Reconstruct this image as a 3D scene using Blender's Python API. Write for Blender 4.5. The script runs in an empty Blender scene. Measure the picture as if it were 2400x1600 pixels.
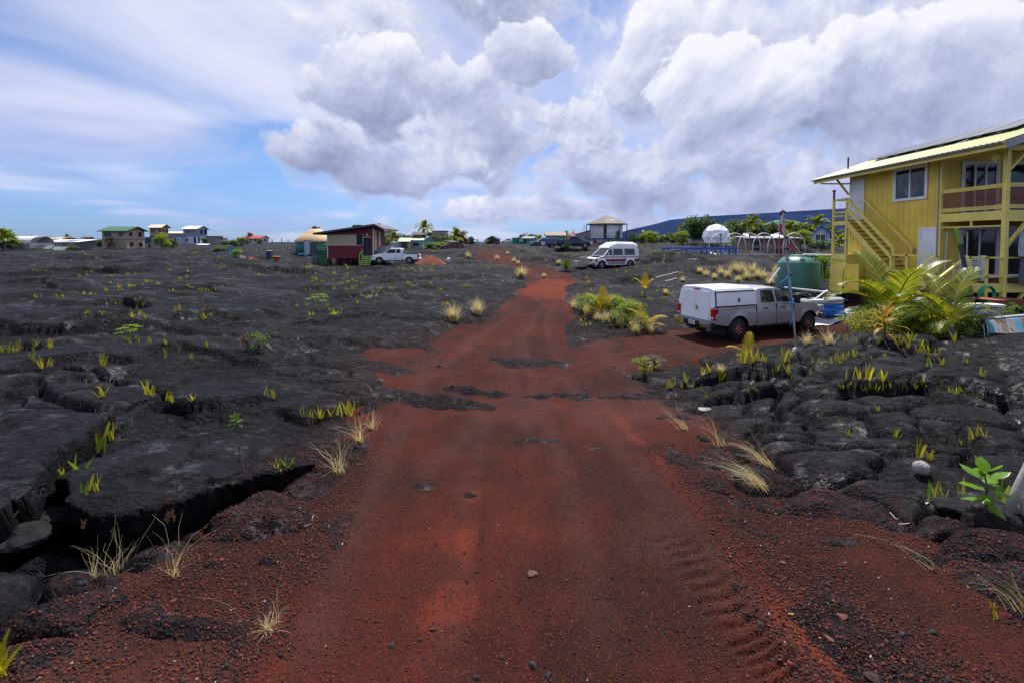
import bpy, bmesh, math, random
import numpy as np
from mathutils import Vector, Matrix

R = math.radians
random.seed(7)
RNG = np.random.default_rng(7)
SC = bpy.context.scene
COL = SC.collection

# ------------------------------------------------------------------ camera
FPX, CX, CY, EYE = 1067.0, 1200.0, 605.0, 2.5      # focal length / principal point in photo pixels, eye height
PITCH = math.atan(37.0 / FPX)
cam_d = bpy.data.cameras.new('camera')
cam_d.sensor_width = 36.0
cam_d.lens = 36.0 * FPX / 2400.0
cam_d.shift_y = -(800.0 - CY) / 2400.0
cam_d.clip_start = 0.05
cam_d.clip_end = 30000.0
cam = bpy.data.objects.new('camera', cam_d)
COL.objects.link(cam)
cam.location = (0, 0, EYE)
cam.rotation_euler = (R(90) - PITCH, 0, 0)
SC.camera = cam

SC.view_settings.view_transform = 'Standard'
SC.view_settings.look = 'None'
SC.view_settings.gamma = 1.0
SC.view_settings.use_curve_mapping = False
SC.view_settings.exposure = 0.50
SC.cycles.use_denoising = True
SC.cycles.max_bounces = 6
SC.cycles.diffuse_bounces = 3
SC.cycles.transparent_max_bounces = 8
SC.cycles.volume_bounces = 1
SC.cycles.caustics_reflective = False
SC.cycles.caustics_refractive = False

# ------------------------------------------------------------------ sun + sky
SUN_EL, SUN_AZ = R(62), R(17)          # azimuth from +Y (the way the road runs) towards +X
sun_d = bpy.data.lights.new('sun', 'SUN')
sun_d.energy = 4.3
sun_d.angle = R(0.6)
sun_d.color = (1.0, 0.955, 0.89)
sun = bpy.data.objects.new('sun', sun_d)
COL.objects.link(sun)
sd = Vector((math.cos(SUN_EL) * math.sin(SUN_AZ), math.cos(SUN_EL) * math.cos(SUN_AZ), math.sin(SUN_EL)))
sun.rotation_euler = (-sd).to_track_quat('-Z', 'Y').to_euler()


class NT:
 """small helper round a node tree"""
 def __init__(s, tree):
  s.t = tree
  s.n = tree.nodes
  s.l = tree.links

 def add(s, kind, **kw):
  nd = s.n.new(kind)
  for k, v in kw.items():
   setattr(nd, k, v)
  return nd

 def put(s, sock, v):
  if isinstance(v, bpy.types.NodeSocket):
   s.l.new(v, sock)
  elif v is not None:
   try:
    sock.default_value = v
   except Exception:
    sock.default_value = tuple(v) + (1.0,)

 def m(s, op, a, b=None, c=None, clamp=False):
  nd = s.add('ShaderNodeMath', operation=op, use_clamp=clamp)
  for i, v in enumerate((a, b, c)):
   if v is not None:
    s.put(nd.inputs[i], v)
  return nd.outputs[0]

 def v(s, op, a, b=None, c=None):
  nd = s.add('ShaderNodeVectorMath', operation=op)
  for i, x in enumerate((a, b, c)):
   if x is not None:
    if op == 'SCALE' and i == 1:
     s.put(nd.inputs['Scale'], x)
    else:
     s.put(nd.inputs[i], x)
  return nd.outputs['Value'] if op in ('LENGTH', 'DISTANCE', 'DOT_PRODUCT') else nd.outputs[0]

 def sep(s, a):
  nd = s.add('ShaderNodeSeparateXYZ')
  s.put(nd.inputs[0], a)
  return nd.outputs

 def comb(s, x, y, z):
  nd = s.add('ShaderNodeCombineXYZ')
  for i, q in enumerate((x, y, z)):
   s.put(nd.inputs[i], q)
  return nd.outputs[0]

 def noise(s, vec, scale, detail=4.0, rough=0.5, dist=0.0, dims='3D', out='Fac'):
  nd = s.add('ShaderNodeTexNoise', noise_dimensions=dims)
  s.put(nd.inputs['Vector'], vec)
  for k, q in (('Scale', scale), ('Detail', detail), ('Roughness', rough), ('Distortion', dist)):
   s.put(nd.inputs[k], q)
  return nd.outputs[out]

 def vor(s, vec, scale, feature='F1', out='Distance', rand=1.0, dims='3D'):
  nd = s.add('ShaderNodeTexVoronoi', feature=feature, voronoi_dimensions=dims)
  s.put(nd.inputs['Vector'], vec)
  s.put(nd.inputs['Scale'], scale)
  s.put(nd.inputs['Randomness'], rand)
  return nd.outputs[out]

 def ss(s, x, a, b, lo=0.0, hi=1.0):
  nd = s.add('ShaderNodeMapRange', interpolation_type='SMOOTHSTEP')
  for k, q in zip(('Value', 'From Min', 'From Max', 'To Min', 'To Max'), (x, a, b, lo, hi)):
   s.put(nd.inputs[k], q)
  return nd.outputs[0]

 def lin(s, x, a, b, lo=0.0, hi=1.0):
  nd = s.add('ShaderNodeMapRange')
  for k, q in zip(('Value', 'From Min', 'From Max', 'To Min', 'To Max'), (x, a, b, lo, hi)):
   s.put(nd.inputs[k], q)
  return nd.outputs[0]

 def mix(s, f, a, b, blend='MIX'):
  nd = s.add('ShaderNodeMix', data_type='RGBA', blend_type=blend)
  s.put(nd.inputs['Factor'], f)
  s.put(nd.inputs[6], a)
  s.put(nd.inputs[7], b)
  return nd.outputs[2]


def build_world():
 w = bpy.data.worlds.new('World')
 SC.world = w
 w.use_nodes = True
 w.cycles.sampling_method = 'NONE'
 t = NT(w.node_tree)
 t.n.clear()
 out = t.add('ShaderNodeOutputWorld')
 bg = t.add('ShaderNodeBackground')
 bg.inputs['Strength'].default_value = 0.076
 t.l.new(bg.outputs[0], out.inputs[0])
 sky = t.add('ShaderNodeTexSky', sky_type='NISHITA')
 sky.sun_disc = False
 sky.sun_elevation = SUN_EL
 sky.sun_rotation = SUN_AZ
 sky.air_density = 1.0
 sky.dust_density = 0.35
 sky.ozone_density = 2.2
 d = t.add('ShaderNodeTexCoord').outputs['Generated']
 x, y, z = t.sep(d)
 az = t.m('ARCTAN2', x, y)
 el = t.m('ARCSINE', t.m('MINIMUM', t.m('MAXIMUM', z, -1.0), 1.0))
 p = t.comb(az, el, 0.0)
 # clear sky, a little deeper and more violet than the model gives
 tint = t.mix(t.ss(el, 0.0, 0.16), (0.50, 0.74, 1.25, 1), (0.74, 0.92, 1.22, 1))
 base = t.mix(1.0, sky.outputs[0], tint, 'MULTIPLY')
 # ---- noises (angle space for the billows, a flat cloud deck for the veils)
 zz = t.m('ADD', t.m('MAXIMUM', z, 0.0), 0.10)
 deck = t.comb(t.m('DIVIDE', x, zz), t.m('DIVIDE', y, zz), 0.0)
 warp = t.noise(p, 3.0, 1, 0.5, out='Color', dims='2D')
 pw = t.v('ADD', p, t.v('SCALE', t.v('SUBTRACT', warp, (0.5, 0.5, 0.5)), 0.09))
 iso = t.v('MULTIPLY', pw, (1.0, 1.15, 1.0))

 def billow(vec):
  nd = t.add('ShaderNodeTexVoronoi', feature='SMOOTH_F1', voronoi_dimensions='2D', normalize=True)
  t.put(nd.inputs['Vector'], vec)
  for kk, q in (('Scale', 8.0), ('Detail', 2.0), ('Roughness', 0.45), ('Lacunarity', 2.3), ('Smoothness', 0.35)):
   t.put(nd.inputs[kk], q)
  nz = t.noise(vec, 4.4, 5, 0.5, dims='2D')
  return t.m('ADD', t.m('MULTIPLY', nz, 0.75), t.m('MULTIPLY_ADD', nd.outputs['Distance'], -0.45, 0.31))
 fine1 = t.noise(iso, 17.0, 6, 0.64, dims='2D')
 fine2 = t.noise(t.v('ADD', iso, (-0.004, 0.012, 0.0)), 17.0, 6, 0.64, dims='2D')
 n1 = t.m('MULTIPLY_ADD', t.m('SUBTRACT', fine1, 0.5), 0.34, billow(iso))
 n2 = t.m('MULTIPLY_ADD', t.m('SUBTRACT', fine2, 0.5), 0.34, billow(t.v('ADD', iso, (-0.014, 0.038, 0.0))))
 n3 = t.noise(t.v('ADD', iso, (4.0, 2.0, 0.0)), 2.4, 2, 0.5, dims='2D')
 relief = t.m('MULTIPLY', t.m('SUBTRACT', n1, n2), 2.0)
 # ---- high veil: streaks fanning out over the left half
 dw = t.v('ADD', deck, t.v('SCALE', t.noise(t.v('SCALE', deck, 0.45), 1.0, 1, 0.5, out='Color', dims='2D'), 1.7))
 dwx, dwy, _ = t.sep(dw)
 st = t.comb(t.m('ADD', t.m('MULTIPLY', dwx, 0.50), t.m('MULTIPLY', dwy, 0.22)), t.m('ADD', t.m('MULTIPLY', dwy, 0.30), t.m('MULTIPLY', dwx, -0.20)), 0.0)
 v1 = t.noise(st, 0.95, 4, 0.42, dims='2D')
 v2 = t.noise(t.v('ADD', st, (7.3, 1.9, 3.0)), 1.6, 5, 0.46, dims='2D')
 veil = t.ss(t.m('ADD', t.m('MULTIPLY', v1, 0.7), t.m('MULTIPLY', v2, 0.3)), 0.28, 0.56)
 # a clear strip low over the sea, denser veil higher up
 low = t.ss(el, 0.040, 0.15)
 lowband = t.ss(t.noise(t.v('MULTIPLY', p, (1.6, 16.0, 1.0)), 2.0, 3, 0.45, dims='2D'), 0.44, 0.70)
 veil = t.m('MULTIPLY', veil, low, clamp=True)
 veil = t.m('MAXIMUM', veil, t.m('MULTIPLY', lowband, t.m('SUBTRACT', 0.75, t.m('MULTIPLY', low, 0.25))))
 vs = t.m('ADD', t.m('MULTIPLY', v2, 0.95), t.m('MULTIPLY', n3, 0.25))
 vcol = t.mix(t.ss(vs, 0.42, 0.76), (4.2, 4.9, 7.8, 1), (7.9, 7.9, 9.2, 1))
 veil = t.m('MULTIPLY', veil, t.ss(t.m('ABSOLUTE', t.m('SUBTRACT', az, 0.50)), 0.25, 0.65, 0.45, 0.92))
 col = t.mix(veil, base, vcol)

 def ae(px, py):
  a = math.atan((px - 1200.0) / FPX)
  return a, math.atan((568.0 - py) / FPX * math.cos(a))
 # ---- cumulus masses, far to near: centre, half sizes (photo pixels), edge, softness, darkness
 masses = [                      # (x, y, half width, half height, edge softness, darkness)
  (1700, 230, 1150, 420, 1.30, 0.22),
  (2250, 90, 420, 260, 0.90, 0.36),
  (1180, 20, 250, 100, 0.60, 0.32),
  (880, 70, 210, 140, 0.90, 0.05),
  (1300, 505, 420, 40, 0.90, 0.16),
  (2000, 520, 700, 50, 0.90, 0.36),
  (1800, 455, 700, 85, 0.70, 0.44),
  (2330, 400, 300, 130, 0.55, 0.46),
  (1440, 390, 300, 95, 0.50, 0.42),
  (2230, 250, 230, 140, 0.45, 0.46),
  (2010, 270, 190, 150, 0.40, 0.44),
  (1330, 290, 170, 95, 0.45, 0.32),
  (1515, 150, 100, 165, 0.28, 0.22),
  (1255, 165, 105, 85, 0.25, 0.30),
  (1140, 350, 240, 80, 0.45, 0.52),
  (1780, 250, 110, 110, 0.28, 0.24),
  (1660, 320, 160, 150, 0.28, 0.36),
  (860, 385, 250, 62, 0.45, 0.66),
  (1060, 250, 140, 100, 0.34, 0.52),
  (920, 230, 150, 115, 0.32, 0.58),
 ]
 edge = t.m('MULTIPLY', t.m('SUBTRACT', n1, 0.5), -2.6)
 common = t.m('ADD', relief, t.m('MULTIPLY', t.m('SUBTRACT', n3, 0.5), 0.55))
 LIT, ALF = 0.7, 0.0
 for (px, py, hw, hh, soft, dark) in masses:
  a0, e0 = ae(px, py)
  a1, _ = ae(px + hw, py)
  _, e1 = ae(px, py - hh)
  sx, sy = 1.0 / abs(a1 - a0), 1.0 / abs(e1 - e0)
  q = t.v('MULTIPLY_ADD', pw, (sx, sy, 0.0), (-a0 * sx, -e0 * sy, 0.0))
  qy = t.sep(q)[1]
  r = t.m('ADD', edge, t.v('LENGTH', q))
  soft *= 0.9
  al = t.ss(r, 1.0 + soft * 0.2, t.m('MULTIPLY_ADD', t.m('MINIMUM', t.m('MAXIMUM', qy, -1.0), 1.0), soft * 0.5, 1.0 - soft * 0.9))
  lit = t.m('ADD', t.m('MULTIPLY_ADD', qy, 0.36, 0.52 - 0.42 * dark), t.m('MULTIPLY_ADD', r, 0.22, common))
  nd = t.add('ShaderNodeMix', data_type='FLOAT')
  for i, q_ in enumerate((al, LIT, lit)):
   t.put(nd.inputs[i if i == 0 else i + 1], q_)
  LIT = nd.outputs[0]
  ALF = t.m('MAXIMUM', ALF, al)
 k = t.lin(LIT, -0.28, 1.15)
 c = t.mix(t.lin(k, 0.0, 0.5), (2.4, 2.75, 4.15, 1), (5.2, 5.5, 7.2, 1))
 c = t.mix(t.lin(k, 0.46, 0.95), c, (8.9, 8.9, 9.5, 1))
 col = t.mix(ALF, col, c)
 # below the horizon the backdrop is never seen past the ground sheet
 t.l.new(col, bg.inputs['Color'])


build_world()


# ------------------------------------------------------------------ helpers
def setp(o, label=None, cat=None, group=None, kind=None):
 for k, v in (('label', label), ('category', cat), ('group', group), ('kind', kind)):
  if v:
   o[k] = v
 return o


def thing(name, label, cat, loc=(0, 0, 0), rz=0.0, group=None, scale=1.0):
 o = bpy.data.objects.new(name, None)
 COL.objects.link(o)
 o.location = loc
 o.rotation_euler = (0, 0, rz)
 o.scale = (scale, scale, scale)
 o.empty_display_size = 0.2
 return setp(o, label, cat, group)


def wthing(name, label, cat, loc, group=None):
 """a thing whose parts are given in world coordinates"""
 o = thing(name, label, cat, loc, 0.0, group)
 ORG[o.name] = tuple(loc)
 return o


def link_mesh(name, me, mat=None, parent=None):
 o = bpy.data.objects.new(name, me)
 COL.objects.link(o)
 if mat is not None and len(me.materials) == 0:
  me.materials.append(mat)
 if parent is not None:
  o.parent = parent
 return o


def copy_tree(o, parent=None):
 c = o.copy()
 COL.objects.link(c)
 c.parent = parent
 for ch in list(o.children):
  copy_tree(ch, c)
 return c


ORG = {}


class MB:
 """collects shapes into one mesh"""
 def __init__(s):
  s.v, s.f = [], []

 def add(s, vs, fs):
  k = len(s.v)
  s.v.extend(tuple(a) for a in vs)
  s.f.extend(tuple(i + k for i in f) for f in fs)
  return s

 def hexa(s, a):
  return s.add(a, [(0, 3, 2, 1), (4, 5, 6, 7), (0, 1, 5, 4), (1, 2, 6, 5), (2, 3, 7, 6), (3, 0, 4, 7)])

 def box(s, x0, y0, z0, x1, y1, z1):
  return s.hexa([(x0, y0, z0), (x1, y0, z0), (x1, y1, z0), (x0, y1, z0), (x0, y0, z1), (x1, y0, z1), (x1, y1, z1), (x0, y1, z1)])

 def cbox(s, c, d, rz=0.0, rx=0.0, ry=0.0):
  mt = Matrix.Translation(c) @ Matrix.Rotation(rz, 4, 'Z') @ Matrix.Rotation(ry, 4, 'Y') @ Matrix.Rotation(rx, 4, 'X')
  h = [q / 2 for q in d]
  return s.hexa([mt @ Vector((a * h[0], b * h[1], c_ * h[2])) for (a, b, c_) in
      ((-1, -1, -1), (1, -1, -1), (1, 1, -1), (-1, 1, -1), (-1, -1, 1), (1, -1, 1), (1, 1, 1), (-1, 1, 1))])

 def bar(s, p, q, w, h=None, up=(0, 0, 1)):
  p, q = Vector(p), Vector(q)
  h = h or w
  d = (q - p).normalized()
  u = Vector(up)
  if abs(d.dot(u)) > 0.98:
   u = Vector((0, 1, 0))
  sx = d.cross(u).normalized()
  uu = sx.cross(d).normalized()
  a, b = sx * w / 2, uu * h / 2
  return s.hexa([p - a - b, p + a - b, q + a - b, q - a - b, p - a + b, p + a + b, q + a + b, q - a + b])

 def tube(s, pts, r, n=8, cap=True):
  pts = [Vector(p) for p in pts]
  m = len(pts)
  rs = r if isinstance(r, (list, tuple)) else [r] * m
  k = len(s.v)
  ref = Vector((0, 0, 1))
  for i, p in enumerate(pts):
   d = (pts[min(i + 1, m - 1)] - pts[max(i - 1, 0)]).normalized()
   if abs(d.dot(ref)) > 0.97:
    ref = Vector((1, 0, 0)) if abs(d.x) < 0.8 else Vector((0, 1, 0))
   a = d.cross(ref).normalized()
   b = a.cross(d).normalized()
   for j in range(n):
    t = 2 * math.pi * j / n
    s.v.append(tuple(p + (a * math.cos(t) + b * math.sin(t)) * rs[i]))
  for i in range(m - 1):
   for j in range(n):
    j2 = (j + 1) % n
    s.f.append((k + i * n + j, k + i * n + j2, k + (i + 1) * n + j2, k + (i + 1) * n + j))
  if cap:
   s.f.append(tuple(k + j for j in range(n))[::-1])
   s.f.append(tuple(k + (m - 1) * n + j for j in range(n)))
  return s

 def lathe(s, prof, n=24, c=(0, 0, 0), axis='z', cap=True):
  k = len(s.v)
  for (r, z) in prof:
   for j in range(n):
    t = 2 * math.pi * j / n
    a, b = r * math.cos(t), r * math.sin(t)
    q = (a, b, z) if axis == 'z' else ((z, a, b) if axis == 'x' else (a, z, b))
    s.v.append((c[0] + q[0], c[1] + q[1], c[2] + q[2]))
  for i in range(len(prof) - 1):
   for j in range(n):
    j2 = (j + 1) % n
    s.f.append((k + i * n + j, k + i * n + j2, k + (i + 1) * n + j2, k + (i + 1) * n + j))
  if cap:
   s.f.append(tuple(k + j for j in range(n))[::-1])
   s.f.append(tuple(k + (len(prof) - 1) * n + j for j in range(n)))
  return s

 def prism(s, poly, ext):
  e = Vector(ext)
  n = len(poly)
  a = [Vector(p) for p in poly]
  return s.add(a + [p + e for p in a], [tuple(range(n))[::-1], tuple(range(n, 2 * n))] + [(i, (i + 1) % n, n + (i + 1) % n, n + i) for i in range(n)])

 def poly(s, *pts):
  return s.add(pts, [tuple(range(len(pts)))])

 def build(s, name, mat, parent=None, smooth=False, bevel=0.0, auto=False):
  me = bpy.data.meshes.new(name)
  og = ORG.get(parent.name) if parent is not None else None
  vs = s.v if og is None else [(a[0] - og[0], a[1] - og[1], a[2] - og[2]) for a in s.v]
  me.from_pydata(vs, [], s.f)
  bm = bmesh.new()
  bm.from_mesh(me)
  bmesh.ops.recalc_face_normals(bm, faces=bm.faces)
  bm.to_mesh(me)
  bm.free()
  if smooth:
   me.polygons.foreach_set('use_smooth', [True] * len(me.polygons))
  o = link_mesh(name, me, mat, parent)
  if og is not None:
   ORG[o.name] = og
  if bevel > 0:
   b = o.modifiers.new('bevel', 'BEVEL')
   b.width = bevel
   b.segments = 2
   b.limit_method = 'ANGLE'
  return o


def np_mesh(name, co, quads, mat=None, parent=None, smooth=True, attrs=None):
 me = bpy.data.meshes.new(name)
 co = np.asarray(co, dtype=np.float32)
 quads = np.asarray(quads, dtype=np.int32)
 k = quads.shape[1]
 me.vertices.add(len(co))
 me.vertices.foreach_set('co', co.ravel())
 me.loops.add(quads.size)
 me.loops.foreach_set('vertex_index', quads.ravel())
 me.polygons.add(len(quads))
 me.polygons.foreach_set('loop_start', np.arange(0, quads.size, k, dtype=np.int32))
 if smooth:
  me.polygons.foreach_set('use_smooth', np.ones(len(quads), dtype=bool))
 me.update(calc_edges=True)
 for nm, arr in (attrs or {}).items():
  at = me.attributes.new(nm, 'FLOAT', 'POINT')
  at.data.foreach_set('value', np.asarray(arr, dtype=np.float32))
 return link_mesh(name, me, mat, parent)


# ------------------------------------------------------------------ materials
MATS = {}


def M(name, col, rough=0.65, var=0.12, scale=3.0, bump=0.0, bscale=30.0, metal=0.0, spec=0.5, streak=0.0, dirt=None, coat=0.0, trans=0.0):
 if name in MATS:
  return MATS[name]
 m = bpy.data.materials.new(name)
 m.use_nodes = True
 t = NT(m.node_tree)
 b = t.n['Principled BSDF']
 tc = t.add('ShaderNodeTexCoord').outputs['Object']
 v = tc
 if streak:
  v = t.v('MULTIPLY', tc, (1.0, 1.0, 1.0 / (1.0 + streak)))
 n = t.noise(v, scale, 4, 0.6)
 c0 = tuple(max(0.0, q * (1 - var)) for q in col) + (1,)
 c1 = tuple(min(1.0, q * (1 + var)) for q in col) + (1,)
 c = t.mix(t.ss(n, 0.3, 0.7), c0, c1)
 if dirt:
  n2 = t.noise(t.v('ADD', v, (3.1, 5.2, 7.7)), scale * 1.7, 6, 0.65)
  c = t.mix(t.ss(n2, dirt[1], dirt[1] + 0.16), c, tuple(dirt[0]) + (1,))
 t.l.new(c, b.inputs['Base Color'])
 t.put(b.inputs['Roughness'], t.lin(n, 0.3, 0.7, max(0.02, rough - 0.06), min(1, rough + 0.06)))
 b.inputs['Metallic'].default_value = metal
 b.inputs['Specular IOR Level'].default_value = spec
 b.inputs['Coat Weight'].default_value = coat
 b.inputs['Transmission Weight'].default_value = trans
 if bump:
  bp = t.add('ShaderNodeBump')
  bp.inputs['Strength'].default_value = bump
  bp.inputs['Distance'].default_value = 0.02
  t.put(bp.inputs['Height'], t.noise(v, bscale, 4, 0.6))
  t.l.new(bp.outputs[0], b.inputs['Normal'])
 MATS[name] = m
 return m


def leafmat(name, c0, c1, c2=None, trl=0.35, rough=0.5):
 """leaves: a colour for each leaf between c0, c1 (and now and then c2), part of the light shines through"""
 if name in MATS:
  return MATS[name]
 m = bpy.data.materials.new(name)
 m.use_nodes = True
 t = NT(m.node_tree)
 b = t.n['Principled BSDF']
 r = t.add('ShaderNodeNewGeometry').outputs['Random Per Island']
 oi = t.add('ShaderNodeObjectInfo').outputs['Random']
 c = t.mix(r, tuple(c0) + (1,), tuple(c1) + (1,))
 c = t.mix(t.m('MULTIPLY', oi, 0.5), c, tuple(0.5 * (a + q) * 1.05 for a, q in zip(c0, c1)) + (1,))
 if c2:
  c = t.mix(t.ss(t.m('FRACT', t.m('MULTIPLY', r, 7.31)), 0.72, 0.9), c, tuple(c2) + (1,))
 t.l.new(c, b.inputs['Base Color'])
 b.inputs['Roughness'].default_value = rough
 b.inputs['Specular IOR Level'].default_value = 0.35
 tr = t.add('ShaderNodeBsdfTranslucent')
 t.l.new(t.mix(1.0, c, (1.25, 1.2, 0.6, 1), 'MULTIPLY'), tr.inputs['Color'])
 mx = t.add('ShaderNodeMixShader')
 mx.inputs[0].default_value = trl
 t.l.new(b.outputs[0], mx.inputs[1])
 t.l.new(tr.outputs[0], mx.inputs[2])
 t.l.new(mx.outputs[0], t.n['Material Output'].inputs[0])
 MATS[name] = m
 return m


# ------------------------------------------------------------------ photo pixel <-> place
def ray(px, py):
 a, b = (px - CX) / FPX, -(py - CY) / FPX
 cp, sp = math.cos(PITCH), math.sin(PITCH)
 return Vector((a, cp + b * sp, -sp + b * cp))


def at(px, py, Y):
 """the point seen at a pixel, Y metres ahead"""
 d = ray(px, py)
 return Vector((0, 0, EYE)) + d * (Y / d.y)


def onx(px, py, X):
 d = ray(px, py)
 return Vector((0, 0, EYE)) + d * (X / d.x)


PERM = RNG.permutation(4096)


def _h(ix, iy, s):
 a = PERM[(ix + 131 * s) & 4095]
 return PERM[(a + iy) & 4095]


def gnoise(x, y, s=0):
 """gradient noise, about -0.7..0.7"""
 ix, iy = np.floor(x).astype(np.int64), np.floor(y).astype(np.int64)
 fx, fy = x - ix, y - iy
 u, v = fx * fx * fx * (fx * (fx * 6 - 15) + 10), fy * fy * fy * (fy * (fy * 6 - 15) + 10)
 r = []
 for dx in (0, 1):
  for dy in (0, 1):
   a = _h(ix + dx, iy + dy, s) * (2 * np.pi / 4096)
   r.append(np.cos(a) * (fx - dx) + np.sin(a) * (fy - dy))
 return (r[0] * (1 - v) + r[1] * v) * (1 - u) + (r[2] * (1 - v) + r[3] * v) * u


def fbm(x, y, o=4, s=0, g=0.5):
 t, a = 0.0, 1.0
 for k in range(o):
  t = t + a * gnoise(x * 2 ** k, y * 2 ** k, s + 7 * k)
  a *= g
 return t


def voro(x, y, s=0):
 """F1, F2, ids of the two nearest cells, offset to the centre of the first and the second"""
 ix, iy = np.floor(x).astype(np.int64), np.floor(y).astype(np.int64)
 f1 = np.full(x.shape, 9.0)
 f2 = np.full(x.shape, 9.0)
 c1 = np.zeros(x.shape, dtype=np.int64)
 c2 = np.zeros(x.shape, dtype=np.int64)
 o1, o2 = np.zeros(x.shape + (2,)), np.zeros(x.shape + (2,))
 for dx in (-1, 0, 1):
  for dy in (-1, 0, 1):
   h = _h(ix + dx, iy + dy, s)
   h2 = PERM[(h + 77) & 4095]
   px, py = ix + dx + h / 4096.0 - x, iy + dy + h2 / 4096.0 - y
   d = np.sqrt(px * px + py * py)
   o = np.stack([-px, -py], -1)
   near = d < f1
   mid = (~near) & (d < f2)
   c2 = np.where(near, c1, np.where(mid, h, c2))
   o2 = np.where(near[..., None], o1, np.where(mid[..., None], o, o2))
   f2 = np.where(near, f1, np.minimum(f2, d))
   c1 = np.where(near, h, c1)
   o1 = np.where(near[..., None], o, o1)
   f1 = np.where(near, d, f1)
 return f1, f2, c1, c2, o1, o2


def plates(v, amp, tilt, wd):
 """tilted plates of crust at different heights, joined over a narrow edge of width wd"""
 f1, f2, c1, c2, o1, o2 = v

 def hh(c, o):
  ta = c * 2.399
  return amp * ((c * 0.61803) % 1.0 - 0.5) + tilt * (np.cos(ta) * o[..., 0] + np.sin(ta) * o[..., 1]) * ((c * 0.377) % 1.0)
 w = 0.5 + 0.5 * sstep(f2 - f1, 0, wd)
 return hh(c1, o1) * w + hh(c2, o2) * (1 - w)


def sstep(x, a, b):
 t = np.clip((x - a) / (b - a), 0, 1)
 return t * t * (3 - 2 * t)


def polydist(X, Y, pts, side=False):
 """distance to a polyline, the place along it (0..1) and on which side (+ = left of its direction)"""
 best = np.full(X.shape, 1e9)
 along = np.zeros(X.shape)
 sg = np.zeros(X.shape)
 n = len(pts) - 1
 for i in range(n):
  (x0, y0), (x1, y1) = pts[i], pts[i + 1]
  dx, dy = x1 - x0, y1 - y0
  L = dx * dx + dy * dy + 1e-9
  t = np.clip(((X - x0) * dx + (Y - y0) * dy) / L, 0, 1)
  ex, ey = X - (x0 + t * dx), Y - (y0 + t * dy)
  d = np.sqrt(ex * ex + ey * ey)
  c = d < best
  best = np.where(c, d, best)
  along = np.where(c, (i + t) / n, along)
  sg = np.where(c, np.sign(dx * (Y - y0) - dy * (X - x0)), sg)
 return best, along, sg


# ------------------------------------------------------------------ terrain: large shape from known contact points
CTRL = [(-3, 1, -.12), (0, 0, -.08), (3, 1, -.1), (0, -8, 0), (-8, -6, 0), (8, -6, 0), (0, 4, -.36), (2.6, 4, -.32), (-2.5, 4, -.36), (0, 8, -.75), (2.5, 7.5, -.6),
  (-5, 4.5, -.1), (-9, 6, 0.0), (-6, 9, -.2), (-4, 12, -.55), (-12, 14, -.1), (-18, 20, -.1),
  (0, 12.5, -1.1), (1, 17, -1.2), (4.5, 16, -1.2), (8.66, 17.5, -1.24), (12.3, 18.9, -1.26), (7, 20.0, -1.22), (14, 19.6, -1.1),
  (1.4, 22, -.95), (3.0, 30, -.45), (3.2, 34, -.32), (0, 44, .05),
  (6.0, 9.0, -.32), (5.2, 6.5, -.36), (9.5, 11.5, -.16), (11.5, 9, -.08), (7.5, 12.4, -.42), (5.0, 11.0, -.85), (9, 5, -.1), (14, 12, -.26), (13, 11, -.22),
  (12.4, 14.2, -.55), (13.0, 16.2, -.45), (15, 17.5, -.35), (17.0, 23.0, .1), (17.5, 17, -.1), (22, 19, .1), (14.5, 22.5, -.35),
  (-14.3, 51, -.06), (-20, 53, .2), (-29, 58, .25), (-36, 60, .55), (-33, 34, -.15),
  (-106, 125, .85), (-98, 118, .75), (-112, 100, .9), (-118, 150, 1.9), (-105, 150, 1.9), (-112, 106, 1.1), (-36, 72, .95), (-60, 30, .2), (-40, 12, .1),
  (9.7, 43, .16), (6.0, 43, .15), (-3, 62, 1.1), (4.0, 84, 1.5), (10, 70, 1.45), (19.6, 95, 2.25), (-20, 90, 1.25), (-10, 110, 1.6),
  (16, 46, 1.0), (24, 51, 1.3), (31, 51, 1.1), (34, 75, 1.65), (52, 80, 1.9), (20, 32, .2), (26, 36, .5), (40, 40, 1.0), (17, 30, 0.0), (10, 31, -.35),
  (0, 200, 2.3), (-120, 200, 2.3), (120, 200, 2.3), (90, 60, 2.0), (60, 20, .8), (-200, 60, 1.5), (200, 60, 2.2), (0, -60, 0), (-100, -40, 0), (100, -40, .3),
  (0, 500, 2.3), (-500, 500, 2.3), (500, 500, 2.3), (-600, 0, 2.0), (600, 0, 2.0), (0, -500, 1.0)]


def _uv(X, Y):
 r = np.sqrt(X * X + Y * Y) + 1e-6
 k = np.log(r / 3.0 + 1.0) * 1.0
 return X / r * k, Y / r * k


_c = np.array(CTRL, dtype=float)
_cu, _cv = _uv(_c[:, 0], _c[:, 1])
_phi = lambda d2: np.sqrt(d2 + 0.02)
_A = _phi((_cu[:, None] - _cu[None]) ** 2 + (_cv[:, None] - _cv[None]) ** 2) + 0.004 * np.eye(len(_c)) * -1
_zm = _c[:, 2].mean()
_w = np.linalg.solve(_A, _c[:, 2] - _zm)


def base(X, Y):
 X, Y = np.asarray(X, float), np.asarray(Y, float)
 u, v = _uv(X, Y)
 z = np.full(X.shape, _zm)
 for i in range(len(_c)):
  z = z + _w[i] * _phi((u - _cu[i]) ** 2 + (v - _cv[i]) ** 2)
 r = np.sqrt(X * X + Y * Y)
 return z + (2.3 - z) * sstep(r, 250, 600)


def base1(x, y):
 r = math.hypot(x, y) + 1e-6
 k = math.log(r / 3.0 + 1.0)
 z = _zm + float((_w * np.sqrt((x / r * k - _cu) ** 2 + (y / r * k - _cv) ** 2 + 0.02)).sum())
 q = min(max((r - 250) / 350, 0), 1)
 return z + (2.3 - z) * q * q * (3 - 2 * q)


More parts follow.
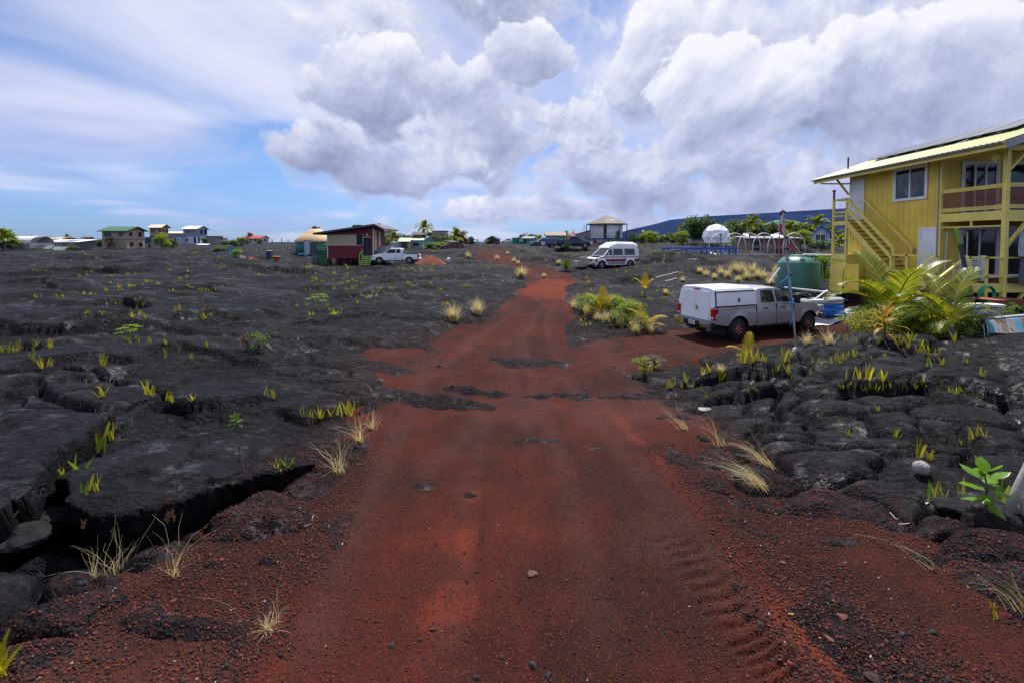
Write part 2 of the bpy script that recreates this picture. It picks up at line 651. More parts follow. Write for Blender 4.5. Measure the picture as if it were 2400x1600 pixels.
def gpix(px, py, lift=0.0):
 """where the ray of a photo pixel meets the smooth ground"""
 d = ray(px, py)
 o = Vector((0, 0, EYE))
 t = 1.0
 for _ in range(900):
  p = o + d * t
  h = p.z - (base1(p.x, p.y) + lift)
  if h < 0.004:
   break
  t += max(0.004, h * 0.6)
  if t > 600:
   break
 return o + d * t


def gxy(px, py, lift=0.0):
 p = gpix(px, py, lift)
 return (p.x, p.y)


# road and drive, from the places seen in the photograph
ROAD = [(0.2, -14.0), (0.1, 0.0)] + [gxy(*p) for p in ((1235, 1450), (1215, 1150), (1190, 980), (1165, 880), (1190, 810), (1235, 750), (1262, 700), (1298, 655), (1270, 632), (1190, 615))] + \
  [(-2.6, 60), (-4.5, 68), (-1.0, 78), (5.0, 86.0), (14, 88.5), (20, 88)]
ROADW = [2.2, 2.15, 2.15, 2.4, 2.6, 3.1, 2.9, 2.0, 1.7, 1.75, 1.5, 1.5, 1.7, 2.4, 2.8, 2.2, 2.0, 1.8]
DRIVE = [gxy(1150, 855), gxy(1330, 845), gxy(1480, 815), (8.6, 17.6), (12.5, 19.2), (15.2, 20.6)]
DRIVEW = [1.2, 1.9, 2.0, 2.4, 2.3, 1.3]
ROADW = (ROADW + [1.8] * 20)[:len(ROAD)]
APRON = [([gxy(*p) for p in ((800, 1150), (640, 1260), (490, 1400), (330, 1560))], [.3, .40, .50, .60]), ([gxy(*p) for p in ((1700, 1180), (1900, 1240), (2100, 1330), (2330, 1480))], [.30, .55, .75, .80]),
   ([gxy(*p) for p in ((1400, 880), (1540, 975), (1640, 1080))], [.6, .5, .4]), ([gxy(*p) for p in ((960, 800), (900, 850), (880, 890))], [.6, .7, .3])]
# open lava showing through the cinders / the cinders' tongues beside the road: photo pixel, half sizes in metres, height
OUTCROP = [(1240, 848, 1.5, .55, .22), (1110, 915, .8, .35, .20), (1010, 935, 1.4, .45, .20), (1330, 925, 1.0, .4, .17), (1520, 925, 1.1, .4, .22), (1600, 975, .6, .35, .22),
   (1260, 1025, .6, .22, .13), (1390, 1045, .5, .15, .11), (1010, 1135, .5, .16, .12), (1080, 1150, .3, .1, .1), (640, 1225, .33, .16, .17), (440, 1455, .34, .14, .18), (490, 1315, .15, .09, .15), (630, 1305, .13, .07, .14), (560, 1165, .6, .14, .16),
   (120, 1440, .35, .3, .18), (320, 1430, .3, .22, .15), (1900, 1190, .4, .13, .15), (1960, 1265, .3, .13, .12), (1340, 735, 1.0, .7, .18), (1180, 690, .9, .8, .15), (880, 800, 2.0, .8, .2), (820, 850, 1.6, .6, .2), (960, 770, 1.2, .6, .15),
   (1200, 595, 1.2, 1.0, .2), (1180, 584, 1.0, 1.2, .2), (1290, 700, .3, .8, .05)]
OUT = [(gxy(a, b), c, d, e) for (a, b, c, d, e) in OUTCROP]
# broken edges of the crust: photo pixels, height of the far side, width of the gap
LEDGE = [([(325, 946), (440, 944), (574, 944), (640, 935)], .14, .07), ([(640, 950), (720, 985), (830, 965), (862, 935)], .16, .10), ([(95, 880), (110, 915), (150, 945), (215, 960), (300, 958)], .10, .08),
   ([(40, 862), (130, 854), (230, 846), (330, 850)], .12, .06), ([(345, 838), (430, 822), (530, 835), (640, 862)], .14, .05), ([(0, 822), (60, 815), (112, 818)], .16, .07), ([(215, 718), (290, 708), (360, 722)], .30, .15),
   ([(0, 672), (90, 668), (150, 676)], .28, .12), ([(300, 802), (330, 795)], .08, .06), ([(160, 772), (230, 768), (330, 758)], .24, .08), ([(400, 755), (500, 748), (590, 752)], .22, .08), ([(760, 700), (860, 690), (960, 684), (1040, 676)], .25, .12), ([(380, 690), (470, 684), (520, 690)], .25, .10),
   ([(680, 684), (790, 676)], .25, .1), ([(520, 640), (640, 636), (760, 640)], .35, .2), ([(60, 640), (200, 636), (300, 642)], .35, .2), ([(880, 660), (1000, 654), (1130, 650)], .3, .15), ([(1450, 660), (1540, 655)], .3, .15), ([(1180, 612), (1330, 612)], .5, .2), ([(1500, 612), (1660, 615)], .35, .2),
   ([(1580, 908), (1650, 893), (1740, 886), (1852, 880)], .20, .14), ([(1640, 930), (1740, 922), (1820, 905), (1890, 896)], .14, .09), ([(1905, 905), (2050, 912), (2150, 902), (2230, 915), (2330, 935), (2440, 955)], .17, .12),
   ([(2128, 832), (2175, 820), (2222, 828)], .16, .10), ([(1700, 990), (1790, 1010), (1850, 1000)], .07, .05), ([(2145, 985), (2180, 1020), (2240, 1036), (2300, 1028)], .09, .06), ([(1900, 850), (2000, 846)], .08, .05),
   ([(1530, 765), (1480, 760), (1415, 772)], .12, .1), ([(2200, 1080), (2300, 1060), (2420, 1075)], .08, .05), ([(2140, 1172), (2230, 1190), (2270, 1215), (2300, 1235)], -.10, .05)]
LEDGE = [([gxy(*p, .05) for p in pts], h, w) for (pts, h, w) in LEDGE]
# the big slab at the left: its broken lip and the split that runs up between its two halves
LIP = [gxy(*p, .22) for p in ((-420, 1290), (-150, 1215), (20, 1165), (100, 1125), (150, 1085), (185, 1092), (182, 1140), (240, 1166), (335, 1166), (430, 1140), (520, 1118), (640, 1082), (745, 1052), (800, 1012))]
SPLIT = [gxy(*p, .16) for p in ((150, 1085), (192, 1045), (225, 1020), (243, 985), (262, 958), (325, 930), (372, 915))]


def width_at(pts, ws, along):
 n = len(pts) - 1
 return np.interp(along * n, np.arange(n + 1), ws)


def road_mask(X, Y):
 """metres inside the cinder edge (+) or outside it (-), with a ragged border"""
 d1, a1, _ = polydist(X, Y, ROAD)
 d2, a2, _ = polydist(X, Y, DRIVE)
 m = np.maximum(width_at(ROAD, ROADW, a1) - d1, width_at(DRIVE, DRIVEW, a2) - d2)
 for (pts, ws) in APRON:
  d, a, _ = polydist(X, Y, pts)
  m = np.maximum(m, width_at(pts, ws, a) - d)
 return m + 0.30 * fbm(X * 0.9, Y * 0.9, 3, 3) + 0.16 * gnoise(X * 4, Y * 4, 9)


def surfaces(X, Y, dr):
 """lava height, cinder height, cinder tone, horizontal push, for points whose grid spacing is dr"""
 b = base(X, Y)
 r = np.sqrt(X * X + Y * Y)
 wx, wy = X + 0.55 * fbm(X * 0.5, Y * 0.5, 3, 11), Y + 0.55 * fbm(X * 0.5 + 9, Y * 0.5, 3, 12)
 fine = lambda s: np.clip(s / (dr * 2.2) - 0.6, 0, 1)
 # big rafts of crust
 v = voro(wx / 5.5, wy / 4.2, 21)
 e, cid = v[1] - v[0], v[2] + v[3]
 wd = np.maximum(0.022, dr / 5.5 * 1.2)
 z = plates(v, 0.22, 0.24, wd * 2)
 z = z - 0.26 * np.exp(-(e / wd) ** 1.3) * ((cid * 0.731) % 1.0 > 0.3) * fine(0.25)
 # plates within the rafts
 v = voro(wx / 1.9 + 3.3, wy / 1.5 + 1.7, 22)
 e, cid = v[1] - v[0], v[2] + v[3]
 br = sstep(fbm(X * 0.12 + 5, Y * 0.12, 3, 30), -0.28, 0.22)
 wd = np.maximum(0.035, dr / 1.9 * 1.2)
 br = br * (0.55 + 0.45 * sstep(r, 8, 16))
 z = z + br * plates(v, 0.11, 0.18, wd * 2)
 z = z - br * 0.13 * np.exp(-(e / wd) ** 1.3) * ((cid * 0.731) % 1.0 > 0.25) * fine(0.12)
 # creased, wrinkled skin further out
 rd = lambda x, y, q: 1 - 2.2 * np.abs(gnoise(x, y, q))
 out = 0.12 + 0.88 * sstep(r, 8, 18)
 z = z + out * (0.085 * rd(wx / 1.5, wy / 0.95, 26) * fine(0.5) + 0.05 * rd(wx / 0.62, wy / 0.42, 27) * fine(0.22) * sstep(fbm(X * 0.3, Y * 0.3, 2, 28), -0.3, 0.2))
 # rounded toes and lobes
 lw, lv = X + 0.25 * fbm(X * 1.3, Y * 1.3, 3, 41), Y + 0.25 * fbm(X * 1.3 + 4, Y * 1.3, 3, 42)
 f1, f2, cid = voro(lw / 0.95, lv / 0.75, 23)[:3]
 lobe = sstep(fbm(X * 0.22 + 2, Y * 0.22 + 8, 3, 31), -0.12, 0.25)
 lobe = np.maximum(lobe, sstep(X, 2.0, 5.0) * sstep(Y, 13.5, 11.0))
 z = z + lobe * fine(0.25) * (0.16 * (1 - np.exp(-(f2 - f1) / 0.22)) - 0.08 + 0.05 * ((cid * 0.618) % 1.0) - 0.075 * np.exp(-((f2 - f1) / np.maximum(.05, dr / .95 * 1.1)) ** 2))
 f1, f2, cid = voro(lw / 0.34 + 7, lv / 0.28, 24)[:3]
 z = z + lobe * fine(0.10) * 0.045 * (1 - np.exp(-(f2 - f1) / 0.2)) * sstep(fbm(X * 0.8, Y * 0.8, 2, 33), -0.2, 0.2)
 # swell, ropes and crumbly relief
 z = z + 0.22 * fbm(X / 9, Y / 9, 3, 51) + 0.05 * fbm(X / 1.6, Y / 1.6, 3, 52) * fine(0.5)
 rope = sstep(fbm(X * 0.45 + 3, Y * 0.45 + 1, 2, 61), 0.10, 0.30) * fine(0.05)
 z = z + rope * 0.022 * np.sin((lw * 0.7 + lv * 1.1 + 0.5 * fbm(X, Y, 2, 62)) * 2 * np.pi / 0.16)
 z = z + 0.022 * np.abs(fbm(X * 2.6, Y * 2.6, 3, 53)) * fine(0.16) + 0.010 * fbm(X * 9, Y * 9, 3, 54) * fine(0.05)
 crum = sstep(fbm(X * 0.7 + 6, Y * 0.7 + 2, 3, 64), 0.05, 0.25)
 f1, f2, cid = voro(X / 0.13, Y / 0.11, 25)[:3]
 z = z + crum * fine(0.06) * 0.034 * (((cid * 0.618) % 1.0) * (f2 - f1 > 0.05))
 near = 1 - sstep(r, 110, 200)
 z = z * (1 - 0.72 * sstep(r, 4.6, 3.6) * sstep(X, 1.5, -0.5)) * (1 - 0.45 * sstep(r, 4.4, 3.2) * sstep(X, .5, 2.))
 z = z * (0.25 + 0.75 * near) * (1 + 0.9 * sstep(r, 24, 55))
 # broken crust edges
 for (pts, h, w) in LEDGE:
  xs = [p[0] for p in pts]
  ys = [p[1] for p in pts]
  cx, cy = sum(xs) / len(xs), sum(ys) / len(ys)
  span = max(max(xs) - min(xs), max(ys) - min(ys)) * 0.6 + 3.0
  k = np.nonzero((abs(X - cx) < span + 1) & (abs(Y - cy) < span + 1))
  if len(k[0]) == 0:
   continue
  jf = np.clip(6.0 / r[k], 0.25, 1.0)
  xx, yy = X[k], Y[k] + 0.16 / np.sqrt(jf) * fbm(X[k] * 1.3 * jf, Y[k] * 1.3 * jf, 2, 72)
  d, al, sg = polydist(xx, yy, pts)
  far = np.where(yy > np.interp(xx, *zip(*sorted(zip(xs, ys)))), 1.0, -1.0)
  fade = sstep(al, -0.001, 0.15) * sstep(al, 1.001, 0.85) + 0.25
  s = d * far
  up = h * np.exp(-np.maximum(s, 0) / (0.9 + 4 * abs(h))) * sstep(s, -0.03 - dr[k] * 1.3, 0.03 + dr[k] * 1.3)
  gap = 1.6 * w * np.exp(-(np.minimum(s - 0.0, 0) / w) ** 2) * sstep(s, 0.03, -0.02) * (abs(s) < 4 * w)
  fall = np.exp(-(np.maximum(np.maximum(min(xs) - xx, xx - max(xs)), 0) / 0.25) ** 2)
  z[k] += fade * fall * (up - gap)
 # the tilted slab at the left
 px_ = X + 0.05 * fbm(X * 4, Y * 4, 3, 73)
 py_ = Y + 0.05 * fbm(X * 4 + 5, Y * 4, 3, 74)
 d, al, sg = polydist(px_, py_, LIP)
 lx, ly = [p[0] for p in LIP], [p[1] for p in LIP]
 s = d * sg                                     # + = slab side
 endf = sstep(al, 1.0, 0.80)
 reg = np.exp(-(d / 5.0) ** 2) * (X < 0)
 on = sstep(s, -0.035, 0.035)
 z = z * (1 - 0.75 * np.exp(-(d / 2.5) ** 2) * (X < 0) * on) + 0.012 * fbm(X * 3, Y * 3, 4, 81) * on
 slab = (0.22 * np.exp(-np.maximum(s, 0) / 2.2) - 0.05 * np.exp(-np.maximum(s, 0) / 0.12)) * on * endf
 ditch = (0.36 * np.exp(-(np.maximum(-s, 0) / 0.22) ** 2) + 0.10 * np.exp(-np.maximum(-s, 0) / 0.8)) * (1 - on) * sstep(al, 1.0, 0.55)
 z = z + np.where(X < 0.5, slab - ditch, 0)
 # its lip overhangs the ditch
 push = np.where((X < 0) & (d < 0.6), 0.26 * on * np.exp(-np.maximum(s, 0) / 0.15) * endf - 0.14 * (1 - on) * np.exp(-np.maximum(-s, 0) / 0.12) * endf, 0)
 d, al, sg = polydist(px_, py_, SPLIT)
 z = z - np.where(X < 0, 0.55 * np.exp(-(d / (0.085 * (1.05 - al))) ** 2) * (1 - 0.5 * al) - 0.10 * (sg > 0) * np.exp(-d / 0.6) * (1 - al), 0)
 # cinders bury the lava along the road
 m = road_mask(X, Y)
 z_flat = sstep(m, -0.5, 0.9)
 oc = np.zeros(X.shape)
 for ((cx, cy), ax, ay, h) in OUT:
  q = ((X - cx) / ax) ** 2 + ((Y - cy) / ay) ** 2
  oc = np.maximum(oc, h * np.exp(-q * 0.9) * (1 + 0.6 * fbm(X * 2.3, Y * 2.3, 3, 91)))
 zl = b + z * (1 - 0.86 * z_flat) - 0.13 * z_flat + oc * (0.25 + 0.75 * z_flat)
 # the cinder sheet: gently uneven, wheel ruts, tread bars
 zc = b - 0.03 + 0.035 * fbm(X / 1.4, Y / 1.4, 4, 92) + 0.008 * fbm(X * 5, Y * 5, 3, 93) * fine(0.08) - 0.35 * sstep(-m, 0.0, 1.1)
 tone = 0.40 + 0.85 * fbm(X * 0.45, Y * 0.30, 4, 94) + 0.40 * fbm(X * 1.9, Y * 1.3, 3, 95)
 rut = np.zeros(X.shape)
 dust = 0.65 * sstep(fbm(X * 0.8 + 7, Y * 0.28, 4, 100), 0.05, 0.45)
 for (pts, w, dp, tn) in TRACKS:
  d, al, sg = polydist(X + 0.04 * gnoise(X, Y, 96), Y, pts)
  k = np.exp(-(d / w) ** 2.6) * sstep(al, 0.0, 0.12) * sstep(al, 1.0, 0.88)
  rut = rut - dp * k + 0.5 * dp * np.exp(-((d - w * 1.35) / (w * .35)) ** 2)
  if tn > 0:
   tone = tone + tn * k * (.7 + .8 * gnoise(X * 1.7, Y * 1.7, 98))
  else:
   dust = np.maximum(dust, -tn * k * (.75 + .6 * gnoise(X * 1.2, Y * 1.2, 99)))
 d, al, sg = polydist(X, Y, TREAD)
 k = np.exp(-(d / 0.19) ** 4) * sstep(al, 0.0, 0.08) * sstep(al, 1.0, 0.9)
 ln = al * TREADL
 rut = rut + k * (-0.015 + 0.017 * np.clip(2.5 * np.sin((ln + d * sg * 0.25) * 2 * np.pi / 0.12), -1, 1) * fine(0.10)) + 0.03 * np.exp(-((d * -sg - 0.21) / 0.05) ** 2) * (0.6 + gnoise(X * 12, Y * 12, 97)) * sstep(al, 0.0, 0.1) * sstep(al, 1.0, 0.9)
 tone = tone + 0.30 * k
 d, al, sg = polydist(X, Y, TREAD2)
 k = np.exp(-(d / 0.45) ** 4) * sstep(al, 0.0, 0.1) * sstep(al, 1.0, 0.9)
 rut = rut + k * 0.02 * np.sin((al * TREAD2L) * 2 * np.pi / 0.30)
 tone = tone + 0.25 * k
 zc = zc + rut
 # fresh bright cinders on the rise ahead
 tone = tone + 1.15 * np.exp(-(((X - 2.7) / 2.6) ** 2 + ((Y - 29.5) / 5.5) ** 2) ** 1.5)
 return zl, zc, tone, push, m, dust, lobe


TRACKS = [([gxy(*p) for p in ((700, 1620), (750, 1440), (850, 1200), (920, 1030), (1000, 880), (1110, 790), (1190, 740), (1230, 700))], .20, .022, -.8),
   ([gxy(*p) for p in ((1900, 1620), (1560, 1160), (1420, 1000), (1340, 900), (1290, 800), (1280, 740), (1320, 680))], .20, .02, -.7),
   ([gxy(*p) for p in ((1000, 1640), (1080, 1350), (1100, 1150), (1130, 1000), (1180, 860), (1190, 780))], .16, .016, -.45),
   ([gxy(*p) for p in ((1420, 1620), (1380, 1300), (1310, 1050), (1255, 900), (1225, 800), (1235, 740))], .17, .018, -.6),
   ([gxy(*p) for p in ((1080, 1480), (1098, 1330), (1108, 1200), (1110, 1120))], .13, .014, .42),
   ([gxy(*p) for p in ((960, 1620), (1000, 1480), (1050, 1330))], .14, .01, .30),
   ([gxy(*p) for p in ((2060, 1640), (1880, 1480), (1740, 1310), (1590, 1130), (1480, 1010), (1420, 940))], .15, .015, .75),
   ([gxy(*p) for p in ((1290, 900), (1330, 850), (1500, 815), (1650, 800))], .22, .02, -.6),
   ([gxy(*p) for p in ((1200, 960), (1300, 880), (1480, 835), (1640, 815))], .22, .02, -.5),
   ([gxy(*p) for p in ((1230, 950), (1200, 870), (1215, 800), (1250, 745), (1290, 690))], .2, .025, -.7)]
TREAD = [gxy(*p) for p in ((1860, 1590), (1750, 1480), (1640, 1330), (1560, 1230))]
TREADL = sum(math.dist(TREAD[i], TREAD[i + 1]) for i in range(len(TREAD) - 1))
TREAD2 = [gxy(*p) for p in ((1120, 880), (1120, 840))]
TREAD2L = math.dist(*TREAD2)

LAVA_ST = {}


def lava_material():
 m = bpy.data.materials.new('pahoehoe_lava')
 m.use_nodes = True
 t = NT(m.node_tree)
 b = t.n['Principled BSDF']
 g = t.add('ShaderNodeNewGeometry')
 p = g.outputs['Position']
 n1 = t.noise(p, 0.9, 5, 0.6)
 n2 = t.noise(p, 7.0, 5, 0.62)
 n3 = t.noise(p, 30.0, 4, 0.65)
 wp = t.v('ADD', p, t.v('SCALE', t.noise(p, 6.0, 2, 0.5, out='Color'), 0.10))
 fl1 = t.sep(t.vor(wp, 11.0, 'F1', 'Color'))[0]
 fl2 = t.sep(t.vor(t.v('MULTIPLY', wp, (1.0, 1.6, 1.0)), 34.0, 'F1', 'Color'))[0]
 crack = t.vor(wp, 4.2, 'DISTANCE_TO_EDGE')
 patch = t.ss(t.noise(t.v('ADD', p, (5, 9, 2)), 0.8, 4, 0.6), 0.42, 0.60)
 c = t.mix(t.ss(n1, 0.32, 0.68), (0.0032, 0.0032, 0.0044, 1), (0.0098, 0.0096, 0.0128, 1))
 c = t.mix(t.m('MULTIPLY', t.ss(n2, 0.46, 0.75), 0.75), c, (0.0195, 0.0188, 0.0240, 1))
 c = t.mix(t.m('MULTIPLY', fl2, 0.35), c, (0.0025, 0.0024, 0.003, 1))
 c = t.mix(t.m('MULTIPLY', t.ss(t.noise(t.v('ADD', p, (11, 3, 0)), 1.3, 5, 0.7), 0.64, 0.78), 0.40), c, (0.048, 0.032, 0.022, 1))
 c = t.mix(t.m('MULTIPLY', t.ss(t.noise(t.v('ADD', p, (1, 31, 0)), 9.0, 4, 0.7), 0.70, 0.80), 0.22), c, (0.10, 0.098, 0.108, 1))
 c = t.mix(t.m('MULTIPLY', t.m('MULTIPLY', t.ss(crack, 0.018, 0.0), patch), 0.7), c, (0.005, 0.005, 0.005, 1))
 # thin drift of red cinder near the road
 rd = t.add('ShaderNodeAttribute', attribute_name='drift').outputs['Fac']
 c = t.mix(t.m('MULTIPLY', rd, t.ss(t.noise(p, 12.0, 5, 0.75), 0.50, 0.60)), c, (0.045, 0.0125, 0.008, 1))
 t.l.new(c, b.inputs['Base Color'])
 gl = t.add('ShaderNodeAttribute', attribute_name='gloss').outputs['Fac']
 shiny = t.m('MULTIPLY', t.ss(t.noise(t.v('ADD', p, (3, 17, 5)), 1.9, 4, 0.6), 0.52, 0.66), t.ss(n2, 0.40, 0.62))
 shiny = t.m('MULTIPLY', shiny, t.lin(gl, 0.0, 1.0, 0.55, 1.25), clamp=True)
 t.put(b.inputs['Roughness'], t.lin(shiny, 0.0, 1.0, 0.60, 0.34))
 t.put(b.inputs['Specular IOR Level'], t.lin(shiny, 0.0, 1.0, 0.085, 0.42))
 cr = t.m('ABSOLUTE', t.m('SUBTRACT', t.noise(t.v('MULTIPLY', wp, (1.0, 1.5, 1.0)), 2.6, 5, 0.6), 0.5))
 h = t.m('ADD', t.m('MULTIPLY', n2, 0.34), t.m('MULTIPLY', n3, 0.22))
 h = t.m('ADD', h, t.m('MULTIPLY', t.ss(cr, 0.0, 0.06), 0.34))
 h = t.m('ADD', h, t.m('MULTIPLY', t.m('MULTIPLY', fl1, patch), 0.36))
 h = t.m('ADD', h, t.m('MULTIPLY', fl2, 0.20))
 h = t.m('ADD', h, t.m('MULTIPLY', t.m('MULTIPLY', t.ss(crack, 0.0, 0.03), patch), 0.14))
 bp = t.add('ShaderNodeBump')
 t.put(bp.inputs['Strength'], t.lin(gl, 0.0, 1.0, 1.0, 0.62))
 bp.inputs['Distance'].default_value = 0.12
 t.put(bp.inputs['Height'], h)
 t.l.new(bp.outputs[0], b.inputs['Normal'])
 return m


def cinder_material():
 m = bpy.data.materials.new('red_cinder')
 m.use_nodes = True
 t = NT(m.node_tree)
 b = t.n['Principled BSDF']
 p = t.add('ShaderNodeNewGeometry').outputs['Position']
 tone = t.add('ShaderNodeAttribute', attribute_name='tone').outputs['Fac']
 n2 = t.noise(p, 3.0, 6, 0.65)
 n3 = t.noise(p, 26.0, 5, 0.7)
 tn = t.m('ADD', tone, t.m('MULTIPLY', t.m('SUBTRACT', n2, 0.5), 0.7))
 c = t.mix(t.ss(tn, 0.05, 0.75), (0.0220, 0.0075, 0.0066, 1), (0.056, 0.0112, 0.0070, 1))
 c = t.mix(t.ss(tn, 0.70, 1.35), c, (0.140, 0.0240, 0.0085, 1))
 c = t.mix(t.m('MULTIPLY', t.ss(n3, 0.52, 0.72), 0.45), c, (0.020, 0.0115, 0.0115, 1))
 du = t.add('ShaderNodeAttribute', attribute_name='dust').outputs['Fac']
 c = t.mix(t.m('MULTIPLY', du, t.lin(n2, 0.3, 0.7, 0.35, 0.95)), c, (0.064, 0.030, 0.028, 1))
 # grains: every cell its own colour
 for sc, lo, hi, amt in ((95.0, 0.68, 0.72, 0.75), (210.0, 0.55, 0.62, 0.5)):
  vc = t.vor(p, sc, 'F1', 'Color')
  vd = t.vor(p, sc, 'F1', 'Distance')
  rx, ry, rz = t.sep(vc)
  pick = t.m('MULTIPLY', t.ss(rx, lo, hi), t.ss(vd, 0.62, 0.40))
  gc = t.mix(t.ss(ry, 0.35, 0.75), (0.014, 0.0115, 0.012, 1), (0.15, 0.032, 0.014, 1))
  c = t.mix(t.m('MULTIPLY', pick, amt), c, gc)
 t.l.new(c, b.inputs['Base Color'])
 b.inputs['Roughness'].default_value = 0.9
 b.inputs['Specular IOR Level'].default_value = 0.10
 h = t.m('ADD', t.m('MULTIPLY', t.vor(p, 95.0), -0.35), t.m('MULTIPLY', n3, 0.8))
 h = t.m('ADD', h, t.m('MULTIPLY', t.vor(p, 38.0), -0.35))
 bp = t.add('ShaderNodeBump')
 bp.inputs['Strength'].default_value = 0.85
 bp.inputs['Distance'].default_value = 0.02
 t.put(bp.inputs['Height'], h)
 t.l.new(bp.outputs[0], b.inputs['Normal'])
 return m


LAVA, CINDER = lava_material(), cinder_material()


def build_ground():
 th = np.concatenate([np.radians(np.arange(-180, -60, 4.0)), np.radians(np.linspace(-60, 60, 920)), np.radians(np.arange(64, 180, 4.0))])
 rr = [0.5]
 while rr[-1] < 110:
  rr.append(rr[-1] * (1.0066 if rr[-1] > 1.8 else 1.06))
 while rr[-1] < 7000:
  rr.append(rr[-1] * 1.06)
 rr = np.array(rr)
 nt, nr = len(th), len(rr)
 RR, TH = np.meshgrid(rr, th, indexing='ij')
 X, Y = RR * np.sin(TH), RR * np.cos(TH)
 dr = np.maximum(np.gradient(rr)[:, None] * np.ones_like(TH), RR * np.gradient(th)[None, :] * 0.6)
 zl, zc, tone, push, m, dust, gloss = surfaces(X, Y, dr)
 LAVA_ST['grid'] = (rr, th, zl, zc, m)
 idx = np.arange(nr * nt).reshape(nr, nt)
 nx = np.roll(np.arange(nt), -1)
 quads = np.stack([idx[:-1, :], idx[:-1][:, nx], idx[1:][:, nx], idx[1:, :]], -1).reshape(-1, 4)
 P = np.stack([X + push * 0.25, Y - push, zl], -1).reshape(-1, 3)
 drift = (sstep(m, -1.3, -0.1) * 0.9).reshape(-1)
 o = np_mesh('lava_field', P, quads, LAVA, attrs={'drift': drift, 'gloss': gloss.reshape(-1)})
 o['kind'] = 'structure'
 # cinder sheet only where it lies above the lava
 vis = (zc > zl - 0.05) & (m > -1.2) & (RR < 105)
 vis = vis.reshape(-1)
 cq = quads[vis[quads].any(1)]
 us, inv = np.unique(cq, return_inverse=True)
 PC = np.stack([X, Y, zc], -1).reshape(-1, 3)[us]
 o = np_mesh('cinder_road', PC, inv.reshape(-1, 4), CINDER, attrs={'tone': tone.reshape(-1)[us], 'dust': dust.reshape(-1)[us]})
 o['kind'] = 'structure'


build_ground()
_rr, _th, _ZL, _ZC, _MM = LAVA_ST['grid']


def gz(x, y):
 """height of whatever lies on top at a place"""
 r, a = math.hypot(x, y), math.atan2(x, y)
 i = int(np.clip(np.searchsorted(_rr, r) - 1, 0, len(_rr) - 2))
 j = int(np.clip(np.searchsorted(_th, a) - 1, 0, len(_th) - 2))
 u = (r - _rr[i]) / (_rr[i + 1] - _rr[i])
 v = (a - _th[j]) / (_th[j + 1] - _th[j])

 def bl(Z):
  return (Z[i, j] * (1 - u) + Z[i + 1, j] * u) * (1 - v) + (Z[i, j + 1] * (1 - u) + Z[i + 1, j + 1] * u) * v
 return float(max(bl(_ZL), bl(_ZC) if r < 105 else -9))


def gz_many(X, Y):
 r, a = np.hypot(X, Y), np.arctan2(X, Y)
 i = np.clip(np.searchsorted(_rr, r) - 1, 0, len(_rr) - 2)
 j = np.clip(np.searchsorted(_th, a) - 1, 0, len(_th) - 2)
 u = (r - _rr[i]) / (_rr[i + 1] - _rr[i])
 v = (a - _th[j]) / (_th[j + 1] - _th[j])
 f = lambda Z: (Z[i, j] * (1 - u) + Z[i + 1, j] * u) * (1 - v) + (Z[i, j + 1] * (1 - u) + Z[i + 1, j + 1] * u) * v
 return np.maximum(f(_ZL), f(_ZC))


def hit(px, py):
 """where the ray of a photo pixel meets the finished ground"""
 d = ray(px, py)
 o = Vector((0, 0, EYE))
 t = 1.2
 while t < 400:
  p = o + d * t
  h = p.z - gz(p.x, p.y)
  if h < 0.0:
   return p
  t += max(0.006, abs(h) * 0.25, t * 0.0012)
 return p


def gat(px, Y):
 """a place on the ground at photo column px, Y metres ahead"""
 x = (px - CX) / FPX * Y
 return Vector((x, Y, gz(x, Y)))


# ------------------------------------------------------------------ paints
YEL = M('yellow_paint', (0.80, 0.595, 0.085), 0.6, 0.10, 1.2, 0.08, 40, dirt=((0.42, 0.30, 0.07), 0.66))
YEL2 = M('pale_yellow_paint', (0.82, 0.68, 0.16), 0.55, 0.10, 1.5, 0.06, 40, dirt=((0.45, 0.36, 0.14), 0.68))
WHITE = M('white_paint', (0.82, 0.83, 0.86), 0.45, 0.06, 2.0)
OFFW = M('off_white', (0.62, 0.62, 0.62), 0.6, 0.10, 2.0, dirt=((0.35, 0.31, 0.27), 0.68))
GREYM = M('grey_metal', (0.30, 0.31, 0.35), 0.45, 0.1, 2.0, metal=0.3)
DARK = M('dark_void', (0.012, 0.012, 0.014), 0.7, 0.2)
BLACK = M('black_plastic', (0.016, 0.016, 0.018), 0.5, 0.2)
GLASS = M('dark_glass', (0.012, 0.014, 0.016), 0.06, 0.2, spec=0.6)
CURT = M('curtain_cloth', (0.20, 0.20, 0.22), 0.8, 0.5, 9.0, streak=3.0)
ROOFY = M('pale_green_roof', (0.36, 0.375, 0.125), 0.5, 0.10, 1.0, dirt=((0.29, 0.29, 0.12), 0.62))
RUSTB = M('rust_brown_paint', (0.22, 0.075, 0.04), 0.7, 0.15, 4.0)
BROWN = M('brown_wood', (0.10, 0.055, 0.035), 0.75, 0.25, 5.0, 0.2, 30, streak=2)
GREYW = M('weathered_wood', (0.20, 0.185, 0.17), 0.8, 0.22, 5.0, 0.25, 40)
PVC = M('white_pvc', (0.74, 0.74, 0.74), 0.4, 0.05)
CHROME = M('chrome', (0.55, 0.55, 0.58), 0.18, 0.1, metal=1.0)
RUBBER = M('tyre_rubber', (0.014, 0.014, 0.015), 0.75, 0.3, 8.0)
SOLAR = M('solar_cells', (0.010, 0.012, 0.022), 0.12, 0.2, spec=0.7)


def mesh_of(mb, name):
 o = mb.build(name, None)
 me = o.data
 bpy.data.objects.remove(o)
 return me


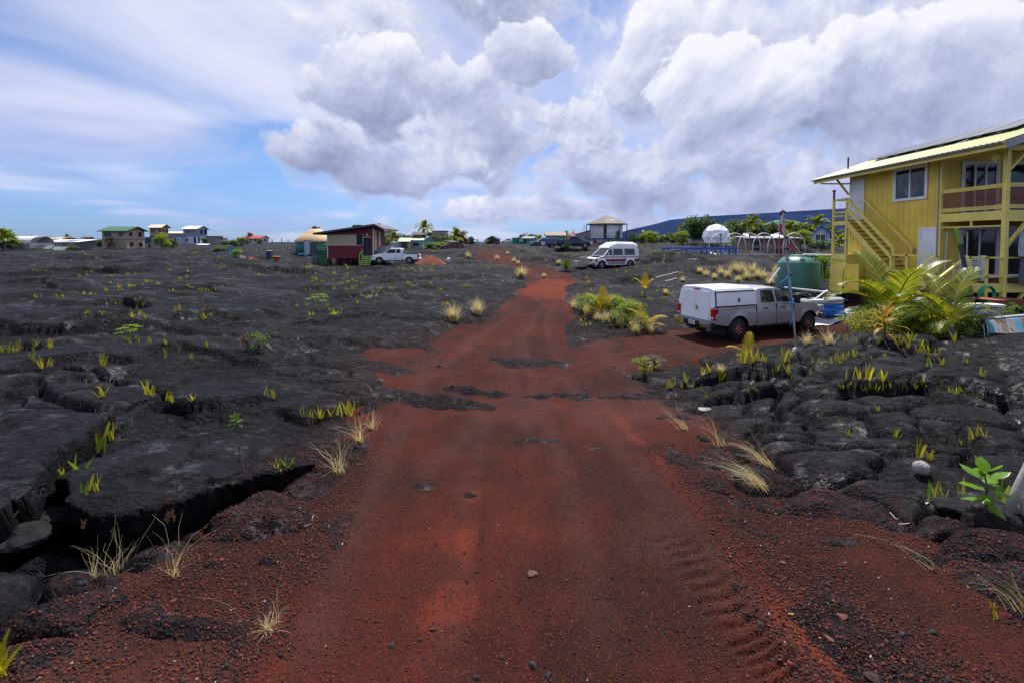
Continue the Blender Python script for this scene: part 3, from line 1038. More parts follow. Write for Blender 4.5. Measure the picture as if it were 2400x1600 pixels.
def planks(parent, mat, plane, u0, u1, z0, z1, face, step=0.30, thick=0.014, holes=(), mid=None):
 """upright boards on a wall; plane 'x' or 'y' tells which axis the wall lies across"""
 n = max(1, round((u1 - u0) / step))
 w = (u1 - u0) / n
 for i in range(n):
  a, b = u0 + i * w + 0.008, u0 + (i + 1) * w - 0.008
  segs = [(z0, z1)]
  if mid:
   segs = [(z0, mid - 0.004), (mid + 0.004, z1)]
  for (h0, h1, hz0, hz1) in holes:
   ns = []
   if b > h0 + 0.02 and a < h1 - 0.02:
    for (p, q) in segs:
     if hz0 > p + 0.02:
      ns.append((p, min(q, hz0)))
     if hz1 < q - 0.02:
      ns.append((max(p, hz1), q))
    segs = [s for s in ns if s[1] > s[0] + 0.02]
  for (p, q) in segs:
   mb = MB()
   if plane == 'x':
    mb.box(face - thick, a, p, face - 0.001, b, q)
   else:
    mb.box(a, face - thick, p, b, face - 0.001, q)
   mb.build('plank', mat, parent)


def sixpanel(parent, ax, u0, u1, z0, z1, face, mat):
 """a panelled door leaf on a wall across axis ax"""
 def bx(mb, a, b, c, d, t0, t1):
  if ax == 'x':
   return mb.box(face - t1, a, c, face - t0, b, d)
  return mb.box(a, face - t1, c, b, face - t0, d)
 d = bx(MB(), u0, u1, z0, z1, 0.0, 0.03).build('door', mat, parent)
 fr = MB()
 bx(fr, u0 - .09, u0 - .005, z0, z1 + .09, 0.001, 0.045)
 bx(fr, u1 + .005, u1 + .09, z0, z1 + .09, 0.001, 0.045)
 bx(fr, u0 - .005, u1 + .005, z1 + .005, z1 + .09, 0.001, 0.045)
 fr.build('door_frame', mat, d)
 w, h = u1 - u0, z1 - z0
 for i in range(2):
  for (c, e) in ((0.06, 0.34), (0.40, 0.70), (0.76, 0.93)):
   bx(MB(), u0 + w * (0.12 + 0.42 * i), u0 + w * (0.46 + 0.42 * i), z0 + h * c, z0 + h * e, 0.0301, 0.037).build('door_panel', mat, d)
 k = MB()
 if ax == 'x':
  k.lathe([(0.0, 0), (.03, .01), (.035, .04), (.0, .06)], 10, (face - .09, u0 + .08, z0 + h * .45), 'x', False)
 else:
  k.lathe([(0.0, 0), (.03, .01), (.035, .04), (.0, .06)], 10, (u0 + .08, face - .09, z0 + h * .45), 'y', False)
 k.build('door_knob', CHROME, d, True)
 return d


# ------------------------------------------------------------------ the yellow house
def yellow_house():
 XW, Y0, Y1, YP = 17.4, 18.5, 23.5, 16.1
 XE = 24.2
 Z0, ZD, ZF, ZT = 0.25, 1.08, 3.60, 6.05
 H = wthing('yellow_house', 'two-storey yellow plank house with outside stairs, lattice balcony and pale green roof', 'house', (19.0, 20.0, 0.0))
 # body
 wl = MB().box(XW, Y0, Z0, XE, Y1, ZT).build('wall', YEL, H)
 win = (19.22, 20.72, 4.40, 5.70)
 dup_ = (22.62, 23.38, ZF, 5.62)
 dlo = (18.72, 19.36, ZD, 3.02)
 holes = [(win[0] - .1, win[1] + .1, win[2] - .1, win[3] + .1), (dup_[0] - .09, dup_[1] + .09, dup_[2], dup_[3] + .09), (dlo[0] - .09, dlo[1] + .09, dlo[2], dlo[3] + .09)]
 planks(wl, YEL, 'x', Y0, Y1, Z0, ZT - .05, XW, 0.30, 0.016, holes, mid=3.38)
 planks(wl, YEL, 'y', XW, XE, ZD, ZT - .05, Y0, 0.32, 0.016, [(18.15, 19.65, ZF, 5.75), (19.85, 21.7, ZF, 5.75), (18.15, 19.75, ZD, 3.15), (20.0, 21.9, ZD, 3.15)], mid=3.38)
 # gable triangle at the near end, filled with boards
 MB().prism([(XW, Y0 + .01, ZT), (XE, Y0 + .01, ZT), (20.6, Y0 + .01, 7.15)], (0, 4.9, 0)).build('gable_wall', YEL, H)
 for yy in (Y0 - .02, Y1 - .09):
  MB().box(XW - .035, yy, Z0, XW + .1, yy + .12, ZT - .03).build('corner_board', YEL2, H)
 sixpanel(H, 'x', *dup_, XW - .016, WHITE)
 sixpanel(H, 'x', *dlo, XW - .016, WHITE)

 def slider(ax, u0, u1, z0, z1, face, panes=2, curtain=False):
  def bx(mb, a, b, c, d, t0, t1):
   return mb.box(face - t1, a, c, face - t0, b, d) if ax == 'x' else mb.box(a, face - t1, c, b, face - t0, d)
  f = MB()
  bx(f, u0 - .1, u0, z0 - .08, z1 + .1, .002, .05)
  bx(f, u1, u1 + .1, z0 - .08, z1 + .1, .002, .05)
  bx(f, u0, u1, z1, z1 + .1, .002, .05)
  bx(f, u0, u1, z0 - .08, z0, .002, .055)
  w = f.build('window', WHITE, H)
  n = panes
  for i in range(n):
   a, b = u0 + (u1 - u0) * i / n, u0 + (u1 - u0) * (i + 1) / n
   bx(MB(), a + .03, b - .03, z0 + .03, z1 - .03, .004, .010).build('pane', GLASS, w)
   s = MB()
   bx(s, a, a + .035, z0, z1, .003, .03 + .006 * i)
   bx(s, b - .035, b, z0, z1, .003, .03 + .006 * i)
   bx(s, a + .035, b - .035, z0, z0 + .035, .003, .03 + .006 * i)
   bx(s, a + .035, b - .035, z1 - .035, z1, .003, .03 + .006 * i)
   s.build('sash', WHITE, w)
   if curtain:
    cs = MB()
    mx = (u0 + u1) / 2
    for k in range(7):
     p0, p1 = k / 7, (k + 0.62) / 7
     ua, ub = (a + .04, b - .04)
     top = z1 - .25 - .35 * (p0 if i == 0 else 1 - p0)
     xx = ua + (ub - ua) * p0
     x2 = ua + (ub - ua) * p1
     sag = (p0 if i == 0 else 1 - p0)
     pts = ((xx, top), (x2, top - .05), (x2 * .6 + mx * .4, z0 + .06 + .3 * (1 - sag)), (xx * .6 + mx * .4, z0 + .06 + .3 * (1 - sag)))
     if ax == 'x':
      cs.poly(*[(face - .0112 - .0004 * k, u, z) for u, z in pts])
    cs.build('curtain', CURT, w)
  return w
 slider('x', win[0], win[1], win[2], win[3], XW - .016, 2, True)
 slider('y', 18.25, 19.55, ZF + .08, 5.65, Y0 - .016, 3)
 slider('y', 19.95, 21.6, ZF + .08, 5.65, Y0 - .016, 2)
 slider('y', 18.25, 19.65, ZD + .08, 3.05, Y0 - .016, 2)
 slider('y', 20.1, 21.8, ZD + .08, 3.05, Y0 - .016, 2)
 # roof
 xe, ze, xr, zr = 16.5, 5.88, 20.5, 7.24
 ya, yb = 15.3, 25.0
 RO = MB().prism([(xe, ya, ze), (xr, ya, zr), (24.5, ya, ze), (24.5, ya, ze - .04), (xr, ya, zr - .05), (xe, ya, ze - .04)], (0, yb - ya, 0)).build('roof', YEL2, H)
 n = 12
 w = (yb - ya) / n
 for side in (0, 1):
  mb = MB()
  k = 13
  for j in range(k):
   yy = w * j / (k - 1)
   dz = 0.014 * math.cos(2 * math.pi * j / 3.0)
   xa = xe - .05 if side == 0 else 24.55
   mb.v += [(xa, yy, ze - .017 + .03 + dz), (xr, yy, zr + .03 + dz)]
  mb.f = [(2 * j, 2 * j + 1, 2 * j + 3, 2 * j + 2) for j in range(k - 1)]
  me = None
  for i in range(n):
   if me is None:
    o = mb.build('roof_sheet', ROOFY, RO)
    me = o.data
    me.transform(Matrix.Translation((0, 0, 0)))
   else:
    o = link_mesh('roof_sheet', me, None, RO)
   o.location = (0, ya + w * i, 0)
   # vertices were shifted by the house's base already
 MB().box(xe - .02, ya, ze - .22, xe + .03, yb, ze - .045).build('fascia', YEL2, H)
 g = MB()
 for i in range(6):
  a0, a1 = math.pi + math.pi * i / 6, math.pi + math.pi * (i + 1) / 6
  gx, gz_, r = xe - .09, ze - .03, .065
  g.add([(gx + r * math.cos(a0), ya, gz_ + r * math.sin(a0)), (gx + r * math.cos(a1), ya, gz_ + r * math.sin(a1)),
    (gx + r * math.cos(a1), yb, gz_ + r * math.sin(a1)), (gx + r * math.cos(a0), yb, gz_ + r * math.sin(a0))], [(0, 1, 2, 3)])
 g.build('gutter', GREYM, H, True)
 for yy in (ya, yb - .04):
  for (xa, za, xb, zb) in ((xe, ze, xr, zr), (24.5, ze, xr, zr)):
   MB().prism([(xa, yy, za), (xb, yy, zb), (xb, yy, zb - .24), (xa, yy, za - .24)], (0, -.035, 0)).build('barge_board', GREYM if yy == ya else YEL2, H)
 for i in range(9):
  yy = ya + .35 + i * (yb - ya - .7) / 8
  MB().prism([(xe + .05, yy, ze - .05), (XW + .3, yy, ze + .255), (XW + .3, yy, ze + .12), (xe + .05, yy, ze - .17)], (0, .06, 0)).build('rafter', YEL, H)
 # solar panels on their rails
 sl = (zr - ze) / (xr - xe)
 for i in range(6):
  y0 = 16.9 + i * 1.16
  P = lambda x, y, up: (x, y, ze + (x - xe) * sl + up)
  p = MB().hexa([P(18.5, y0, .14), P(20.2, y0, .19), P(20.2, y0 + 1.1, .19), P(18.5, y0 + 1.1, .14), P(18.5, y0, .175), P(20.2, y0, .225), P(20.2, y0 + 1.1, .225), P(18.5, y0 + 1.1, .175)]).build('solar_panel', BLACK, H)
  MB().poly(P(18.53, y0 + .03, .1765), P(20.17, y0 + .03, .2255), P(20.17, y0 + 1.07, .2255), P(18.53, y0 + 1.07, .1765)).build('solar_cells', SOLAR, p)
  MB().bar(P(18.45, y0 + .55, .10), P(20.3, y0 + .55, .14), .04, .04).build('rail', GREYM, p)
 MB().tube([(17.9, 24.4, 6.3), (17.9, 24.4, 7.0)], .04, 8).build('vent_pipe', BLACK, H)
 # gutter outlet, brace, conduit
 MB().tube([(xe - .05, 24.6, 5.8), (xe + .1, 24.5, 5.62), (XW, 24.0, 5.55), (XW + .02, Y1 + .05, 5.5)], .04, 8).build('downpipe', OFFW, H, True)
 MB().bar((xe + .2, 23.6, 5.78), (XW - .02, 23.6, 4.95), .08, .08).build('eave_brace', YEL, H)
 MB().tube([(XW - .05, 18.60, 5.8), (XW - .05, 18.60, 1.1)], .022, 8).build('conduit', GREYM, H)
 # balcony
 MB().box(XW + .02, YP + .02, ZF - .06, XE, Y0 - .02, ZF - .01).build('balcony_floor', BROWN, H)
 MB().box(XW - .03, YP, ZF - .30, XW + .015, Y0 - .02, ZF + .02).build('rim_joist', YEL2, H)
 MB().box(XW + .02, YP - .03, ZF - .36, XE, YP + .015, ZF + .03).build('rim_joist', YEL2, H)
 MB().bar((XW, YP + .1, ZF - .52), (XW, Y0 - .05, ZF - .52), .06, .05).build('lower_rail', YEL2, H)
 MB().box(XW - .02, 17.25, ZF - .52, XW + .03, 17.31, ZF - .30).build('rail_post', YEL2, H)
 for xx in (XW - .02, 21.0, XE - .1):
  MB().box(xx - .07, YP - .09, -.35, xx + .07, YP + .05, 6.0).build('post', YEL2, H, bevel=.008)
 for (x, sgn) in ((XW, 1), (21.0, -1), (21.0, 1)):
  for (z0, z1) in ((5.05, 5.85), (2.35, 3.28)):
   MB().bar((x + .06 * sgn, YP - .02, z0), (x + .78 * sgn, YP - .02, z1), .07, .12, (0, 1, 0)).build('knee_brace', YEL2, H)
 MB().box(XW - .02, YP - .06, 5.72, XE, YP + .03, 5.9).build('header_beam', YEL2, H)
 MB().box(XW - .05, YP + .05, 5.70, XW + .05, Y0, 5.88).build('header_beam', YEL2, H)
 for (p, q, nm) in (((XW, YP + .05, 4.55), (XW, Y0 - .02, 4.55), 0), ((XW + .06, YP - .02, 4.55), (XE, YP - .02, 4.55), 0), ((XW, YP + .05, 3.80), (XW, Y0 - .02, 3.80), 1), ((XW + .06, YP - .02, 3.80), (XE, YP - .02, 3.80), 1)):
  MB().bar(p, q, .09, .05 if nm else .06).build('balcony_rail', YEL2, H)
  MB().bar(Vector(p) - Vector((0, 0, .06)), Vector(q) - Vector((0, 0, .06)), .03, .09).build('balcony_rail', YEL2, H)

 def lattice(axis, fixed, u0, u1, z0, z1):
  lat = MB()
  f = lambda u, z, o: (fixed + o, u, z) if axis == 'x' else (u, fixed + o, z)
  lat.bar(f(u0, z1, 0), f(u1, z1, 0), .02, .02)
  lt = lat.build('lattice', RUSTB, H)
  h = z1 - z0
  k = 0
  st = 0.115
  for d in (1, -1):
   u = u0 - h
   while u < u1 + h:
    a, b = (u, z0), (u + d * h, z1)
    pts = []
    for (p, q) in ((a, b),):
     t0, t1 = 0.0, 1.0
     du = q[0] - p[0]
     lo, hi = sorted(((u0 - p[0]) / du, (u1 - p[0]) / du))
     t0, t1 = max(0, lo), min(1, hi)
     if t1 - t0 > 0.05:
      pa = (p[0] + du * t0, p[1] + h * t0)
      pb = (p[0] + du * t1, p[1] + h * t1)
      MB().bar(f(pa[0], pa[1], .004 * d), f(pb[0], pb[1], .004 * d), .032, .007, (1, 0, 0) if axis == 'x' else (0, 1, 0)).build('lattice_strip', RUSTB, lt)
    u += st
 lattice('x', XW + .02, YP + .06, Y0 - .05, 3.86, 4.44)
 lattice('y', YP - .01, XW + .08, 19.2, 3.86, 4.44)
 # lower deck
 XD = 16.1
 for i in range(17):
  y0 = YP + .02 + i * .145
  MB().box(XD, y0, ZD - .05, XE, y0 + .138, ZD - .004 * (i % 2)).build('deck_board', BROWN, H)
 for i in range(8):
  y0 = 18.49 + i * .145
  MB().box(XD + .2, y0, ZD - .05, XW - .06, y0 + .138, ZD - .004 * (i % 2)).build('deck_board', BROWN, H)
 MB().box(XD - .02, YP - .03, ZD - .36, XE, YP + .015, ZD - .04).build('deck_beam', YEL2, H)
 MB().box(XD - .03, YP + .02, ZD - .30, XD + .02, 19.5, ZD - .055).build('deck_beam', YEL2, H)
 for x in (XD + .05, 16.75, 18.6, 19.9, 22.5):
  MB().box(x - .045, YP - .075, -.4 if x in (16.75, 19.9, 22.5) else ZD - .3, x + .045, YP + .015 - .05, 2.0).build('deck_post', YEL2, H)
 for x in (16.2, 16.2):
  pass
 for y in (17.45, 18.8, 19.6):
  MB().box(XD + .2, y - .045, -.3, XD + .29, y + .045, 1.98).build('deck_post', YEL2, H)
 for z in (1.95, 1.28):
  MB().bar((XD, YP - .03, z), (XE, YP - .03, z), .09, .06).build('deck_rail', YEL2, H)
  MB().bar((XD + .245, 17.4, z), (XD + .245, 19.62, z), .09, .06).build('deck_rail', YEL2, H)
 for (x0, x1) in ((18.9, 19.7), (17.6, 18.2), (19.0, 18.4)):
  MB().bar((x0, YP + .05, -.25), (x1, YP + .05, ZD - .36), .06, .10, (0, 1, 0)).build('deck_brace', YEL2, H)
 MB().box(17.6, Y0 - .05, -.2, XE, Y0 - .02, ZD - .06).build('underdeck_shade', DARK, H)  # near-black panel stands in for the shade under the deck
 # front steps going down towards the road
 n = 8
 for i in range(n):
  x1 = XD - i * .235
  z = ZD - .02 - (i + 1) * .185
  MB().box(x1 - .29, 16.22, z - .04, x1 - .01, 17.32, z).build('step', BROWN, H)
 for y in (16.16, 17.38):
  MB().prism([(XD, y, ZD - .02), (XD, y, ZD - .30), (XD - n * .235, y, ZD - .30 - n * .185), (XD - n * .235, y, ZD - .02 - n * .185)], (0, -.045, 0)).build('stringer', YEL2, H)
  MB().bar((XD + .05, y, 1.98), (XD - 1.15, y, 1.03), .09, .055).build('stair_rail', YEL2, H)
  MB().bar((XD + .05, y, 1.52), (XD - 1.15, y, .57), .05, .10).build('stair_rail', YEL2, H)
  MB().box(XD - 1.16, y - .045, -.35, XD - 1.07, y + .045, 1.08).build('stair_post', YEL2, H)
 # outside stairs along the wall to the upper door
 XS = 16.42
 MB().box(XS, 22.4, ZF - .05, XW - .05, 23.3, ZF - .004).build('landing', BROWN, H)
 MB().box(XS - .03, 22.38, ZF - .26, XS + .02, 23.32, ZF - .055).build('landing_beam', YEL2, H)
 for y in (22.38, 23.3):
  MB().box(XS - .045, y - .045, -.05, XS + .045, y + .045, 4.66).build('post', YEL2, H)
  MB().bar((XS, y, ZF - .15), (XW, y, ZF - .15), .05, .18).build('landing_beam', YEL2, H)
 for z in (4.63, 3.98, 3.80):
  MB().bar((XS, 22.4, z), (XS, 23.3, z), .09, .055).build('landing_rail', YEL2, H)
  MB().bar((XS, 23.3, z), (XW, 23.3, z), .05, .08).build('landing_rail', YEL2, H)
 MB().tube([(XS, 23.3, 4.66), (XS, 23.3, 5.05)], .05, 8).lathe([(.05, 5.05), (.085, 5.09), (.085, 5.13), (.04, 5.15)], 10, (XS, 23.3, 0)).build('stovepipe', BROWN, H)
 n = 13
 dy, dz = (22.4 - 19.55) / n, (ZF - ZD) / n
 for i in range(n - 1):
  y1 = 22.4 - i * dy
  z = ZF - (i + 1) * dz
  MB().box(XS + .03, y1 - dy - .02, z - .04, XW - .06, y1 - .005, z).build('tread', BROWN, H)
  MB().box(XS + .03, y1 - .03, z + .002, XW - .06, y1 - .008, z + dz - .045).build('riser', YEL, H)
 for x in (XS, XW - .05):
  MB().prism([(x, 22.4, ZF - .03), (x, 22.4, ZF - .34), (x, 19.55, ZD - .2), (x, 19.45, ZD - .02)], (.045 if x < 17 else -.002, 0, 0)).build('stringer', YEL2, H)
 for x, zo in ((XS, 0.0), (XS, -.47), (XW - .14, -.02)):
  MB().bar((x, 22.4, 4.63 + zo), (x, 19.6, 2.26 + zo), .09, .06).build('stair_rail', YEL2, H)
  MB().bar((x, 22.4, 4.56 + zo), (x, 19.6, 2.19 + zo), .035, .10).build('stair_rail', YEL2, H)
 MB().box(XS - .045, 19.55, -.1, XS + .045, 19.64, 2.3).build('stair_post', YEL2, H)
 # boarded box under the stairs
 bx = MB().box(XS + .03, 22.42, .1, XW - .05, 23.25, 1.9).build('stair_box', YEL2, H)
 for i in range(6):
  z = .05 + i * .2
  MB().box(XS - .16 + .01 * i, 22.42, z, XS - .12 + .01 * i, 23.28, z + .193).build('box_board', YEL2, bx)
 MB().box(XS - .06, 22.4, 1.62, XS - .035, 23.3, 1.92).build('box_board', YEL2, bx)
 MB().box(XS - .02, 21.5, .1, XS + .02, 22.33, 1.45).build('box_door', YEL, bx)
 for z in (.45, 1.2):
  MB().box(XS - .03, 22.3, z, XS - .021, 22.36, z + .06).build('hinge', BROWN, bx)
 MB().box(XW - .05, 19.62, 2.0, XW - .02, 19.72, 2.2).build('meter_box', GREYM, H)
 MB().box(XW - .14, 16.25, 5.42, XW - .08, 16.5, 5.62).lathe([(.03, -.05), (.06, -.09), (.05, -.13), (.0, -.14)], 10, (XW - .11, 16.37, 5.46), cap=False).build('porch_lamp', YEL2, H)
 return H


yellow_house()


# ------------------------------------------------------------------ vehicles
def arch_bottom(x, wheels, ra, rz, sill):
 z = sill
 for wx in wheels:
  d = abs(x - wx)
  if d < ra:
   z = max(z, rz + math.sqrt(ra * ra - d * d))
 return z


def wheel(parent, x, y, r, w, out, rim=CHROME, spokes=8, rimr=0.6):
 t = MB().lathe([(r * rimr, -w / 2), (r * .93, -w / 2), (r, -w * .36), (r, w * .36), (r * .93, w / 2), (r * rimr, w / 2)], 28, (x, y, r), 'y', False).build('wheel', RUBBER, parent, True)
 a = w * .30 * out
 d = MB().lathe([(r * rimr, -a * 1.2), (r * rimr, a * 1.55), (r * rimr * .93, a * 1.5), (r * rimr * .90, a * .5), (r * .2, a * .6), (r * .17, a * 1.2), (0.001, a * 1.25)], 24, (x, y, r), 'y', False).build('rim', BLACK, t, True)
 s = MB()
 for k in range(spokes):
  t_ = 2 * math.pi * k / spokes
  c, n = math.cos(t_), math.sin(t_)
  s.bar((x + c * r * .14, y + a * 1.2, r + n * r * .14), (x + c * r * rimr * .93, y + a * 1.35, r + n * r * rimr * .93), r * .13, r * .05, (0, 1, 0))
 s.lathe([(r * rimr * .98, a * 1.62), (r * rimr * .9, a * 1.66), (r * rimr * .9, a * 1.4)], 24, (x, y, r), 'y', False)
 s.lathe([(r * .2, a * 1.1), (r * .18, a * 1.5), (0.001, a * 1.55)], 12, (x, y, r), 'y', False)
 s.build('spokes', rim, t)
 return t


def shell(parent, name, mat, xs, zt, sill, wheels, ra, rwheel, hw, bed=None, bulge=.05, crown=.03, rows=7):
 """lower body: two curved sides with round wheel openings, top deck, ends"""
 st = set(round(x, 4) for x in xs)
 for wx in wheels:
  for k in range(17):
   st.add(round(wx - ra + 2 * ra * k / 16, 4))
 st = sorted(s for s in st if xs[0] <= s <= xs[-1])
 ZT = lambda x: float(np.interp(x, [p[0] for p in zt], [p[1] for p in zt]))
 W = lambda x: float(np.interp(x, [p[0] for p in hw], [p[1] for p in hw]))
 SILL = lambda x: float(np.interp(x, [p[0] for p in sill], [p[1] for p in sill]))
 mb = MB()
 n = len(st)
 for sd in (1, -1):
  k = len(mb.v)
  for x in st:
   zb = arch_bottom(x, wheels, ra, rwheel * .98, SILL(x))
   ztp = ZT(x)
   for j in range(rows):
    t = j / (rows - 1)
    z = zb + (ztp - zb) * t
    q = (z - SILL(x)) / (ztp - SILL(x) + 1e-6)
    y = W(x) - bulge * (abs(2 * q - 0.9) ** 2.2) * (1.0 if q > .45 else .8)
    for wx in wheels:                       # flared arches
     dd = math.hypot(x - wx, z - rwheel)
     y += .035 * math.exp(-((dd - ra) / .07) ** 2)
    mb.v.append((x, sd * y, z))
  for i in range(n - 1):
   for j in range(rows - 1):
    a = k + i * rows + j
    mb.f.append((a, a + rows, a + rows + 1, a + 1))
 k2 = n * rows
 m = 5
 top = {}
 for i, x in enumerate(st):
  yl = mb.v[i * rows + rows - 1][1]
  row = [i * rows + rows - 1]
  for j in range(1, m):
   y = yl * (1 - 2 * j / m)
   mb.v.append((x, y, ZT(x) + crown * (1 - (y / yl) ** 2)))
   row.append(len(mb.v) - 1)
  row.append(k2 + i * rows + rows - 1)
  top[i] = row
 for i in range(n - 1):
  xm = (st[i] + st[i + 1]) / 2
  if bed and bed[0] < xm < bed[1]:
   continue
  for j in range(m):
   mb.f.append((top[i][j], top[i + 1][j], top[i + 1][j + 1], top[i][j + 1]))
 for i in (0, n - 1):
  mb.f.append(tuple([i * rows + j for j in range(rows)] + top[i][1:-1] + [k2 + i * rows + j for j in range(rows - 1, -1, -1)]))
 o = mb.build(name, mat, parent, True)
 e = o.modifiers.new('split', 'EDGE_SPLIT')
 e.split_angle = R(32)
 if bed:
  w = W(bed[0]) - .09
  zf = ZT(bed[0]) - .45
  b = MB()
  b.poly((bed[0], -w, zf), (bed[1], -w, zf), (bed[1], w, zf), (bed[0], w, zf))
  for sd in (1, -1):
   b.poly((bed[0], sd * w, zf), (bed[1], sd * w, zf), (bed[1], sd * w, ZT(bed[1]) + .01), (bed[0], sd * w, ZT(bed[0]) + .01))
   b.poly((bed[0], sd * w, ZT(bed[0]) + .012), (bed[1], sd * w, ZT(bed[1]) + .012), (bed[1], sd * (w + .07), ZT(bed[1]) + .01), (bed[0], sd * (w + .07), ZT(bed[0]) + .01))
  for x in bed:
   b.poly((x, -w, zf), (x, w, zf), (x, w, ZT(x)), (x, -w, ZT(x)))
  b.build('cargo_bed', BLACK, parent)
 u = MB()
 u.box(xs[0] + .15, -(W(0) - .33), max(.3, rwheel * .8), xs[-1] - .15, W(0) - .33, ZT((xs[0] + xs[-1]) / 2) - .5)
 u.build('underbody', BLACK, parent)
 return o


def cabin(parent, mat, x_belt0, x_roof0, x_roof1, x_belt1, zb0, zb1, zr, wb, wr, side_windows, name='cabin', seg=4, dome=.05, front=True, back=True, glass=GLASS, zmid=0.0):
 """cab above the belt line: x runs from rear to front; windows as (x, z) outlines on the sides"""
 mb = MB()
 prof = [(x_belt0, zb0), (x_roof0 - .02, zr - .10), (x_roof0 + .06, zr - .02), (x_roof0 + .2, zr)]
 prof += [((x_roof0 + x_roof1) / 2, zr + .012 + zmid), (x_roof1 - .25, zr), (x_roof1 - .08, zr - .025), (x_roof1 + .02, zr - .10), (x_belt1, zb1)]
 n = len(prof)
 ys = []
 for (x, z) in prof:
  t = min(1, max(0, (z - zb0) / (zr - zb0)))
  ys.append(wb + (wr - wb) * t)
 m = 6
 for i, (x, z) in enumerate(prof):
  for j in range(m + 1):
   f = 1 - 2 * j / m
   drop = dome * abs(f) ** 3 if z > zr - .08 else 0
   mb.v.append((x, ys[i] * f, z - drop))
 for i in range(n - 1):
  for j in range(m):
   a = i * (m + 1) + j
   mb.f.append((a, a + 1, a + m + 2, a + m + 1))
 mb.f.append(tuple(i * (m + 1) for i in range(n)))
 mb.f.append(tuple(i * (m + 1) + m for i in range(n))[::-1])
 o = mb.build(name, mat, parent, True)
 e = o.modifiers.new('split', 'EDGE_SPLIT')
 e.split_angle = R(30)
 ysd = lambda z: wb + (wr - wb) * min(1, max(0, (z - zb0) / (zr - zb0)))
 for out in side_windows:
  for sd in (1, -1):
   g = MB()
   g.prism([(x, sd * (ysd(z) - .02), z) for (x, z) in out], (0, sd * .027, 0))
   g.build('side_window', glass, parent)
 def slab(x0, z0, x1, z1, w0, w1, nm):
  d = Vector((x1 - x0, 0, z1 - z0))
  nn = Vector((d.z, 0, -d.x)).normalized()
  if (nm == 'windscreen') == (nn.x < 0):
   nn = -nn
  a = Vector((x0, 0, z0)) + d * .10
  b = Vector((x0, 0, z0)) + d * .90
  MB().prism([a + Vector((0, w0, 0)), a - Vector((0, w0, 0)), b - Vector((0, w1, 0)), b + Vector((0, w1, 0))], nn * .012).build(nm, glass, parent)
 if front:
  slab(x_belt1, zb1, x_roof1 + .02, zr - .10, wb * .9, wr * .86, 'windscreen')
 if back:
  slab(x_belt0, zb0, x_roof0 - .02, zr - .10, wb * .85, wr * .8, 'rear_window')
 return o


REDL = M('red_lamp', (0.35, 0.012, 0.012), 0.15, 0.3, 12.0, coat=0.6)
LAMP = M('clear_lamp', (0.55, 0.55, 0.58), 0.1, 0.2, 12.0, coat=0.6)
SILVER = M('silver_car_paint', (0.40, 0.41, 0.44), 0.30, 0.05, 1.0, metal=0.25, coat=0.5, dirt=((0.36, 0.31, 0.28), 0.74))
CAPW = M('white_fibreglass', (0.84, 0.85, 0.87), 0.30, 0.05, 1.5, coat=0.3, dirt=((0.66, 0.63, 0.60), 0.74))
ORANGE = M('amber_lamp', (0.6, 0.18, 0.02), 0.2, 0.2)


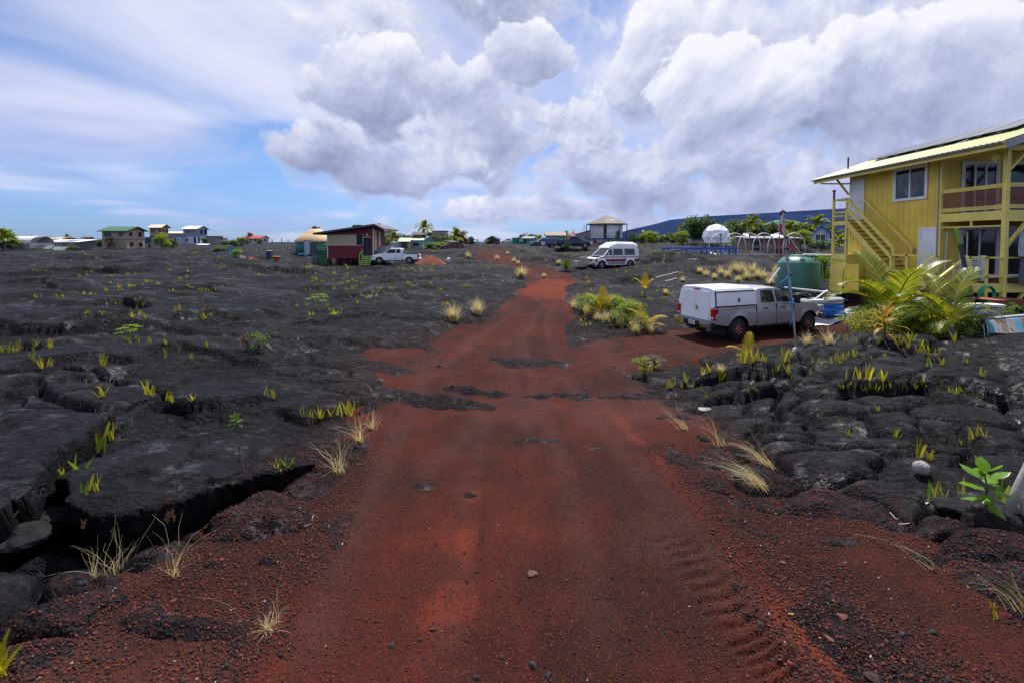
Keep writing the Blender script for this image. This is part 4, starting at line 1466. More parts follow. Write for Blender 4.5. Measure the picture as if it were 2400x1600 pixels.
def silver_pickup():
 T = thing('pickup_truck', 'silver four-door pickup truck with a white canopy over its bed, parked on the red drive', 'pickup truck', (8.34, 18.31, -1.25), R(21.4))
 wb_, r = 3.9, .415
 wheels = (0.0, wb_)
 zt = [(-1.18, 1.30), (.92, 1.30), (1.0, 1.33), (3.0, 1.31), (3.15, 1.33), (4.3, 1.24), (4.72, 1.16), (4.86, 1.0)]
 hw = [(-1.18, .985), (-1.0, 1.0), (3.0, 1.0), (4.2, .985), (4.6, .93), (4.86, .78)]
 xs = [-1.18, -1.1, -.9, -.6, .5, .92, .96, 1.3, 1.7, 2.1, 2.5, 2.9, 3.05, 3.2, 3.5, 4.3, 4.5, 4.65, 4.78, 4.86]
 shell(T, 'body', SILVER, xs, zt, [(-1.18, .66), (-.5, .56), (.5, .50), (3.4, .50), (4.4, .52), (4.86, .58)], wheels, .53, r, hw, None, .07, .04)
 # front and bed side shoulders seen as seams
 for x in (.935, 2.02, 3.02):
  for sd in (1, -1):
   MB().box(x - .006, sd * .965, .56, x + .006, sd * 1.004, 1.30).build('door_seam', BLACK, T)
 cabin(T, SILVER, 0.98, 1.12, 2.42, 3.12, 1.30, 1.30, 1.95, .955, .77,
   [[(1.22, 1.36), (1.98, 1.36), (1.96, 1.84), (1.32, 1.84)], [(2.08, 1.36), (2.92, 1.36), (2.52, 1.82), (2.07, 1.84)]])
 for sd in (1, -1):
  for x in (1.30, 2.25):
   MB().box(x, sd * 1.0, 1.14, x + .22, sd * 1.045, 1.18).build('door_handle', BLACK, T, bevel=.008)
  mr = MB().cbox((2.92, sd * 1.18, 1.48), (.16, .20, .36)).build('mirror', BLACK, T, bevel=.03)
  MB().bar((2.92, sd * .97, 1.38), (2.92, sd * 1.12, 1.40), .05).build('mirror_arm', BLACK, mr)
  MB().box(.95, sd * .92, .42, 3.35, sd * 1.0, .50).build('running_board', BLACK, T, bevel=.02)
 # canopy
 cp = MB()
 st = [(-1.17, .0), (-1.12, .02), (.86, .02), (.93, .0)]
 prof = [(.97, 1.31), (.95, 1.42), (.86, 1.86), (.80, 1.95), (.68, 1.985), (0, 2.01)]
 full = [(y, z) for y, z in prof] + [(-y, z) for y, z in prof[-2::-1]]
 nfull = len(full)
 for (x, ins) in st:
  for (y, z) in full:
   lean = -.07 * (z - 1.31) / .7
   xx = x - (lean if x < 0 else 0)
   cp.v.append((xx, y, z + ins))
 for i in range(len(st) - 1):
  for j in range(nfull - 1):
   cp.f.append((i * nfull + j, (i + 1) * nfull + j, (i + 1) * nfull + j + 1, i * nfull + j + 1))
 cp.f.append(tuple(range(nfull)))
 cp.f.append(tuple(range(3 * nfull, 4 * nfull))[::-1])
 CP = cp.build('canopy', CAPW, T, bevel=.012)
 for sd in (1, -1):
  ysd = lambda z: sd * (.95 + (.86 - .95) * (z - 1.42) / .44 + .012)
  h = MB().prism([(-.92, ysd(1.42), 1.42), (.74, ysd(1.42), 1.42), (.74, ysd(1.84), 1.84), (-.82, ysd(1.84), 1.84)], (0, -sd * .02, 0)).build('side_hatch', CAPW, CP, bevel=.006)
  MB().box(-.02, sd * .935, 1.46, .08, sd * .975, 1.60).build('hatch_latch', CHROME, h)
  MB().box(-1.02, sd * .855, 1.85, .92, sd * .905, 1.885).build('drip_rail', BLACK, CP)
  MB().prism([(-1.15, sd * .965, 1.33), (-1.09, sd * .965, 1.33), (-1.03, sd * .855, 1.9), (-1.08, sd * .855, 1.9)], (0, sd * .02, 0)).build('canopy_seal', BLACK, CP)
  MB().box(-1.1, sd * .96, 1.298, .92, sd * 1.0, 1.315).build('rail_cap', BLACK, T)
 # doors at the back of the canopy reach down to the bumper
 for sd in (1, -1):
  d = MB().hexa([(-1.215, min(sd * .004, sd * .70), .78), (-1.19, min(sd * .004, sd * .70), .78), (-1.19, max(sd * .004, sd * .70), .78), (-1.215, max(sd * .004, sd * .70), .78),
      (-1.155, min(sd * .004, sd * .66), 1.86), (-1.13, min(sd * .004, sd * .66), 1.86), (-1.13, max(sd * .004, sd * .66), 1.86), (-1.155, max(sd * .004, sd * .66), 1.86)]).build('rear_door', CAPW, CP, bevel=.006)
  if sd == -1:
   MB().box(-1.225, -.13, 1.12, -1.195, -.05, 1.28).build('door_latch', CHROME, d)
  MB().hexa([(-1.20, sd * .715 if sd > 0 else -.80, .80), (-1.10, sd * .715 if sd > 0 else -.80, .80), (-1.10, .80 if sd > 0 else -.715, .80), (-1.20, .80 if sd > 0 else -.715, .80),
     (-1.185, .69 if sd > 0 else -.90, 1.31), (-1.10, .69 if sd > 0 else -.90, 1.31), (-1.10, .90 if sd > 0 else -.69, 1.31), (-1.185, .90 if sd > 0 else -.69, 1.31)]).build('rear_pillar', CAPW, CP)
  tl = MB().box(-1.225, min(sd * .80, sd * .985), .80, -1.0, max(sd * .80, sd * 1.0), 1.24).build('tail_lamp', REDL, T, bevel=.02)
  MB().box(-1.232, min(sd * .82, sd * .96), .86, -1.2, max(sd * .82, sd * .96), .93).build('reversing_lamp', LAMP, tl)
 MB().box(-1.15, -.17, 1.905, -1.10, .17, 1.945).build('brake_lamp', REDL, CP)
 # bumper, plate, hitch, exhaust
 bp = MB().box(-1.36, -.98, .52, -1.14, .98, .72).build('rear_bumper', BLACK, T, bevel=.03)
 for sd in (1, -1):
  MB().box(-1.385, min(sd * .42, sd * .95), .50, -1.345, max(sd * .42, sd * .95), .70).build('bumper_plate', CHROME, bp, bevel=.015)
 MB().box(-1.38, -.95, .722, -1.16, .95, .742).build('bumper_step', GREYM, bp)
 pl = MB().box(-1.372, -.16, .55, -1.361, .16, .70).build('number_plate', WHITE, T)
 for k, c in enumerate(((.6, .08, .06), (.7, .35, .05), (.65, .6, .1), (.1, .4, .2), (.1, .15, .5))):
  a = MB()
  r0, r1 = .118 - .009 * k, .110 - .009 * k
  for q in range(12):
   t0, t1 = math.pi * q / 12, math.pi * (q + 1) / 12
   a.poly(*[(-1.3735, -math.cos(t) * rr, .565 + math.sin(t) * rr) for t, rr in ((t0, r0), (t1, r0), (t1, r1), (t0, r1))])
  a.build('plate_rainbow', M('rainbow_%d' % k, c, .5), pl)
 for k in range(6):
  y = .115 - k * .043 - (.014 if k > 2 else 0)
  MB().box(-1.3762, y - .013, .585, -1.3745, y - .005, .64).box(-1.3762, y + .005, .585, -1.3745, y + .013, .64).box(-1.3762, y - .005, .607 + .01 * (k % 3), -1.3745, y + .005, .617 + .01 * (k % 3)).build('plate_mark', M('plate_ink', (.02, .02, .05), .5), pl)
 MB().box(-1.42, -.05, .40, -1.2, .05, .50).box(-1.47, -.03, .36, -1.40, .03, .42).build('tow_hitch', BLACK, T)
 MB().tube([(-.7, -.62, .42), (-1.1, -.62, .42), (-1.22, -.66, .40)], .05, 10).build('exhaust_pipe', GREYM, T, True)
 MB().box(4.8, -.92, .50, 4.98, .92, .76).build('front_bumper', CHROME, T, bevel=.04)
 MB().box(4.78, -.55, .78, 4.88, .55, 1.12).build('grille', BLACK, T, bevel=.02)
 for sd in (1, -1):
  MB().box(4.55, min(sd * .62, sd * .95), .84, 4.86, max(sd * .62, sd * .93), 1.10).build('headlamp', LAMP, T, bevel=.03)
  MB().box(-1.05, sd * .995, 1.20, .85, sd * 1.003, 1.215).build('pinstripe', RUSTB, T)
  for x in wheels:
   wheel(T, x, sd * .865, r, .27, sd, CHROME, 8, .56)
 return T


silver_pickup()


def box_vehicle(name, label, cat, loc, rz, kind, paint, **k):
 """smaller pickups, vans and cars seen from afar; x forward, origin on the ground under the middle of the rear axle"""
 T = thing(name, label, cat, loc, rz, k.get('group'))
 rim = k.get('rim', CHROME)
 if kind == 'pickup':
  r, wb_, w = k.get('r', .37), k.get('wb', 3.25), k.get('w', .92)
  up = k.get('lift', 0.0)
  cab0, cab1 = k.get('cab', (.72, 2.9))
  xs = [-1.05, -.98, -.6, .5, cab0, cab0 + .05, 1.4, 2.0, cab1, wb_ + .3, wb_ + .6, wb_ + .78, wb_ + .88]
  zt = [(-1.05, 1.08 + up), (cab0 - .02, 1.10 + up), (cab0, 1.14 + up), (cab1, 1.12 + up), (wb_ + .55, 1.02 + up), (wb_ + .80, .92 + up), (wb_ + .88, .72 + up)]
  shell(T, 'body', paint, xs, zt, [(-1.05, .52 + up), (.5, .42 + up), (wb_ + .4, .40 + up), (wb_ + .88, .46 + up)], (0.0, wb_), r + .09, r, [(-1.05, w - .02), (-.8, w), (wb_, w), (wb_ + .6, w - .08), (wb_ + .88, w - .22)],
    (-.95, cab0 - .08) if not k.get('cap') else None, .05, .03)
  cw = k.get('cabw', (cab0 + .2, cab1 - .85))
  mid = (cw[0] + cw[1]) / 2
  wins = [[(cab0 + .22, 1.20 + up), (mid - .06, 1.20 + up), (mid - .06, 1.62 + up), (cab0 + .30, 1.62 + up)], [(mid + .04, 1.20 + up), (cab1 - .25, 1.20 + up), (cab1 - .72, 1.60 + up), (mid + .04, 1.62 + up)]] if k.get('crew', True) else \
   [[(cab0 + .15, 1.20 + up), (cab0 + .5, 1.20 + up), (cab0 + .5, 1.60 + up), (cab0 + .2, 1.60 + up)], [(cab0 + .6, 1.20 + up), (cab1 - .25, 1.20 + up), (cab1 - .68, 1.58 + up), (cab0 + .6, 1.60 + up)]]
  cabin(T, paint, cab0 + .02, cab0 + .12, cab1 - .72, cab1, 1.12 + up, 1.10 + up, 1.74 + up, w - .05, w - .2, wins)
  if k.get('cap'):
   c = cabin(T, k['cap'], -1.03, -.93, cab0 - .1, cab0 - .03, 1.08 + up, 1.08 + up, 1.72 + up, w - .06, w - .2, [[(-.8, 1.2 + up), (cab0 - .25, 1.2 + up), (cab0 - .3, 1.55 + up), (-.72, 1.55 + up)]], 'canopy', front=False)
  else:
   MB().box(-1.075, -w + .12, .62 + up, -1.04, w - .12, 1.07 + up).build('tailgate', paint, T, bevel=.01)
  fx = wb_ + .86
  MB().box(-1.18, -w + .05, .48 + up, -1.04, w - .05, .64 + up).build('rear_bumper', k.get('bump', CHROME), T, bevel=.02)
  MB().box(fx - .08, -w + .12, .42 + up, fx + .09, w - .12, .62 + up).build('front_bumper', k.get('bump', CHROME), T, bevel=.03)
  MB().box(fx - .1, -w + .42, .64 + up, fx + .012, w - .42, .86 + up).build('grille', BLACK, T, bevel=.01)
  for sd in (1, -1):
   MB().box(fx - .26, min(sd * (w - .42), sd * (w - .12)), .68 + up, fx - .02, max(sd * (w - .42), sd * (w - .10)), .86 + up).build('headlamp', LAMP, T, bevel=.02)
   MB().box(-1.085, min(sd * (w - .15), sd * (w + .004)), .72 + up, -.90, max(sd * (w - .15), sd * (w + .004)), 1.02 + up).build('tail_lamp', REDL, T)
   MB().cbox((cab1 - .35, sd * (w + .09), 1.24 + up), (.1, .16, .18)).build('mirror', k.get('mir', paint), T, bevel=.02)
   for x in ((cab0 + .3), (cab0 + 1.25)):
    MB().box(x, sd * (w - .01), .98 + up, x + .16, sd * (w + .02), 1.015 + up).build('door_handle', paint, T)
   for x in (cab0 + .02, mid, cab1 - .02):
    MB().box(x - .006, sd * (w - .035), .5 + up, x + .006, sd * (w + .003), 1.1 + up).build('door_seam', BLACK, T)
   for x in (0.0, wb_):
    wheel(T, x, sd * (w - .12), r, .25, sd, rim, 6, k.get('rimr', .62))
 elif kind == 'car':
  r, wb_, w = .32, 2.6, .86
  xs = [-.85, -.75, -.5, .6, 1.2, 1.8, 2.3, 3.0, 3.25, 3.4]
  zt = [(-.85, .80), (-.7, .92), (.0, .95), (2.2, .93), (3.0, .80), (3.3, .68), (3.4, .5)]
  shell(T, 'body', paint, xs, zt, [(-.85, .36), (0, .26), (3.4, .30)], (0, wb_), r + .06, r, [(-.85, w - .1), (-.4, w), (2.6, w), (3.4, w - .2)])
  cabin(T, paint, -.62, -.35 if k.get('suv') else .1, 1.35, 2.25, .93, .92, 1.62 if k.get('suv') else 1.45, w - .04, w - .2,
    [[(-.3, .98), (.7, .98), (.7, 1.36), (.2, 1.36)], [(.78, .98), (1.95, .98), (1.38, 1.36), (.78, 1.36)]])
  for sd in (1, -1):
   MB().box(3.15, min(sd * .45, sd * .78), .55, 3.37, max(sd * .45, sd * .76), .68).build('headlamp', LAMP, T, bevel=.02)
   MB().box(-.87, min(sd * .5, sd * .8), .6, -.74, max(sd * .5, sd * .8), .78).build('tail_lamp', REDL, T)
   for x in (0, wb_):
    wheel(T, x, sd * (w - .1), r, .2, sd, CHROME, 5)
 return T


WCAR = M('white_car_paint', (0.84, 0.85, 0.87), 0.25, 0.04, 1.0, coat=0.6)
p_ = gat(962, 51.0)
box_vehicle('pickup_truck', 'white four-door pickup truck parked beside the dark red cabin', 'pickup truck', p_, R(180 + 4), 'pickup', WCAR, wb=3.25, rim=M('alloy', (.45, .43, .40), .35, .1, metal=.7), bump=WCAR)
NAVY = M('royal_blue_paint', (0.012, 0.030, 0.16), 0.3, 0.1, coat=0.5)
TEALB = M('dark_teal_blue_paint', (0.006, 0.022, 0.045), 0.3, 0.1, coat=0.5)
TANR = M('tan_rim', (0.40, 0.30, 0.18), 0.5, 0.1)
p_ = gat(1291, 83.0)
t_ = box_vehicle('pickup_truck', 'royal blue pickup truck with a blue canopy and one white door', 'pickup truck', p_, R(180 + 8), 'pickup', NAVY, wb=2.95, cab=(.75, 2.55), crew=False, cap=M('blue_canopy', (.02, .06, .26), .4, .1), rim=TANR, r=.34, bump=BLACK)
for sd in (1, -1):
 MB().box(1.28, sd * .90, .46, 2.0, sd * .925, 1.10).build('front_door', M('cream_door', (.62, .58, .48), .4, .05), t_)
p_ = gat(1320, 70.0)
box_vehicle('pickup_truck', 'dark blue lifted pickup truck with big tyres facing right', 'pickup truck', p_, R(-6), 'pickup', TEALB, wb=3.3, cab=(.95, 2.75), crew=False, r=.46, lift=.22, w=.98, rim=M('pale_rim', (.5, .5, .5), .4), rimr=.5)
p_ = gat(1196, 170.0)
box_vehicle('parked_car', 'small white hatchback parked left of the teal sheds', 'car', p_, R(186), 'car', WCAR, suv=True)
p_ = gat(1116, 165.0)
box_vehicle('parked_car', 'tiny white car parked on the skyline beside the yellow digger', 'car', p_, R(250), 'car', WCAR, suv=True)


def camper_van():
 p = gat(1462, 43.4)
 T = thing('camper_van', 'white and maroon high-roofed camper van with rust spots, resting on the lava', 'van', (p.x, p.y, p.z - .02), R(180 + 24))
 VW = M('faded_van_white', (0.80, 0.81, 0.83), 0.4, 0.06, 2.0, dirt=((0.40, 0.22, 0.12), 0.76))
 MAR = M('maroon_paint', (0.20, 0.012, 0.022), 0.4, 0.2, 3.0)
 GRYS = M('grey_stripe', (0.26, 0.25, 0.28), 0.5, 0.1)
 r, wb_, w = .36, 3.18, .98
 xs = [-1.05, -.95, -.5, .6, 1.2, 1.8, 2.4, 2.8, 3.2, 3.5, 3.75, 3.9]
 zt = [(-1.05, 1.16), (2.75, 1.18), (3.0, 1.16), (3.7, .98), (3.86, .90), (3.9, .75)]
 shell(T, 'body', VW, xs, zt, [(-1.05, .42), (0, .34), (3.9, .38)], (0, wb_), .46, r, [(-1.05, w - .04), (-.7, w), (3.0, w), (3.6, w - .05), (3.9, w - .14)], None, .06, .03)
 cabin(T, VW, -1.02, -.95, 2.18, 3.05, 1.16, 1.14, 1.98, w - .03, w - .14,
   [[(-.62, 1.26), (.58, 1.26), (.58, 1.84), (-.52, 1.84)], [(.82, 1.26), (1.86, 1.26), (1.84, 1.84), (.82, 1.84)], [(2.02, 1.26), (2.82, 1.26), (2.34, 1.78), (2.02, 1.82)]], dome=.02)
 # raised fibreglass roof
 mb = MB()
 st = [(-1.0, .80, 1.99, .02), (-.96, .80, 2.30, .40), (-.6, .78, 2.44, .5), (1.2, .78, 2.46, .5), (1.7, .79, 2.40, .45), (2.2, .80, 2.12, .12), (2.32, .80, 1.95, .01)]
 for (x, y, z, h) in st:
  for f, g in ((1.02, 0), (1.0, .35), (.93, .75), (.7, 1), (0, 1.04), (-.7, 1), (-.93, .75), (-1.0, .35), (-1.02, 0)):
   mb.v.append((x, y * f, max(1.93, (z - h) + h * g) if g else min(1.95, z)))
 for i in range(len(st) - 1):
  for j in range(8):
   a = i * 9 + j
   mb.f.append((a, a + 1, a + 10, a + 9))
 mb.f.append(tuple(range(9)))
 mb.f.append(tuple(range(len(mb.v) - 9, len(mb.v)))[::-1])
 mb.build('high_roof', VW, T, True)
 for sd in (1, -1):
  for (x0, x1) in ((-1.03, -.47), (.47, 2.70), (3.66, 3.8)):
   MB().box(x0, sd * (w - .01), .66, x1, sd * (w + .006), .90).build('maroon_stripe', MAR, T)
  MB().box(-1.03, sd * (w - .02), 1.05, 3.4, sd * (w - .003), 1.11).build('thin_stripe', M('dusty_pink', (.38, .16, .14), .5), T)
  for (x0, x1) in ((.47, 2.70), (-1.03, -.47)):
   MB().box(x0, sd * (w - .05), .44, x1, sd * (w - .002), .69).build('grey_stripe', GRYS, T)
  MB().cbox((2.55, sd * (w + .10), 1.36), (.08, .18, .22)).build('mirror', OFFW, T, bevel=.02)
  MB().box(3.70, min(sd * .56, sd * .86), .78, 3.915, max(sd * .56, sd * .86), .94).build('headlamp', LAMP, T)
  MB().box(3.66, min(sd * .86, sd * .97), .84, 3.80, max(sd * .86, sd * .97), .92).build('side_lamp', ORANGE, T)
  MB().box(-1.07, min(sd * .8, sd * .96), .8, -1.0, max(sd * .8, sd * .96), 1.05).build('tail_lamp', REDL, T)
  for x in (.70, 1.94, 2.72):
   MB().box(x - .006, sd * (w - .02), .44, x + .006, sd * (w + .008), 1.9 if x < 2.5 else 1.16).build('door_seam', BLACK, T)
  for x in (0, wb_):
   wheel(T, x, sd * (w - .13), r, .24, sd, CHROME, 5, .6)
 MB().box(3.84, -.5, .68, 3.93, .5, .92).build('grille', BLACK, T)
 for k in range(4):
  MB().box(3.925, -.5, .70 + k * .055, 3.94, .5, .715 + k * .055).build('grille_bar', CHROME, T)
 MB().box(3.84, -.92, .42, 4.02, .92, .60).build('front_bumper', CHROME, T, bevel=.04)
 MB().box(3.0, -.7, 1.165, 3.5, .7, 1.19).build('bonnet_patch', BLACK, T)
 MB().box(-1.2, -.92, .42, -1.04, .92, .58).build('rear_bumper', CHROME, T, bevel=.03)


camper_van()


# ------------------------------------------------------------------ houses, sheds and tents of the settlement
def C(name, r, g, b, rough=.65, **k):
 return M(name, (r, g, b), rough, **k)


BEIGE = C('beige_siding', .36, .27, .19)
TANW = C('tan_siding', .42, .24, .10)
GREENR = C('green_metal_roof', .035, .13, .045, .5)
CREAMR = C('cream_roof', .66, .58, .46)
WHITER = C('white_roof', .70, .68, .66)
BLUET = C('blue_trim', .02, .11, .40)
GREYS = C('grey_siding', .16, .17, .20)
TEALW = C('turquoise_wall', .012, .30, .20)
BROWNR = C('brown_shingle_roof', .20, .115, .075)
MINT = C('mint_wall', .20, .38, .33)
REDR = C('red_roof', .38, .07, .05)
DKBR = C('dark_brown_trim', .045, .030, .025)
DKGR = C('dark_roof', .06, .06, .07)
BURG = C('burgundy_wall', .17, .012, .022)
CREAMP = C('cream_panel', .52, .44, .28)
SLATE = C('slate_roof', .09, .09, .11)
LIME = C('lime_paint', .28, .50, .10)
GLASSB = C('bluish_glass', .03, .06, .08, .08)
SHEDR = C('grey_tin', .30, .30, .32, .5)
OCHRE = C('ochre_wall', .42, .29, .04)
PEACH = C('peach_wall', .55, .25, .12)


def cottage(name, label, cat, px, Y, w, d, h, roof='gx', rise=1.0, over=.4, rz=0.0, wall=BEIGE, roofm=SHEDR, trim=WHITER, wins=(), doors=(), lower=None, stilts=0.0, sink=0.15, group=None, gablem=None, glass=GLASS, roof_t=.08):
 g = gat(px, Y)
 T = thing(name, label, cat, (g.x, g.y, g.z - (0 if stilts else sink)), rz, group)
 hw, hd = w / 2, d / 2
 z0 = stilts
 zt = z0 + h + (0 if stilts else sink)
 if lower:
  zs = z0 + lower[1] + sink
  MB().box(-hw, -hd, z0, hw, hd, zs).build('wall', lower[0], T)
  MB().box(-hw - .002, -hd - .002, zs, hw + .002, hd + .002, zt).build('upper_wall', wall, T)
  MB().box(-hw - .03, -hd - .03, zs - .08, hw + .03, hd + .03, zs + .08).build('trim_band', lower[2] if len(lower) > 2 else trim, T)
 else:
  MB().box(-hw, -hd, z0, hw, hd, zt).build('wall', wall, T)
 if stilts:
  for x in (-hw + .15, 0, hw - .15):
   for y in (-hd + .15, hd - .15):
    MB().box(x - .07, y - .07, -.3, x + .07, y + .07, z0).build('stilt', DKBR, T)
 o = over
 t = roof_t
 if roof == 'gx':        # ridge along x
  s = rise / hd
  RF = MB().prism([(-hw - o, -hd - o, zt - s * o), (-hw - o, 0, zt + rise), (-hw - o, hd + o, zt - s * o), (-hw - o, hd + o, zt - s * o + t), (-hw - o, 0, zt + rise + t), (-hw - o, -hd - o, zt - s * o + t)], (w + 2 * o, 0, 0)).build('roof', roofm, T)
  MB().prism([(-hw, -hd, zt), (-hw, hd, zt), (-hw, 0, zt + rise - .01)], (w, 0, 0)).build('gable', gablem or wall, T)
  MB().box(-hw - o, -hd - o - .02, zt - s * o - .10, hw + o, -hd - o + .02, zt - s * o).build('fascia', trim, T)
  for x in (-hw - o - .02, hw + o - .02):
   for sg in (-1, 1):
    MB().prism([(x, sg * (hd + o), zt - s * o + t), (x, 0, zt + rise + t), (x, 0, zt + rise - .12), (x, sg * (hd + o), zt - s * o - .14)], (.04, 0, 0)).build('barge_board', trim, RF)
 elif roof == 'gy':      # ridge along y, gable to the front
  s = rise / hw
  RF = MB().prism([(-hw - o, -hd - o, zt - s * o), (0, -hd - o, zt + rise), (hw + o, -hd - o, zt - s * o), (hw + o, -hd - o, zt - s * o + t), (0, -hd - o, zt + rise + t), (-hw - o, -hd - o, zt - s * o + t)], (0, d + 2 * o, 0)).build('roof', roofm, T)
  MB().prism([(-hw, -hd, zt), (hw, -hd, zt), (0, -hd, zt + rise - .01)], (0, d, 0)).build('gable', gablem or wall, T)
  for sg in (-1, 1):
   MB().prism([(sg * (hw + o), -hd - o - .03, zt - s * o + t), (0, -hd - o - .03, zt + rise + t), (0, -hd - o - .03, zt + rise - .14), (sg * (hw + o), -hd - o - .03, zt - s * o - .16)], (0, .05, 0)).build('barge_board', trim, RF)
 elif roof == 'shx':     # single slope falling towards -x
  MB().prism([(-hw - o, -hd - o, zt - rise * o / w), (hw + o, -hd - o, zt + rise + rise * o / w), (hw + o, -hd - o, zt + rise + rise * o / w + t), (-hw - o, -hd - o, zt - rise * o / w + t)], (0, d + 2 * o, 0)).build('roof', roofm, T)
  MB().prism([(-hw, -hd, zt), (hw, -hd, zt), (hw, -hd, zt + rise)], (0, d, 0)).build('gable', gablem or wall, T)
 elif roof == 'shy':     # single slope falling towards the front
  MB().prism([(-hw - o, -hd - o, zt - rise * o / d), (-hw - o, hd + o, zt + rise + rise * o / d), (-hw - o, hd + o, zt + rise + rise * o / d + t), (-hw - o, -hd - o, zt - rise * o / d + t)], (w + 2 * o, 0, 0)).build('roof', roofm, T)
  MB().prism([(-hw, -hd, zt), (-hw, hd, zt), (-hw, hd, zt + rise)], (w, 0, 0)).build('gable', gablem or wall, T)
 elif roof == 'hip':
  k = min(hw, hd) * .95
  e = zt - rise * o / k
  A = [(-hw - o, -hd - o, e), (hw + o, -hd - o, e), (hw + o, hd + o, e), (-hw - o, hd + o, e)]
  rx, ry = max(hw - k, .02), max(hd - k, .02)
  B_ = [(-rx, -ry, zt + rise), (rx, -ry, zt + rise), (rx, ry, zt + rise), (-rx, ry, zt + rise)]
  mb = MB().hexa(A + B_)
  mb.build('roof', roofm, T)
  MB().box(-hw - o, -hd - o, e - .12, hw + o, hd + o, e - .005).build('eave', trim, T)
 elif roof == 'flat':
  MB().box(-hw - o, -hd - o, zt, hw + o, hd + o, zt + max(t, .12)).build('roof', roofm, T)
 for it in list(wins) + [tuple(q) + ('door',) for q in doors]:
  fc, u, z, ww, hh = it[:5]
  dm = it[5] if len(it) > 5 else None
  z += z0 + (0 if stilts else sink)
  def bx(mb, a, b, c, e_, t0, t1):
   if fc == 'f':
    return mb.box(a, -hd - t1, c, b, -hd - t0, e_)
   if fc == 'l':
    return mb.box(-hw - t1, a, c, -hw - t0, b, e_)
   return mb.box(hw + t0, a, c, hw + t1, b, e_)
  if dm == 'door' or (dm and len(it) > 6):
   bx(MB(), u - ww / 2, u + ww / 2, z, z + hh, .003, .05).build('door', dm if dm != 'door' else DKBR, T)
   continue
  f = MB()
  bx(f, u - ww / 2 - .07, u - ww / 2, z - .07, z + hh + .07, .004, .05)
  bx(f, u + ww / 2, u + ww / 2 + .07, z - .07, z + hh + .07, .004, .05)
  bx(f, u - ww / 2, u + ww / 2, z - .07, z, .004, .05)
  bx(f, u - ww / 2, u + ww / 2, z + hh, z + hh + .07, .004, .05)
  bx(f, u - .025, u + .025, z, z + hh, .004, .04)
  wf = f.build('window', dm if dm else trim, T)
  bx(MB(), u - ww / 2, u + ww / 2, z, z + hh, .006, .02).build('pane', glass, wf)
 return T


# --- left: the settlement towards the sea
cottage('beige_house', 'two-storey beige house with a green metal roof, dark window trim', 'house', 291, 122, 6.4, 5.8, 4.7, 'gx', 1.0, .7, R(0), BEIGE, GREENR, C('dark_green_trim', .02, .035, .025),
  [('f', -1.7, 3.1, 1.7, 1.2, C('dark_green_trim2', .02, .04, .03)), ('f', 1.7, 3.2, .9, 1.0), ('r', -1.6, 3.3, .8, .9), ('r', 1.4, 3.1, .9, 1.1), ('r', -1.4, .5, .8, 1.0), ('r', 1.6, .5, 1.1, .8)], lower=(BEIGE, 2.35, C('dark_green_trim3', .05, .06, .05)))
cottage('tan_house', 'small tan two-storey house with a cream roof, behind the beige house', 'house', 374, 152, 4.0, 2.9, 5.6, 'gx', .8, .6, R(-2), TANW, CREAMR, DKBR,
  [('f', -.7, 3.6, 1.6, 1.5, WHITER), ('f', 1.5, 4.0, .7, .8), ('r', -.6, 4.0, .6, .8, REDR), ('r', .8, 4.0, .6, .7)], lower=(C('dark_lower_wall', .06, .07, .09), 2.6, DKBR))
cottage('low_annex', 'blue and grey lean-to below the tan house with open front', 'annex', 366, 147, 5.4, 2.4, 2.2, 'flat', 0, .3, R(0), C('blue_grey_wall', .16, .22, .33), DKGR, DKBR, [('f', -1.6, .5, 1.6, 1.3)])
cottage('white_house', 'two-storey white and grey house with blue trim and white roof', 'house', 459, 150, 4.3, 5.2, 4.9, 'gx', .9, .55, R(0), C('upper_grey_wall', .26, .27, .32), WHITER, BLUET,
  [('f', -.6, 3.2, 1.3, 1.1, WHITE), ('r', -.3, 3.2, 1.0, 1.3), ('r', 1.7, 3.2, 1.0, 1.3), ('f', -1.2, .9, .8, .7, REDR), ('f', 1.6, .3, .7, 1.8), ('r', -1.6, .3, .7, 1.9)], lower=(C('white_lower_wall', .62, .64, .68), 2.5, BLUET), gablem=C('white_gable', .60, .61, .66))
cottage('white_roof_house', 'low house with white roof just left of the white and grey house', 'house', 421, 162, 5.4, 4, 3.6, 'gx', .5, .6, 0, C('pale_tan_wall', .45, .36, .26), CREAMR, WHITER, [('f', -1.4, 1.7, .9, .8), ('f', 0, 1.7, .9, .8), ('f', 1.4, 1.7, .9, .8)])
cottage('blue_shed', 'small pale blue shed with blue roof edge beside the white and grey house', 'shed', 423, 147, 3.0, 2.4, 2.3, 'shx', .3, .25, R(-10), C('pale_blue_wall', .36, .44, .55), BLUET, BLUET, [('f', .6, .8, .6, .8, WHITE)], [('f', -.6, .1, .8, 1.8)])
cottage('tin_shed', 'grey tin shed with upright sheets right of the white and grey house', 'shed', 503, 148, 3.6, 3.0, 2.7, 'shx', -.3, .3, R(-12), C('rusty_grey_tin', .22, .22, .24, dirt=((.20, .10, .06), .55)), C('rust_roof', .25, .13, .10), DKBR, [('f', -.9, .8, .7, 1.1)])
cottage('red_brown_shed', 'small white and red-brown shed at the right end of the tin shed', 'shed', 520, 150, 2.2, 2.4, 2.0, 'shx', -.2, .25, R(-10), C('white_shed', .5, .5, .52), C('rust_roof2', .22, .07, .05), DKBR, (), [('f', .5, .1, .7, 1.6)])
cottage('dark_roof_house', 'brown house with a dark low roof behind the white greenhouse', 'house', 56, 205, 9.0, 6, 2.6, 'gx', 1.0, .9, R(-16), C('brown_wall', .14, .10, .08), DKGR, DKBR, [('r', -1, 1.0, .8, .9), ('f', 1.2, 1.0, .9, .9)])
